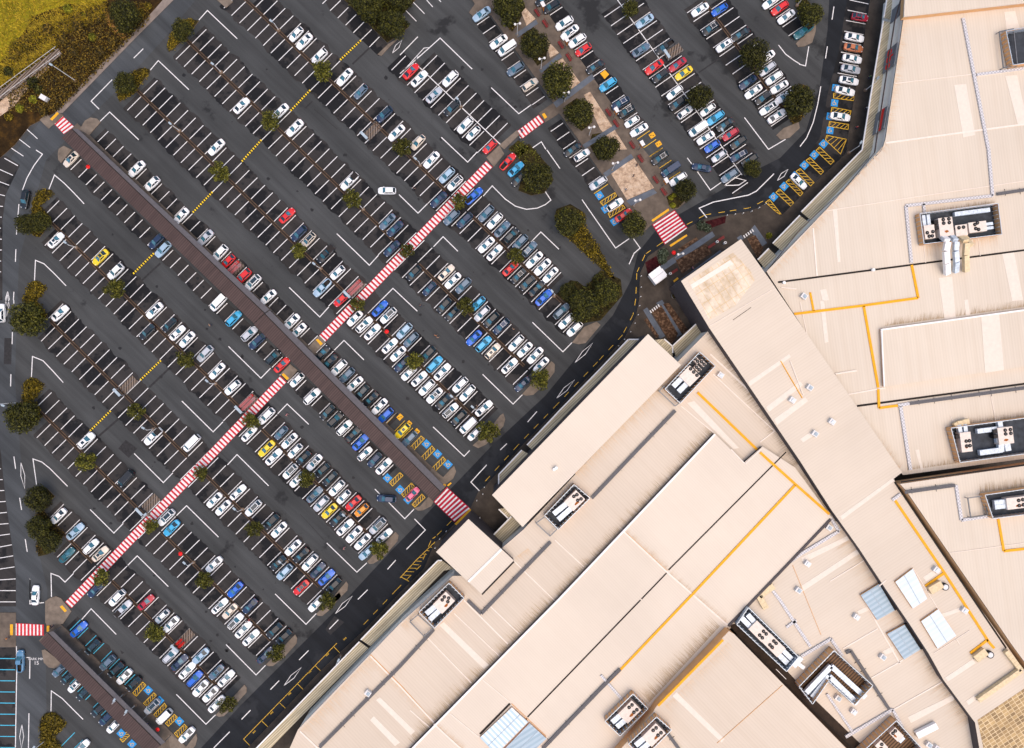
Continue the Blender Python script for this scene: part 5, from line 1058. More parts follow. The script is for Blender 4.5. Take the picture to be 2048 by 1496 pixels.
def rowphrase(c):
    k = c['row']
    if k in ROWLAB: return ROWLAB[k]
    if k and k[0] == 'R' and k != 'R0':
        return ('upper' if c['side'] == 'u' else 'lower') + ' side of ' + RB[k].phrase[4:]
    if k in ('R0', 'B2', 'B3'): return ('right' if c['side'] == 'u' and k != 'R0' else 'upper' if c['side'] == 'u' else 'left' if k != 'R0' else 'lower') + ' side of ' + RB[k].phrase[4:]
    return 'along ' + RB[k].phrase if k else ''
from collections import Counter
cand = []
look = Counter((desc(c), c['ex']) for c in cars)
for c in cars:
    if c['row']:
        g = lambda dk: taken.get((c['row'], c['side'], c['k'] + dk))
        a, b = g(-1), g(1)
        if a and b: nb = 'between %s and %s' % (desc(a), desc(b))
        elif a: nb = 'next after %s' % desc(a)
        elif b: nb = 'just before %s' % desc(b)
        else: nb = 'with empty bays either side'
        c['nb'] = nb
        c['cand'] = ['%s %s' % (desc(c), rowphrase(c)), '%s, %s' % ('%s %s' % (desc(c), EXW.get(c['ex'], '')), rowphrase(c)) if c['ex'] else None, '%s %s, %s' % (desc(c), nb, rowphrase(c))]
cc = Counter(x for c in cars if c['row'] for x in c['cand'] if x)
used_labels = Counter()
for c in cars:
    lab = None
    if c['row']:
        for x in c['cand']:
            if x and cc[x] == 1 and len(x.split()) <= 16: lab = x; break
        if not lab:
            same = sorted(d['k'] for d in cars if d['row'] == c['row'] and d.get('side') == c['side'] and desc(d) == desc(c)); n = same.index(c['k']) + 1
            lab = '%s %s from left, %s' % (ORD[n], desc(c), rowphrase(c) if not rowphrase(c).startswith(('on', 'along', 'above', 'below')) else rowphrase(c))
    c['label'] = lab
fi = 0
for c in cars:
    o = vehicle_proto(c['ty'], c['col'], c['ex']); p = W(c['x'], c['y']); o.location = (p.x, p.y, 0.03); o.rotation_euler = (0, 0, c['ang'])
    f = random.uniform(.90, .96); o.scale = (f * random.uniform(.96, 1.04), f * random.uniform(.915, .955), f * .97)
    lab = c['label']
    if lab is None: lab = FREE.get(c['key'])
    if lab is None:
        fi += 1; lab = ('%s %s in the mall front bays, %s from the top' % (desc(c), EXW.get(c['ex'], ''), ORD[fi])).replace('  ', ' ')
    tag(o, lab, VNAME[c['ty']][2], 'vehicles parked in the car park'); used_labels[lab] += 1
print('DUP LABELS', [(k, v) for k, v in used_labels.items() if v > 1][:20], max(len(k.split()) for k in used_labels))

# ------------------------------------------------------------------ covered walkways
def walkway(a0, a1, m0, m1, r0, r1, label):
    h = 3.0; root = empty('covered_walkway'); A0, A1, B0, B1, C0, C1 = W(*a0, h), W(*a1, h), W(*m0, h + .25), W(*m1, h + .25), W(*r0, h), W(*r1, h); root.location = (0, 0, 0)
    m = MB(); m.prism([A0, A1, B1, B0], [v + Vector((0, 0, .1)) for v in (A0, A1, B1, B0)], 0, None, True); m.build('roof_panel', 'walkway_roof', root)
    m = MB(); m.prism([B0, B1, C1, C0], [v + Vector((0, 0, .1)) for v in (B0, B1, C1, C0)], 0, None, True); m.build('roof_panel', 'walkway_grey', root)
    m = MB(); m.bar(B0 + Vector((0, 0, .1)), B1 + Vector((0, 0, .1)), .18, .05); m.build('ridge_gutter', 'gutter', root)
    n = int((A1 - A0).length / 6)
    for i in range(n + 1):
        for P, Q in ((A0, A1), (C0, C1)):
            q = P.lerp(Q, (i + .02) / (n + .04)); q = q.lerp(B0.lerp(B1, i / n), .2); m = MB(); m.tube((q.x, q.y, .1), (q.x, q.y, h + .05), .07, .07, 8); m.build('post', 'metal_grey', root)
    tag(root, label, 'covered walkway')
walkway((124, 276), (508, 647), (144, 258), (529, 626), (156, 258), (539, 619), 'long brown roofed walkway, upper run between the tree rows')
walkway((508, 649), (866, 1002), (530, 628), (881, 983), (540, 621), (890, 973), 'long brown roofed walkway, lower run ending at the deep red crossing')
walkway((80, 1283), (300, 1512), (96, 1265), (322, 1490), (107, 1262), (331, 1484), 'brown roofed walkway at the lower left corner')

# ------------------------------------------------------------------ people
def skin_mesh(name, verts, edges, radii, mat, sub=1):
    me = bpy.data.meshes.new(name); me.from_pydata(verts, edges, []); o = bpy.data.objects.new(name, me); COL.objects.link(o)
    md = o.modifiers.new('s', 'SKIN'); md.use_smooth_shade = True
    for v, r in zip(me.skin_vertices[0].data, radii): v.radius = (r, r) if not isinstance(r, tuple) else r
    me.skin_vertices[0].data[0].use_root = True
    s = o.modifiers.new('d', 'SUBSURF'); s.levels = sub; s.render_levels = sub
    dg = bpy.context.evaluated_depsgraph_get(); out = bpy.data.meshes.new_from_object(o.evaluated_get(dg)); bpy.data.objects.remove(o); out.name = name; out.materials.clear(); out.materials.append(M[mat]); return out
BV = [(0, 0, .95), (0, 0, 1.15), (0, 0, 1.36), (0, 0, 1.48), (.02, 0, 1.58), (.03, 0, 1.70), (0, .17, 1.40), (-.05, .25, 1.14), (.1, .26, .92), (.16, .26, .84), (0, -.17, 1.40), (.08, -.25, 1.14), (.26, -.24, .98), (.33, -.23, .93),
      (0, .09, .88), (.14, .1, .50), (.06, .1, .08), (.2, .1, .04), (0, -.09, .88), (-.06, -.1, .50), (-.3, -.1, .12), (-.18, -.1, .04), (.13, 0, 1.63),
      (.20, .28, .79), (.21, .265, .78), (.21, .25, .78), (.2, .238, .79), (.19, .29, .83), (.38, -.25, .90), (.39, -.235, .895), (.39, -.22, .895), (.38, -.207, .90), (.36, -.2, .94)]
BE_ = [(0, 1), (1, 2), (2, 3), (3, 4), (4, 5), (2, 6), (6, 7), (7, 8), (8, 9), (2, 10), (10, 11), (11, 12), (12, 13), (0, 14), (14, 15), (15, 16), (16, 17), (0, 18), (18, 19), (19, 20), (20, 21), (4, 22), (9, 23), (9, 24), (9, 25), (9, 26), (9, 27), (13, 28), (13, 29), (13, 30), (13, 31), (13, 32)]
BR = [.14, .12, .14, .06, .085, .08, .065, .045, .036, .034, .065, .045, .036, .034, .095, .06, .042, .04, .095, .06, .042, .04, .022] + [.009] * 10
PB = skin_mesh('body', BV, BE_, BR, 'skin')
PS = skin_mesh('shirt', BV[:3] + [BV[6], BV[7], BV[10], BV[11]], [(0, 1), (1, 2), (2, 3), (3, 4), (2, 5), (5, 6)], [.165, .145, .165, .085, .06, .085, .06], 'metal_white')
PT = skin_mesh('trousers', [BV[0], BV[14], BV[15], BV[16], BV[18], BV[19], BV[20]], [(0, 1), (1, 2), (2, 3), (0, 4), (4, 5), (5, 6)], [.15, .11, .078, .055, .11, .078, .055], 'denim')
PH = skin_mesh('hair', [(.0, 0, 1.66), (-.01, 0, 1.75), (.05, 0, 1.76)], [(0, 1), (1, 2)], [.09, .095, .06], 'hair')
SHIRT = {k: mk('shirt_' + k, c, .8, .1) for k, c in (('white', (.75, .74, .72)), ('black', (.015, .015, .018)), ('red', (.5, .01, .02)), ('orange', (.7, .25, .05)), ('blue', (.02, .06, .3)), ('pink', (.6, .2, .25)), ('green', (.02, .25, .08)), ('tan', (.45, .3, .18)))}
SM = {}
for k, mt in SHIRT.items(): SM[k] = PS.copy(); SM[k].materials[0] = mt
def person(x, y, rz, shirt, lab, z=0.0):
    r = empty('person'); p = W(x, y, .9); r.location = (p.x, p.y, z); r.rotation_euler = (0, 0, R(rz))
    for nm, me in (('body', PB), ('shirt', SM[shirt]), ('trousers', PT), ('hair', PH)):
        o = bpy.data.objects.new(nm, me); COL.objects.link(o); o.parent = r
    tag(r, lab, 'person')
for a in ((420, 650, 200, 'tan', 'person in a tan top walking down the lane below the brown walkway'), (871, 671, 60, 'orange', 'person in orange walking in the lane, left of a companion'), (875, 675, 60, 'tan', 'person in tan walking in the lane, right of a companion'), (574, 829, -45, 'pink', 'person in pink beside a shopping trolley below the walkway'), (841, 611, 120, 'black', 'person in black walking in the lane above the first tree row'), (827, 376, 30, 'black', 'person in black walking between rows in the third tree row'),
          (688, 1096, -30, 'pink', 'person in pink walking in the lane by the lower ring road'), (499, 1239, 0, 'red', 'person in red beside two white cars'), (493, 1243, 0, 'white', 'person in white beside a companion in red'), (954, 812, 45, 'tan', 'person in tan at the door of a white sedan'), (1026, 658, 45, 'tan', 'person in tan among empty bays of the second tree row'), (15, 1276, 90, 'orange', 'person in orange at the left edge beside the small red crossing'), (104, 1253, 0, 'black', 'person in black at the right end of the small red crossing'),
          (295, 1447, 0, 'blue', 'person in blue beside the white van'), (1274, 330, 30, 'black', 'person in black on the wide tan square'), (1252, 379, 80, 'white', 'person in white on the tan square'), (1268, 351, 10, 'tan', 'person in tan in the middle of the wide tan square'), (1713, 255, 90, 'red', 'person in dark red on the pavement below the mall awning'), (1733, 216, 90, 'white', 'person in white beside the edge of the mall awning'), (1739, 154, 90, 'green', 'person in green on the pavement near the mall sign'),
          (1385, 536, 20, 'pink', 'person in pink beside the stone garden at the mall doors'), (1044, 261, 40, 'blue', 'person in blue on the short red crossing'), (1040, 276, 40, 'white', 'person in white below the short red crossing')):
    person(*a, z=.13 if a[0] > 1200 or a[0] in (15, 104) else .02)
for n, (x, y, lab) in enumerate(((175, 333, 'red umbrella beside the upper end of the brown walkway'), (360, 1108, 'red umbrella among empty bays of the lowest but one tree row'), (773, 663, 'red umbrella on the kerb among white cars of the first tree row'), (1348, 505, 'red umbrella at the corner of the mall entrance garden'), (314, 1460, 'red umbrella behind the white van'))):
    r = empty('umbrella'); p = W(x, y, 2.1); r.location = (p.x, p.y, .05); m = MB(); P = [(.5 * math.cos(i * math.pi / 4), .5 * math.sin(i * math.pi / 4), 1.88) for i in range(8)]
    for i in range(8): q0, q1 = P[i], P[(i + 1) % 8]; a = (q0[0] * .55, q0[1] * .55, 2.06); b = (q1[0] * .55, q1[1] * .55, 2.06); m.face([q0, q1, b, a]); m.face([a, b, (0, 0, 2.13)])
    m.build('canopy', 'sign_red', r); m = MB(); m.tube((0, 0, .0), (0, 0, 2.2), .015, .012, 6); m.build('shaft', 'metal_grey', r); tag(r, lab, 'umbrella', 'red umbrellas')
# ------------------------------------------------------------------ the shopping mall
MALL = empty('shopping_mall')
tag(MALL, 'sprawling cream-roofed shopping mall with several metal roofs and awnings along its front', 'shopping mall')
def roof(pts, h, mat, wall='wall_cream', edge='fascia', z0=0.0, ew=.35, cap=.12):
    """a roof deck at height h on walls that reach down to z0, with an edge capping"""
    P = [W(*p, h) for p in pts]; n = len(P)
    m = MB(); m.prism([(p.x, p.y, h - .3) for p in P], [(p.x, p.y, h) for p in P], 0, 1); m.build('roof', [mat, edge], MALL)
    c = Vector((sum(p.x for p in P) / n, sum(p.y for p in P) / n))
    m = MB(); Q = [Vector((p.x, p.y)) + (c - Vector((p.x, p.y))).normalized() * .12 for p in P]
    m.prism([(q.x, q.y, z0) for q in Q], [(q.x, q.y, h - .31) for q in Q]); m.build('wall', wall, MALL)
def rl(pts, h, w, hh, mat, name, parent=MALL, dz=0.004):
    """a raised run (capping, gutter, walkway) of width w px lying on a roof at height h"""
    m = MB(); P = [W(*p, h) for p in pts]
    for a, b in zip(P, P[1:]): m.bar(a + Vector((0, 0, dz)), b + Vector((0, 0, dz)), w * S * (H - h) / H, hh)
    return m.build(name, mat, parent)
ha, h0, hp, hf, hb, hc, hn, he = 9.5, 11.2, 10.3, 10.6, 10.1, 12.8, 11.6, 13.0
hl = 9.0
# north-east block, its top strip and its raised bay
roof([(1814, -40), (1807, 37), (1771, 278), (1764, 300), (1682, 388), (1600, 474), (1533, 543), (1560, 585), (1700, 800), (1790, 930), (1806, 950), (2090, 912), (2090, -40)], ha, 'roof_a', 'wall_cream')
roof([(1811, -40), (1808, 33), (2090, 1), (2090, -40)], h0, 'roof_a', 'wall_tan', 'cap_cream', ha)
roof([(1762, 658), (1768, 774), (2090, 728), (2090, 613)], hp, 'roof_a', 'wall_tan', 'cap_white', ha)
rl([(1762, 659.5), (2090, 614.5)], hp, 3, .18, 'cap_white', 'ridge_capping'); rl([(1763, 660), (1768, 773)], hp, 2.2, .15, 'cap_white', 'ridge_capping')
# low south-west roof, front blocks, raised middle roof
roof([(560, 1540), (596, 1459), (741, 1308), (800, 1247), (905, 1152), (960, 1150), (1004, 1096), (1048, 1058), (1290, 800), (1340, 740), (1357, 722), (1420, 658), (1480, 700), (1700, 1040), (1660, 1066), (1455, 1262), (1320, 1405), (1225, 1540)], hl, 'roof_b', 'wall_cream')
roof([(1296, 668), (984, 990), (1045, 1054), (1362, 730)], hf, 'roof_c', 'wall_grey')
roof([(937, 1038), (872, 1104), (964, 1189), (1028, 1121)], hf, 'roof_c', 'wall_grey')
roof([(1428.6, 866.7), (1246, 1060), (1117, 1196), (824, 1495), (790, 1530), (1215, 1530), (1312, 1412), (1456, 1253), (1664, 1036), (1590, 935), (1525, 893), (1487, 926), (1462, 899)], hb, 'roof_c', 'wall_grey', 'wall_grey', hl)
roof([(1458, 1262), (1312, 1414), (1306, 1424), (1205, 1540), (1735, 1540), (1468, 1268)], hc, 'roof_b', 'wall_tan', 'wall_tan', hl)
roof([(1663, 1040), (1590, 1105), (1462, 1246), (1472, 1262), (1735, 1540), (1990, 1540), (1945, 1430), (1700, 1050)], hl + .3, 'roof_n', 'wall_grey')
# the long diagonal nave and the roof beyond it
roof([(1482, 478), (1362, 562), (1418, 655), (1500, 775), (1600, 922), (1663, 1020), (1718, 1097), (1768, 1173), (1819, 1248), (1858, 1308), (1887, 1360), (1950, 1445), (1966, 1540), (2090, 1540), (2090, 1400), (1960, 1215), (1787, 958), (1804, 945), (1650, 720), (1545, 567)], hn, 'roof_n', 'wall_grey', 'fascia')
roof([(1800, 968), (2090, 926), (2090, 1380), (2022, 1287), (1962, 1199), (1812, 981)], he, 'roof_a', 'wall_tan', 'fascia', hl)
# sheets of different age on the roofs (rooflights, patched sheets)
def sheet(pts, h, mat, t=.035, name='roof_sheet', dz=.004):
    P = [W(*p, h) for p in pts]; m = MB(); m.prism([(p.x, p.y, h + dz) for p in P], [(p.x, p.y, h + dz + t) for p in P]); return m.build(name, mat, MALL)
sheet([(1466, 505), (1376, 562), (1402, 606), (1418, 640), (1470, 612), (1510, 560), (1500, 540)], hn, 'tan_grid'); 
sheet([(1460, 520), (1380, 570), (1384, 578), (1466, 528)], hn, 'cap_cream', .05, dz=.05)
sheet([(1955, 1440), (2056, 1372), (2060, 1540), (1976, 1540)], hn, 'ochre_grid')
for q in (((1908, 170), (1932, 168), (1950, 270), (1926, 275)), ((2010, 152), (2034, 150), (2056, 250), (2036, 252)), ((1866, 0), (1880, 0), (1890, 24), (1872, 26)), ((2008, 24), (2030, 22), (2040, 60), (2014, 66))):
    sheet(q, ha, 'pale_sheet')
for q in (((1962, 634), (1998, 629), (2008, 740), (1970, 746)),): sheet(q, hp, 'pale_sheet')
for q in (((1877, 556), (1904, 553), (1912, 640), (1889, 640)), ((2004, 507), (2028, 504), (2046, 600), (2024, 602)), ((1640, 580), (1652, 578), (1658, 600), (1645, 602)), ((1928, 600), (1936, 599), (1940, 630), (1932, 632)), ((1640, 602), (1648, 601), (1657, 684), (1649, 686)), ((1665, 420), (1674, 419), (1681, 524), (1675, 524)), ((1830, 900), (1838, 899), (1846, 940), (1842, 941))):
    sheet(q, ha, 'pale_sheet')
for q in (((878, 1250), (888, 1244), (978, 1330), (968, 1338)), ((1374, 806), (1388, 802), (1478, 896), (1466, 898)), ((740, 1440), (748, 1432), (800, 1485), (790, 1492)), ((752, 1400), (760, 1394), (830, 1462), (822, 1470))): sheet(q, hl, 'pale_sheet')
for q in (((1345, 1392), (1353, 1384), (1449, 1478), (1443, 1485)),): sheet(q, hc, 'pale_sheet')
for q in (((1496, 764), (1578, 708), (1582, 714), (1500, 772)), ((1532, 814), (1600, 762), (1606, 770), (1538, 824)), ((1548, 838), (1610, 794), (1616, 802), (1554, 850)), ((1680, 1032), (1785, 956), (1789, 961), (1684, 1040)), ((1600, 878), (1624, 862), (1630, 869), (1606, 885)), ((1846, 1154), (1866, 1141), (1872, 1149), (1852, 1163)), ((1890, 1355), (1945, 1318), (1951, 1326), (1896, 1363)), ((1932, 1402), (1952, 1388), (1957, 1395), (1937, 1410)), ((1846, 1240), (1920, 1215), (1922, 1222), (1850, 1248))): sheet(q, hn, 'pale_sheet')
for q in (((1602, 1115), (1694, 1072), (1698, 1080), (1606, 1126)), ((1602, 1172), (1715, 1098), (1720, 1106), (1604, 1184)), ((1815, 1434), (1905, 1390), (1908, 1400), (1822, 1446)), ((1714, 1222), (1736, 1212), (1739, 1220), (1716, 1230)), ((1765, 1302), (1785, 1292), (1789, 1302), (1768, 1311))): sheet(q, hl + .3, 'pale_sheet')
# cappings and seams
rl([(1429.5, 868.5), (1247.5, 1061.5), (1118.5, 1197.5), (824, 1497)], hb, 3.2, .2, 'cap_white', 'ridge_capping')
rl([(1003, 1098), (937, 1163)], hf, 4, .16, 'cap_white', 'ridge_capping')
for pts, h, w in (([(1246, 1062), (1336, 1146), (1455, 1250)], hb, 3.2), ([(868, 1448), (925, 1500)], hb, 3), ([(965, 1359), (1020, 1404)], hb, 1.6), ([(900, 1427), (958, 1474)], hb, 1.6), ([(1462, 899), (1490, 928), (1522, 898)], hb, 2.2), ([(1552, 1338), (1572, 1358)], hc, 1),
                  ([(741, 1312), (800, 1372), (868, 1445)], hl, 3), ([(856, 1276), (943, 1366)], hl, 2), ([(908, 1226), (999, 1312)], hl, 1.8), ([(928, 1200), (1016, 1288)], hl, 2.6), ([(976, 1208), (1039, 1268)], hl, 2.2), ([(1362, 812), (1428, 866)], hl, 1.6), ([(1426, 748), (1549, 862), (1520, 884)], hl, 2), ([(1420, 708), (1511, 793)], hl, 3.4), ([(1028, 1122), (1186, 1276)], hl, 2), ([(1110, 1080), (1168, 1134)], hl, 2), ([(1150, 970), (1165, 985)], hl, 1.6), ([(600, 1462), (640, 1500)], hl, 3), ([(820, 1420), (868, 1462)], hl, 2),
                  ([(1626, 456), (1634, 552)], ha, 3), ([(1652, 422), (1830, 394), (2090, 356)], ha, 1.2), ([(1790, 167), (1950, 148)], ha, 1.2), ([(1772, 286), (1970, 259), (2090, 243)], ha, 3.4), ([(1955, 152), (2090, 133)], ha, 3), ([(1690, 790), (1756, 778), (1770, 776)], ha, 2.4), ([(1670, 748), (1714, 742)], ha, 1.6), ([(1900, 830), (1916, 870)], ha, 1), ([(1980, 786), (1992, 846)], ha, 1), ([(1847, 490), (1851, 526)], ha, 1), ([(1956, 477), (1960, 512)], ha, 1), ([(1600, 604), (1618, 690)], ha, 1.4),
                  ([(1900, 1106), (2090, 1080)], he, 1.0), ([(1660, 900 + 262), (1762, 1100)], hl + .3, 1.6), ([(1686, 1297), (1755, 1257)], hl + .3, 2.2), ([(1742, 1356), (1805, 1320)], hl + .3, 2.2), ([(1788, 1418), (1888, 1361)], hl + .3, 2.2), ([(1720, 1187), (1800, 1328)], hl + .3, 2.6), ([(1758, 1172), (1772, 1160)], hn, 2), ([(1825, 1135), (1920, 1290)], hn, 1.2), ([(1420, 652), (1543, 580)], hn, 1), ([(1868, 1306), (1940, 1260)], hn, 1)):
    rl(pts, h, w, .09, 'cap_cream', 'roof_seam')
for pts, h, w in (([(741, 1309), (805, 1374), (866, 1442)], hl, 1.6), ([(1253, 1066), (1332, 1140)], hb, 1.3), ([(1023, 1407), (1092, 1472)], hb, 1.3), ([(1434, 1486), (1565, 1370)], hc, .9), ([(1585, 1130), (1642, 1270)], hl + .3, .8)): rl(pts, h, w, .08, 'seam_orange', 'roof_seam')
for a, b, h, w in (((1556, 564.5), (2090, 495), ha, 3.6), ((1714, 812), (2090, 762), ha, 4), ((1572, 904), (1337, 1140), hb, 2.4), ((1335, 1144), (1283, 1198), hb, 2.4), ((1281, 1200), (1055, 1434), hb, 2.6), ((1054, 1436), (990, 1502), hb, 2.6), ((1028, 1123), (964, 1189), hf, 3), ((1020, 1407), (960, 1468), hb, 4), ((1789, 964), (2012, 1296), hn, 3.4), ((1802, 964), (2090, 924), he, 3.2), ((1502, 615), (1466, 640), hn, .8)):
    rl([a, b], h, w, .06, 'gutter', 'gutter')
sheet([(1458, 1250), (1476, 1246), (1578, 1346), (1604, 1374), (1744, 1510), (1730, 1530), (1600, 1410)], hl + .3, 'trench', .02, 'trench_floor', .02)
rl([(1472, 1268), (1592, 1388), (1722, 1514)], hl + .35, 2.2, .25, 'gutter', 'gutter')
rl([(1661, 1038), (1560, 1144), (1456, 1252)], hb, 4.5, .25, 'wall_grey', 'gutter')
# awnings along the front
def awning(outer, inner, h=4.0, ho=3.8):
    m = MB(); e = MB(); n = len(outer)
    for i in range(n - 1):
        q = [W(*outer[i], ho), W(*outer[i + 1], ho), W(*inner[i + 1], h), W(*inner[i], h)]
        m.prism(q, [v + Vector((0, 0, .1)) for v in q], 0, None, True)
        e.bar(q[0] + Vector((0, 0, .02)), q[1] + Vector((0, 0, .02)), .28, .22)
    m.build('awning', 'awning', MALL); e.build('awning_edge', 'cap_white', MALL)
awning([(1778, -40), (1772.8, 0), (1766.6, 36)], [(1797, -40), (1790, 0), (1786.4, 40)])
awning([(1766, 42), (1740, 197), (1723.6, 300), (1661, 364), (1602, 424)], [(1787, 46), (1757, 240), (1743, 306), (1684, 375), (1622, 441)])
awning([(1599, 431), (1545, 487)], [(1618, 445), (1567, 505)]); awning([(1537, 497), (1515, 519.5)], [(1556, 515), (1532, 540)])
awning([(1256, 679), (1200, 738), (1120, 820), (1054, 890)], [(1286, 690), (1216, 752), (1136, 834), (1070, 905)]); awning([(1043.6, 900), (997.5, 949), (997.5, 974)], [(1064, 912), (1024, 955), (1012, 990)])
awning([(1394, 646), (1345, 692)], [(1406, 662), (1352, 714)]); awning([(1279, 679), (1257, 679)], [(1294, 684), (1282, 694)]); awning([(1328, 678), (1345, 693), (1345, 706)], [(1310, 680), (1330, 700), (1344, 716)])
awning([(1022.6, 1032.6), (982, 1075)], [(1041.8, 1048.3), (1002, 1092)]); awning([(997.5, 1018), (1016, 1036)], [(1010, 1016), (1024, 1030)])
awning([(884, 1120.6), (876, 1120.6), (800, 1198), (722, 1279)], [(908, 1138), (888, 1141), (818, 1214), (741, 1292)]); awning([(719, 1283), (514, 1495), (470, 1540)], [(737, 1296), (540, 1497), (500, 1538)])
# facade band and signs on the north front
for pts, h in (([(1800, 0), (1788, 44), (1770, 160), (1757, 246), (1748, 306), (1688, 378), (1600, 458), (1535, 540)], 7.2),):
    m = MB()
    for a, b in zip(pts, pts[1:]): m.bar(W(*a, 8.3), W(*b, 8.3), .08, .5)
    m.build('facade_trim', 'fascia', MALL)
def wall_sign(p0, p1, hlo, hhi, name):
    """dark panel on the front wall between two roof-edge points; returns a frame for lettering"""
    A, B = W(*p0, ha), W(*p1, ha); d = (B - A).normalized(); n = Vector((d.y, -d.x, 0))
    if n.dot(Vector((-1, 0, 0))) < 0: n = -n
    m = MB(); a, b = Vector((A.x, A.y, hlo)) + n * .12, Vector((B.x, B.y, hlo)) + n * .12; m.bar(a, b, .12, hhi - hlo); r = m.build(name, 'sign_grey', MALL); return a + n * .07, b + n * .07, d, n
def wall_text(body, a, b, z, size, t0, mat):
    c = bpy.data.curves.new('text', 'FONT'); c.body = body; c.size = size; c.extrude = .08; c.align_x = 'CENTER'
    o = bpy.data.objects.new('text', c); COL.objects.link(o); dg = bpy.context.evaluated_depsgraph_get(); me = bpy.data.meshes.new_from_object(o.evaluated_get(dg)); bpy.data.objects.remove(o)
    me.materials.clear(); me.materials.append(M[mat]); ob = bpy.data.objects.new('sign_lettering', me); COL.objects.link(ob); ob.parent = MALL; d = (b - a).normalized(); n = d.cross(Vector((0, 0, 1)))
    X, Y = d, Vector((0, 0, 1)); Z = X.cross(Y); mt = Matrix((X, Y, Z)).transposed().to_4x4(); p = a.lerp(b, t0); mt.translation = Vector((p.x, p.y, z)) + Z * .05; ob.matrix_world = mt
a, b, d, n = wall_sign((1799, 82), (1792, 128), 4.4, 9.1, 'sign_panel'); wall_text('ebs', a, b, 5.6, 3.4, .5, 'sign_red')
a, b, d, n = wall_sign((1779, 210), (1771, 255), 4.4, 9.1, 'sign_panel')
m = MB(); m.bar(a + Vector((0, 0, 2.6)), b + Vector((0, 0, 2.6)), .12, .9); m.build('sign_stripe', 'sign_red', MALL); m = MB(); m.bar(a.lerp(b, .45) + Vector((0, 0, 1.7)), b + Vector((0, 0, 1.7)), .12, .7); m.build('sign_stripe', 'cap_white', MALL)
wall_sign((1812, -5), (1808, 24), 4.4, 9.1, 'sign_panel')
# yellow roof walkways, grating walkways, pipe trays
for pts, h, w in (([(1395, 785), (1440, 828), (1520, 905)], hl, 5), ([(1520, 905), (1590, 968), (1658, 1028)], hb, 5), ([(1590, 970), (1386, 1187), (1218, 1363)], hb, 4.6), ([(1823, 530), (1836, 596), (1720, 612), (1588, 628)], ha, 5), ([(1727, 612), (1756, 775)], ha, 5), ([(1756, 778), (1757.5, 816), (1795, 811)], ha, 5), ([(1620, 585), (1627, 622)], ha, 4), ([(1788, 998), (1890, 1148), (1978, 1285), (1988, 1296)], hn, 5), ([(1975, 1279), (1940, 1306)], hn, 5), ([(1886, 1147), (1850, 1172)], hn, 5), ([(1996, 1038), (2007, 1102), (2090, 1093)], he, 5), ([(1446, 1279), (1316, 1411)], hc, 4.6)):
    rl(pts, h, w, .16, 'safety_yellow', 'yellow_walkway')
for pts, h, w in (([(1925, 37), (1976, 300), (1984, 392), (1811, 412), (1822, 526)], ha, 6), ([(1846, 408), (1848, 425)], ha, 5), ([(1952, 150), (2090, 132)], ha, 5), ([(1800, 812), (1820, 940)], ha, 6.5), ([(1795, 811), (1818, 807)], ha, 6), ([(1659, 1033), (1677, 1062), (1600, 1108), (1554, 1141)], hl + .3, 6), ([(1531, 1163), (1559, 1199), (1600, 1262), (1620, 1292)], hl + .3, 6), ([(1602, 1312), (1661, 1277), (1684, 1311)], hl + .3, 6), ([(1653, 1387), (1703, 1461)], hl + .3, 5), ([(1690, 1473), (1784, 1418), (1804, 1453)], hl + .3, 6), ([(1572, 1254), (1592, 1240)], hl + .3, 5), ([(1911, 970), (1922, 1040), (1975, 1032)], he, 6), ([(1202, 1350), (1243, 1397)], hb, 5), ([(1784, 1000), (1800, 988)], hn, 6)):
    rl(pts, h, w, .3, 'grating', 'grating_walkway')
def tray(pts, h, w=7):
    m = MB(); P = [W(*p, h) for p in pts]
    for a, b in zip(P, P[1:]):
        d = (b - a); L = d.length; d.normalize(); n = Vector((-d.y, d.x, 0))
        m.bar(a + Vector((0, 0, .3)), b + Vector((0, 0, .3)), w * S * .85, .12)
        for s in (-.3, .0, .3): m.bar(a + n * s + Vector((0, 0, .42)), b + n * s + Vector((0, 0, .42)), .06, .06)
        for i in range(int(L / 4.2)):
            q = a + d * (i + random.uniform(.2, .8)) * 4.2; m.bar(q - n * (.55 + random.uniform(0, .35)) + Vector((0, 0, .01)), q + n * (.55 + random.uniform(0, .35)) + Vector((0, 0, .01)), .05, .12)
    m.build('pipe_tray', 'tray', MALL)
for pts, h in (([(1350, 821), (1274, 900), (1183, 996)], hl), ([(1101, 1083), (992, 1196), (963, 1226), (936, 1200)], hl), ([(868, 1258), (800, 1332), (640, 1493)], hl), ([(1240, 1337), (1200, 1377), (1085, 1496)], hb), ([(1992, 389), (2090, 374)], ha), ([(1818, 807), (2090, 770)], ha), ([(1808, 984), (1908, 970)], he), ([(1690, 1304), (1700, 1300), (1776, 1416)], hl + .3), ([(1327, 1455), (1360, 1500)], hc)): tray(pts, h)
for pts, h, w in (([(1670, 748), (1712, 741)], ha, 3), ([(1562, 575), (1592, 578)], ha, 2), ([(1580, 722), (1606, 790)], hn, 1.4)): rl(pts, h, w, .2, 'cap_cream', 'roof_pipe')
rl([(1561, 722), (1604, 796)], hn, 1.2, .2, 'safety_yellow', 'roof_pipe')
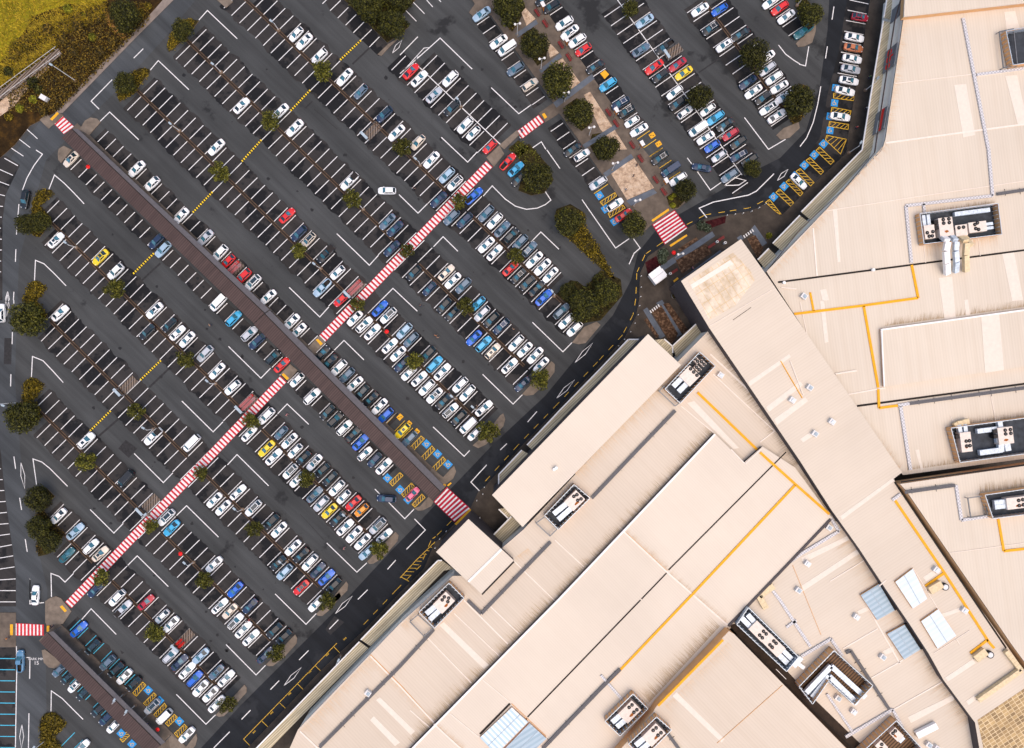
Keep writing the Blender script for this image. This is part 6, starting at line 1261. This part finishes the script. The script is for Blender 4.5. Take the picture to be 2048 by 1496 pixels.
# skylights
def skylight(q, h, mat='skylight', black=False):
    P = [W(*p, h) for p in q]; m = MB(); c = sum(P, Vector()) / 4; m.prism([(p.x, p.y, h + .02) for p in P], [(p.x, p.y, h + .5) for p in P], 0, 1)
    o = m.build('skylight', [mat, 'seam_orange'], MALL)
    a, b = (P[0] + P[3]) / 2, (P[1] + P[2]) / 2; k = MB()
    k.bar((P[0] + P[1]) / 2 + Vector((0, 0, .5)), (P[2] + P[3]) / 2 + Vector((0, 0, .5)), .12, .05); o2 = k.build('skylight_ridge', 'pad_blue_grey' if not black else 'gutter', MALL); o2.parent = o
S1 = [(1719, 1189), (1756, 1166), (1787, 1219), (1752, 1239)]; S3 = [(1771.7, 1266), (1806.7, 1247.4), (1838.5, 1296.6), (1805.6, 1317.4)]
for q in (S1, S3):
    skylight(q, hl + .4, 'skylight_blue')
    lo = MB(); a, b = Vector(q[1]), Vector(q[2])
    for i in range(9): p = a.lerp(b, (i + .5) / 9); lo.bar(W(*p, hl + .5), W(*(p + Vector((9, -5.5))), hl + .5), .75, .7)
    lo.build('louvre_vent', 'gutter', MALL)
skylight([(1788, 1162.5), (1823, 1136), (1851.6, 1196), (1823, 1215.7)], hn); skylight([(1839.5, 1240.8), (1873.5, 1216.8), (1909.5, 1269.3), (1872.4, 1295.5)], hn)
skylight([(1023.6, 1412.5), (1056, 1441.5), (992, 1506), (960, 1472.7)], hb, 'skylight_b'); skylight([(1059, 1444), (1092.7, 1474.7), (1030, 1535), (996, 1509)], hb, 'skylight_blue')
# roof vents: little white cowls
VN = ((1583, 800, hn, 'on the nave beneath the yellow pipe'), (1617.5, 775, hn, 'on the nave right of the yellow pipe'), (1662, 843, hn, 'upper of two at the middle of the nave'), (1628, 867, hn, 'lower of two at the middle of the nave'), (1870, 1138, hn, 'beside the long yellow walkway on the nave'), (1656, 1054, hl + .3, 'at the corner of the grating walkway left of the nave'), (1613, 1126, hl + .3, 'on the pale sheet left of the nave'), (1595, 1179, hl + .3, 'left of the nave above the long plant enclosure'), (1710.5, 1232, hl + .3, 'beside the upper left skylight'), (1763, 1312, hl + .3, 'beside the lower left skylight'), (1926, 1219, hn, 'right of the lower nave skylight by the walkway'),
      (1674, 1394, hl + .3, 'inside the crook of the big bent enclosure'), (1705, 1421, hl + .3, 'right of the lower grating walkway'), (1855, 1487, hl + .3, 'at the bottom edge, left of its twin'), (1871, 1494, hl + .3, 'at the bottom edge, right of its twin'), (737, 1384, hl, 'on the low roof beside the pipe tray near the front'), (1440, 750, hl, 'right of the plant enclosure by the mall doors'), (1606, 593, ha, 'beside the short yellow walkway by the nave'))
for n, (x, y, h, lab) in enumerate(VN):
    r = empty('roof_vent'); p = W(x, y, h); r.location = p; m = MB(); m.box((0, 0, .01), 1.25, 1.1, .75, R(-35)); m.build('casing', 'metal_white', r)
    m = MB(); m.box((.1, -.05, .76), .7, .7, .12, R(-35)); m.build('cowl', 'pad_blue_grey' if n % 2 else 'galv', r); tag(r, 'small white roof vent ' + lab, 'roof vent', 'white vents on the mall roof')
for x, y, lab in ((1886.6, 1172, 'round white roof fan with a dark rim beside the middle nave walkway'), (1976, 1307, 'round white roof fan with a dark rim at the lower end of the yellow walkway')):
    r = empty('roof_fan'); p = W(x, y, hn); r.location = p; m = MB(); m.tube((0, 0, .01), (0, 0, .8), .75, .75, 18); m.build('rim', 'fan_black', r); m = MB(); m.tube((0, 0, .8), (0, 0, .9), .58, .5, 18); m.build('cap', 'metal_white', r); tag(r, lab, 'roof fan')
for n, (x, y, h, lab) in enumerate(((1018, 1088 + 0, hf, 'l'), )): pass
for x, y, h, lab in ((1108, 938, hf, 'small round flue, lower left of a pair on the long front block'), (1112, 935, hf, 'small round flue, upper right of a pair on the long front block'), (1566, 566, ha, 'small white cap at the left end of the upper gutter'), (1744, 540.5, ha, 'small white cap on the upper gutter')):
    m = MB(); m.tube((0, 0, .01), (0, 0, .7), .28, .28, 12); m.tube((0, 0, .7), (0, 0, .8), .36, .3, 12); o = m.build('roof_flue', 'cap_white', None, 40); o.location = W(x, y, h); tag(o, lab, 'flue')
# duct lying on the nave, cream pipe racks
def duct(parent, pts, w, h, mat='duct', name='duct'):
    m = MB(); P = [Vector(p) for p in pts]
    for a, b in zip(P, P[1:]):
        m.bar(a, b, w, h)
        d = b - a
        for i in range(int(d.length / .9)): q = a + d.normalized() * (i * .9 + .4); m.bar(q + Vector((0, 0, -.01)), q + d.normalized() * .06 + Vector((0, 0, -.01)), w + .06, h + .05)
    return m.build(name, mat, parent)
for pts, h, w, lab in (([(1953, 1398), (1990, 1372), (2038, 1338), (2008, 1300)], hn, 1.0, 'long cream pipe rack crossing the nave near the bottom right'), ([(1856, 1180), (1880, 1166)], hn, 1.6, 'short cream duct beside the round roof fan on the nave'), ([(1947, 1316), (1968, 1300)], hn, 1.6, 'cream duct beside the lower round roof fan'), ([(1830, 1468), (1870, 1448)], hl + .3, 1.4, 'pale duct box near the bottom, left of the nave'), ([(1530, 1215), (1516, 1190), (1545, 1170)], hl + .3, 1.3, 'cream elbow duct at the top of the long plant enclosure')):
    r = empty('roof_duct'); duct(r, [W(*p, h + .15) for p in pts], w, .8, 'duct_cream' if 'cream' in lab else 'cap_white', 'duct_run'); m = MB()
    for p in pts: m.box(W(*p, h + .005), .3, .3, .16)
    m.build('support', 'metal_grey', r); tag(r, lab, 'duct')
# rooftop plant enclosures and air conditioners
def local(c, ang):
    ca, sa = math.cos(ang), math.sin(ang); return lambda u, v, z=0: Vector((c.x + u * ca - v * sa, c.y + u * sa + v * ca, c.z + z))
def enclosure(q, h, lab, wh=1.8, wall='wall_tan', deck='deck_dark', frame=None):
    """four top-rim corners (picture), walls wh tall around a dark deck"""
    P = [W(*p, h + wh) for p in q]; r = empty('plant_enclosure'); B = [Vector((p.x, p.y, h + .003)) for p in P]
    m = MB(); m.prism([b for b in B], [b + Vector((0, 0, .12)) for b in B]); m.build('deck', deck, r)
    for a, b in zip(B, B[1:] + B[:1]):
        d = (b - a).normalized(); n = Vector((-d.y, d.x, 0)); k = MB(); k.bar(a + Vector((0, 0, .13)) + d * .0, b + Vector((0, 0, .13)) - d * .13, .12, wh - .15); kw = k.build('screen_wall', wall, r)
        g = MB(); cc = sum(B, Vector()) / len(B); s = 1 if n.dot(cc - a) > 0 else -1
        for i in range(int((b - a).length / .9)): x = a + d * (i * .9 + .45) + n * s * .09; g.bar(x + Vector((0, 0, .14)), x + Vector((0, 0, wh - .2)), .7, .05)
        g.build('inner_louvre', 'galv', r.children[-1] if False else kw)
    k = MB()
    for a, b in zip(B, B[1:] + B[:1]): k.bar(a + Vector((0, 0, wh - .01)), b + Vector((0, 0, wh - .01)), .13, .08)
    k.build('top_rail', 'galv', r)
    if frame:
        F = [W(*p, h + .9) for p in frame]; k = MB()
        for a, b in zip(F, F[1:] + F[:1]): k.bar(a, b, .2, .2)
        for f in F: k.tube((f.x, f.y, h + .005), (f.x, f.y, h + .9), .08, .08, 6)
        k.build('side_frame', 'metal_grey', r)
    tag(r, lab, 'plant enclosure'); return r
UNIT = {}
def aircon(x, y, h, ang, sx, sy, fans, lab, ducts=(), rust=False, dark=0, zz=1.5):
    r = empty('air_conditioner'); p = W(x, y, h + zz); r.location = (p.x, p.y, h + .14); r.rotation_euler = (0, 0, R(ang)); m = MB(); m.box((0, 0, .1), sx, sy, zz); m.box((0, 0, 0), sx * .9, sy * .9, .1); m.build('casing', 'ac_cream', r)
    for u, v in fans:
        f = MB(); f.tube((u * sx / 2, v * sy / 2, zz + .1), (u * sx / 2, v * sy / 2, zz + .22), .40, .36, 14, 0); f.tube((u * sx / 2, v * sy / 2, zz + .22), (u * sx / 2, v * sy / 2, zz + .25), .12, .1, 8, 1); f.build('fan', ['fan_black', 'metal_grey'], r, 40)
    for i in range(dark): f = MB(); f.box((-sx / 2 - .45, sy * (.32 - .3 * i), .3), .8, .8, zz * .8); f.build('intake', 'fan_black', r)
    for dd in ducts: duct(r, [(a * sx / 2, b * sy / 2, c) for a, b, c in dd[0]], dd[1], .8, dd[2] if len(dd) > 2 else 'duct')
    if rust:
        f = MB(); pts = [(sx * .2 * rust * math.cos(t * .9) * random.uniform(.5, 1) , sy * -.25 + .35 * math.sin(t * .9) * random.uniform(.6, 1), zz + .104) for t in range(7)]; f.face(pts); f.build('rust_patch', 'rust', r)
    tag(r, lab, 'air conditioner', 'air conditioners on the mall roof')
F4 = ((-.5, .75), (.5, .75), (-.5, .25), (.5, .25)); F2 = ((-.4, .5), (.4, .5)); F3 = ((-.6, .6), (0, .6), (.6, .6))
enclosure(((1839.5, 427), (1996, 407), (2003.6, 468.4), (1848, 488)), ha, 'large plant enclosure on the upper right roof with four air conditioners')
aircon(1858, 464, ha, 7, 2.2, 2.9, ((-.5, -.1), (.6, -.05), (-.2, -.65), (.4, -.65)), 'square air conditioner at the left of the upper right enclosure', (([(-.5, .9, .3), (-.5, 2.6, .3)], .7), ([(.4, .9, .3), (.4, 2.6, .3)], .7)))
aircon(1891, 454, ha, 7, 3.0, 4.0, ((-.3, .8), (.5, .8), (-.3, .4), (.5, .4)), 'largest air conditioner of the upper right enclosure, with two long white ducts', (([(-.45, -1, .4), (-.6, -1.7, 2.4), (-.95, -2.6, 2.3), (-.75, -3.8, 1.6), (-.3, -4.9, .3)], 1.2, 'cap_white'), ([(.75, -1, .4), (.6, -1.8, 2.4), (.4, -2.7, 2.3), (.65, -3.8, 1.6), (.95, -4.8, .3)], 1.0)), True, 2)
aircon(1921.6, 461, ha, 7, 2.5, 2.4, F2, 'small air conditioner with a cream jointed duct, upper right enclosure', (([(-.2, -1, .4), (-.1, -2.4, 2.5), (-.15, -4.4, 1.8), (.4, -7.2, .3)], 1.1, 'duct_cream'), ([(.7, -1, .4), (.7, -3.2, 2.4)], .8, 'duct_cream')), False, 1)
aircon(1954, 454, ha, 7, 3.8, 2.2, ((-.3, .5), (0, .75), (-.25, -.3), (.05, -.55)), 'long air conditioner at the right of the upper right enclosure', (([(.9, .35, .4), (1.9, .35, .4)], .6), ([(.9, -.45, .4), (1.9, -.45, .4)], .6)))
enclosure(((1902, 856), (2080, 832), (2092, 902), (1920, 925)), ha, 'plant enclosure at the right edge, halfway down')
aircon(1931, 884, ha, 7, 2.3, 4.2, ((.0, .1), (.6, .1), (0, -.4), (.6, -.4)), 'rust-stained air conditioner at the left of the right edge enclosure', (([(-.5, 1, .3), (-.6, 1.8, .3)], .8), ([(.5, 1, .3), (.5, 1.8, .3)], .8)), True, 1)
aircon(2010, 871, ha, 7, 3.2, 3.6, ((.0, .65), (.7, .65), (0, .2), (.7, .2)), 'air conditioner at the right of the right edge enclosure', (([(.3, -1, .3), (.35, -1.9, .3)], 1.2), ([(-.5, -1, .3), (-.6, -1.9, .3)], 1.2), ([(-.3, 1, .3), (-.3, 1.7, .3)], 1.0)), True, 2)
enclosure(((1970, 990), (2080, 974), (2092, 1024), (1986, 1037)), he, 'plant enclosure on the roof below the double gutter, at the right edge', frame=((1935, 996), (1969, 991), (1974, 1030), (1941, 1035)))
aircon(2036, 1005, he, 7, 5.0, 2.4, ((.0, .4), (.35, .45), (0, -.5), (.35, -.45)), 'long white air conditioner in the enclosure at the right edge', (([(-1, .4, .4), (-1.9, .4, .4)], .9), ([(-1, -.4, .4), (-1.9, -.4, .4)], .9)), True)
enclosure(((2012, 62), (2080, 50), (2090, 120), (2026, 130)), ha, 'plant enclosure cut off by the top right edge', frame=((1998, 64), (2026, 58), (2034, 132), (2006, 136)))
enclosure(((1399.5, 704), (1430.6, 732), (1360.4, 806.5), (1330, 778)), hl, 'plant enclosure behind the long front block near the mall doors', frame=((1318, 782), (1328, 772), (1358, 806), (1350, 812)))
aircon(1379, 752, hl, 45, 3.2, 3.2, ((.75, .6), (.75, 0), (.75, -.6)), 'three-fan air conditioner behind the long front block', (([(-1, .5, .3), (-2.5, .5, .3)], 1.1), ([(-1, -.5, .3), (-2.5, -.5, .3)], 1.1)))
for x, y, lab in ((1392, 720, 'left'), (1405, 726, 'upper right'), (1395, 737, 'lower right')): aircon(x, y, hl, -45, 1.5, .9, ((-.5, 0), (.5, 0)), 'small two-fan condenser, %s of three by the front block enclosure' % lab, zz=1.2)
enclosure(((1148, 969), (1180, 996), (1117, 1059), (1089, 1031)), hl, 'plant enclosure between the front block and the pipe trays', frame=((1072, 1046), (1090, 1033), (1114, 1058), (1100, 1072)))
aircon(1149, 1001, hl, 45, 3.6, 2.8, ((.7, .4), (.3, .55), (.7, -.5), (.3, -.3)), 'rust-stained four-fan air conditioner in the middle front enclosure', (([(-1, .5, .4), (-2.9, .75, .3)], 1.1), ([(-1, -.5, .4), (-3.0, -.35, .3)], 1.1)), True)
enclosure(((898, 1166), (928, 1196), (869, 1256), (838, 1224)), hl, 'plant enclosure behind the lower awning near the hatched kerb', frame=((820, 1243), (836, 1229), (866, 1256), (848, 1272)))
aircon(888, 1205, hl, 45, 3.9, 2.8, ((.5, .6), (.75, 0), (.4, -.3), (.1, .5)), 'air conditioner behind the lower awning near the hatched kerb', (([(-1, .5, .4), (-2.3, .65, .3)], 1.1), ([(-1, -.4, .4), (-2.5, -.35, .3)], 1.1)), True)
enclosure(((1266, 1387.5), (1296, 1417.6), (1240, 1471.7), (1210, 1442.6)), hb, 'plant enclosure at the bottom centre, upper left of two')
aircon(1259, 1423, hb, 45, 4.1, 2.9, ((.7, .5), (.3, .55), (.7, -.5), (.3, -.45)), 'four-fan air conditioner in the upper left of the two bottom enclosures', (([(-1, .5, .4), (-2.1, .6, .3)], 1.1), ([(-1, -.5, .4), (-2.1, -.4, .3)], 1.1)), True)
enclosure(((1313, 1433.6), (1343, 1459.7), (1286, 1517), (1257, 1487.7)), hc, 'plant enclosure at the bottom centre, lower right of two')
aircon(1307, 1469, hc, 45, 4.1, 2.9, ((.7, .5), (.3, .55), (.7, -.5), (.3, -.45)), 'four-fan air conditioner in the lower right of the two bottom enclosures', (([(-1, .5, .4), (-2.1, .6, .3)], 1.1), ([(-1, -.5, .4), (-2.1, -.4, .3)], 1.1)), True)
enclosure(((1496.7, 1215), (1597, 1314), (1573, 1343), (1473.7, 1249)), hl + .3, 'long plant enclosure beside the black trench', 2.0, 'galv')
aircon(1518, 1262, hl + .3, -45, 4.0, 2.6, ((.3, .5), (.7, .5), (.3, -.4), (.7, -.4)), 'upper air conditioner of the long enclosure by the black trench', (([(-1, .5, .4), (-2.0, .6, .3)], 1.1), ([(-1, -.5, .4), (-2.2, -.5, .3)], 1.1)))
aircon(1547, 1290, hl + .3, -45, 4.6, 2.6, ((-.3, .5), (.0, .5), (-.3, -.4), (.0, -.4)), 'lower, rust-stained air conditioner of the long enclosure by the trench', (([(1, .5, .4), (2.2, .5, .3)], 1.0), ([(1, -.5, .4), (2.2, -.5, .3)], 1.1)), True)
r = enclosure(((1668, 1301), (1745.5, 1371), (1709, 1410), (1657, 1362), (1625, 1408), (1598, 1373)), hl + .3, 'big bent plant enclosure with long silver ducts over a brown deck', 2.3, 'wall_tan', 'deck_brown')
for pts in ([(1610, 1383), (1660, 1330), (1728, 1392)], [(1622, 1392), (1656, 1350), (1712, 1404)]): duct(r, [W(*p, hl + 1.1) for p in pts], 1.1, .7)
enclosure(((1792.5, 1441), (1846, 1500), (1790, 1540), (1720, 1508)), hl + .3, 'plant enclosure cut off by the bottom edge left of the nave', 2.2, 'wall_tan', 'deck_brown')
aircon(1792, 1468, hl + .3, -45, 2.6, 1.8, ((-.6, .4), (-.6, -.4)), 'air conditioner in the bottom edge enclosure, with two short ducts', (([(1, .4, .3), (1.8, .4, .3)], .7), ([(1, -.4, .3), (1.8, -.4, .3)], .7)), True)
aircon(1762, 1492, hl + .3, -45, 2.2, 1.8, ((-.3, .4), (.3, -.4)), 'air conditioner half cut off by the bottom edge', (), True)
for pts, w, h, lab in (([(1950, 862), (1990, 857), (1993, 884)], 1.0, ha, 'elbowed silver duct between the two right edge air conditioners'), ([(1955, 905), (2000, 899)], 1.1, ha, 'straight silver duct along the lower wall of the right edge enclosure'), ([(1905, 430), (1975, 421)], .9, ha, 'straight silver duct along the back wall of the upper right enclosure'), ([(1934, 842), (1912, 848), (1906, 852)], 1.2, ha, 'cream duct bundle outside the right edge enclosure')):
    r = empty('roof_duct'); duct(r, [W(*p, h + .4) for p in pts], w, .8, 'duct_cream' if 'cream' in lab else 'duct', 'duct_run'); m = MB()
    for p in pts: m.box(W(*p, h + .13), .3, .3, .26)
    m.build('support', 'metal_grey', r); tag(r, lab, 'duct')
# streaks along roof steps: dirt, with the soft shade there put into their colour
def grime_shade(p0, p1, fall, h, mat, n, longest, dz=.006):
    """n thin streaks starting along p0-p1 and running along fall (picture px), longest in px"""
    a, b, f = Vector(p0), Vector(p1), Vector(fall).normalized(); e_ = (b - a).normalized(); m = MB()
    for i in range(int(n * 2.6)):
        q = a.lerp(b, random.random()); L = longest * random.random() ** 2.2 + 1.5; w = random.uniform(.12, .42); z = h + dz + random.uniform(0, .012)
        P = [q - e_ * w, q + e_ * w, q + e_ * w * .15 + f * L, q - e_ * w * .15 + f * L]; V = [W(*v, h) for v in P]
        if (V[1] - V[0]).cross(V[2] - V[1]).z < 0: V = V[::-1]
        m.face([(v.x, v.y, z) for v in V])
    tag(m.build('stain_and_shade', mat, MALL), kind='stuff')
UL, LR, LL, UR = (-1, -1), (1, 1), (-1, 1), (1, -1)
grime_shade((1426, 866), (1246, 1058), UL, hl, 'roof_dirt_shade', 330, 26); grime_shade((1244, 1060), (1117, 1193), UL, hl, 'roof_dirt_shade', 260, 22); grime_shade((1115, 1196), (828, 1488), UL, hl, 'roof_dirt_shade', 560, 30)
grime_shade((1356, 735), (1200, 893), LR, hl, 'roof_dust_shade', 260, 30); grime_shade((1198, 897), (1150, 946), LR, hl, 'roof_dust_shade', 90, 26); grime_shade((1030, 1115), (1056, 1096), LR, hl, 'roof_dust_shade', 40, 22); grime_shade((742, 1312), (868, 1446), LL, hl, 'roof_dust_shade', 200, 14); grime_shade((600, 1462), (740, 1312), LR, hl, 'roof_dust_shade', 240, 34); grime_shade((802, 1250), (836, 1216), LR, hl, 'roof_dust_shade', 60, 24)
grime_shade((1440, 1252), (1296, 1408), UL, hb, 'roof_dirt_shade', 300, 34); grime_shade((1250, 1066), (1334, 1142), UR, hb, 'roof_dust_shade', 160, 13); grime_shade((1338, 1148), (1452, 1248), UR, hb, 'roof_dust_shade', 190, 13); grime_shade((870, 1450), (925, 1498), UR, hb, 'roof_dust_shade', 90, 12); grime_shade((1330, 1412), (1456, 1284), LR, hc, 'roof_dust_shade', 180, 24)
grime_shade((1425, 662), (1600, 926), (-.83, .55), hl, 'roof_dirt_shade', 420, 26); grime_shade((1605, 935), (1655, 1010), (-.83, .55), hl, 'roof_dirt_shade', 90, 16); grime_shade((1684, 1050), (1945, 1440), (-.83, .55), hl + .3, 'roof_dust_shade', 520, 46); grime_shade((1860, 1316), (1945, 1440), (-.83, .55), hl + .3, 'roof_dirt_shade', 120, 24)
grime_shade((1772, 286), (1600, 478), LR, ha, 'roof_dust_shade', 260, 22); grime_shade((1600, 478), (1540, 545), LR, ha, 'roof_dust_shade', 90, 20); grime_shade((1806, 42), (1774, 270), (1, .13), ha, 'roof_dust_shade', 260, 18); grime_shade((1770, 652), (2060, 612), (.1, -1), ha, 'roof_dirt_shade', 330, 16); grime_shade((1860, 425), (1990, 405), (.0, -1), ha, 'roof_dirt_shade', 120, 9); grime_shade((1852, 492), (1995, 473), (.12, 1), ha, 'roof_dust_shade', 130, 26); grime_shade((1915, 850), (2060, 832), (-.1, -1), ha, 'roof_dirt_shade', 130, 14); grime_shade((1815, 940), (2070, 905), (0, -1), ha, 'roof_dirt_shade', 240, 14); grime_shade((1960, 985), (2060, 972), (-.1, -1), he, 'roof_dirt_shade', 130, 22); grime_shade((1640, 748), (1800, 938), (.5, -.8), ha, 'roof_dust_shade', 200, 18)
r = empty('roof_duct'); duct(r, [W(1584, 1330, hl + .5), W(1600, 1312, hl + .5)], 1.0, .9, 'galv', 'duct_run'); duct(r, [W(1590, 1322, hl + .5), W(1606, 1334, hl + .5)], .8, .7, 'cap_white', 'duct_run'); tag(r, 'silver cross duct with white boxes at the lower end of the long enclosure', 'duct')
print('OBJECTS', len(SC.objects))
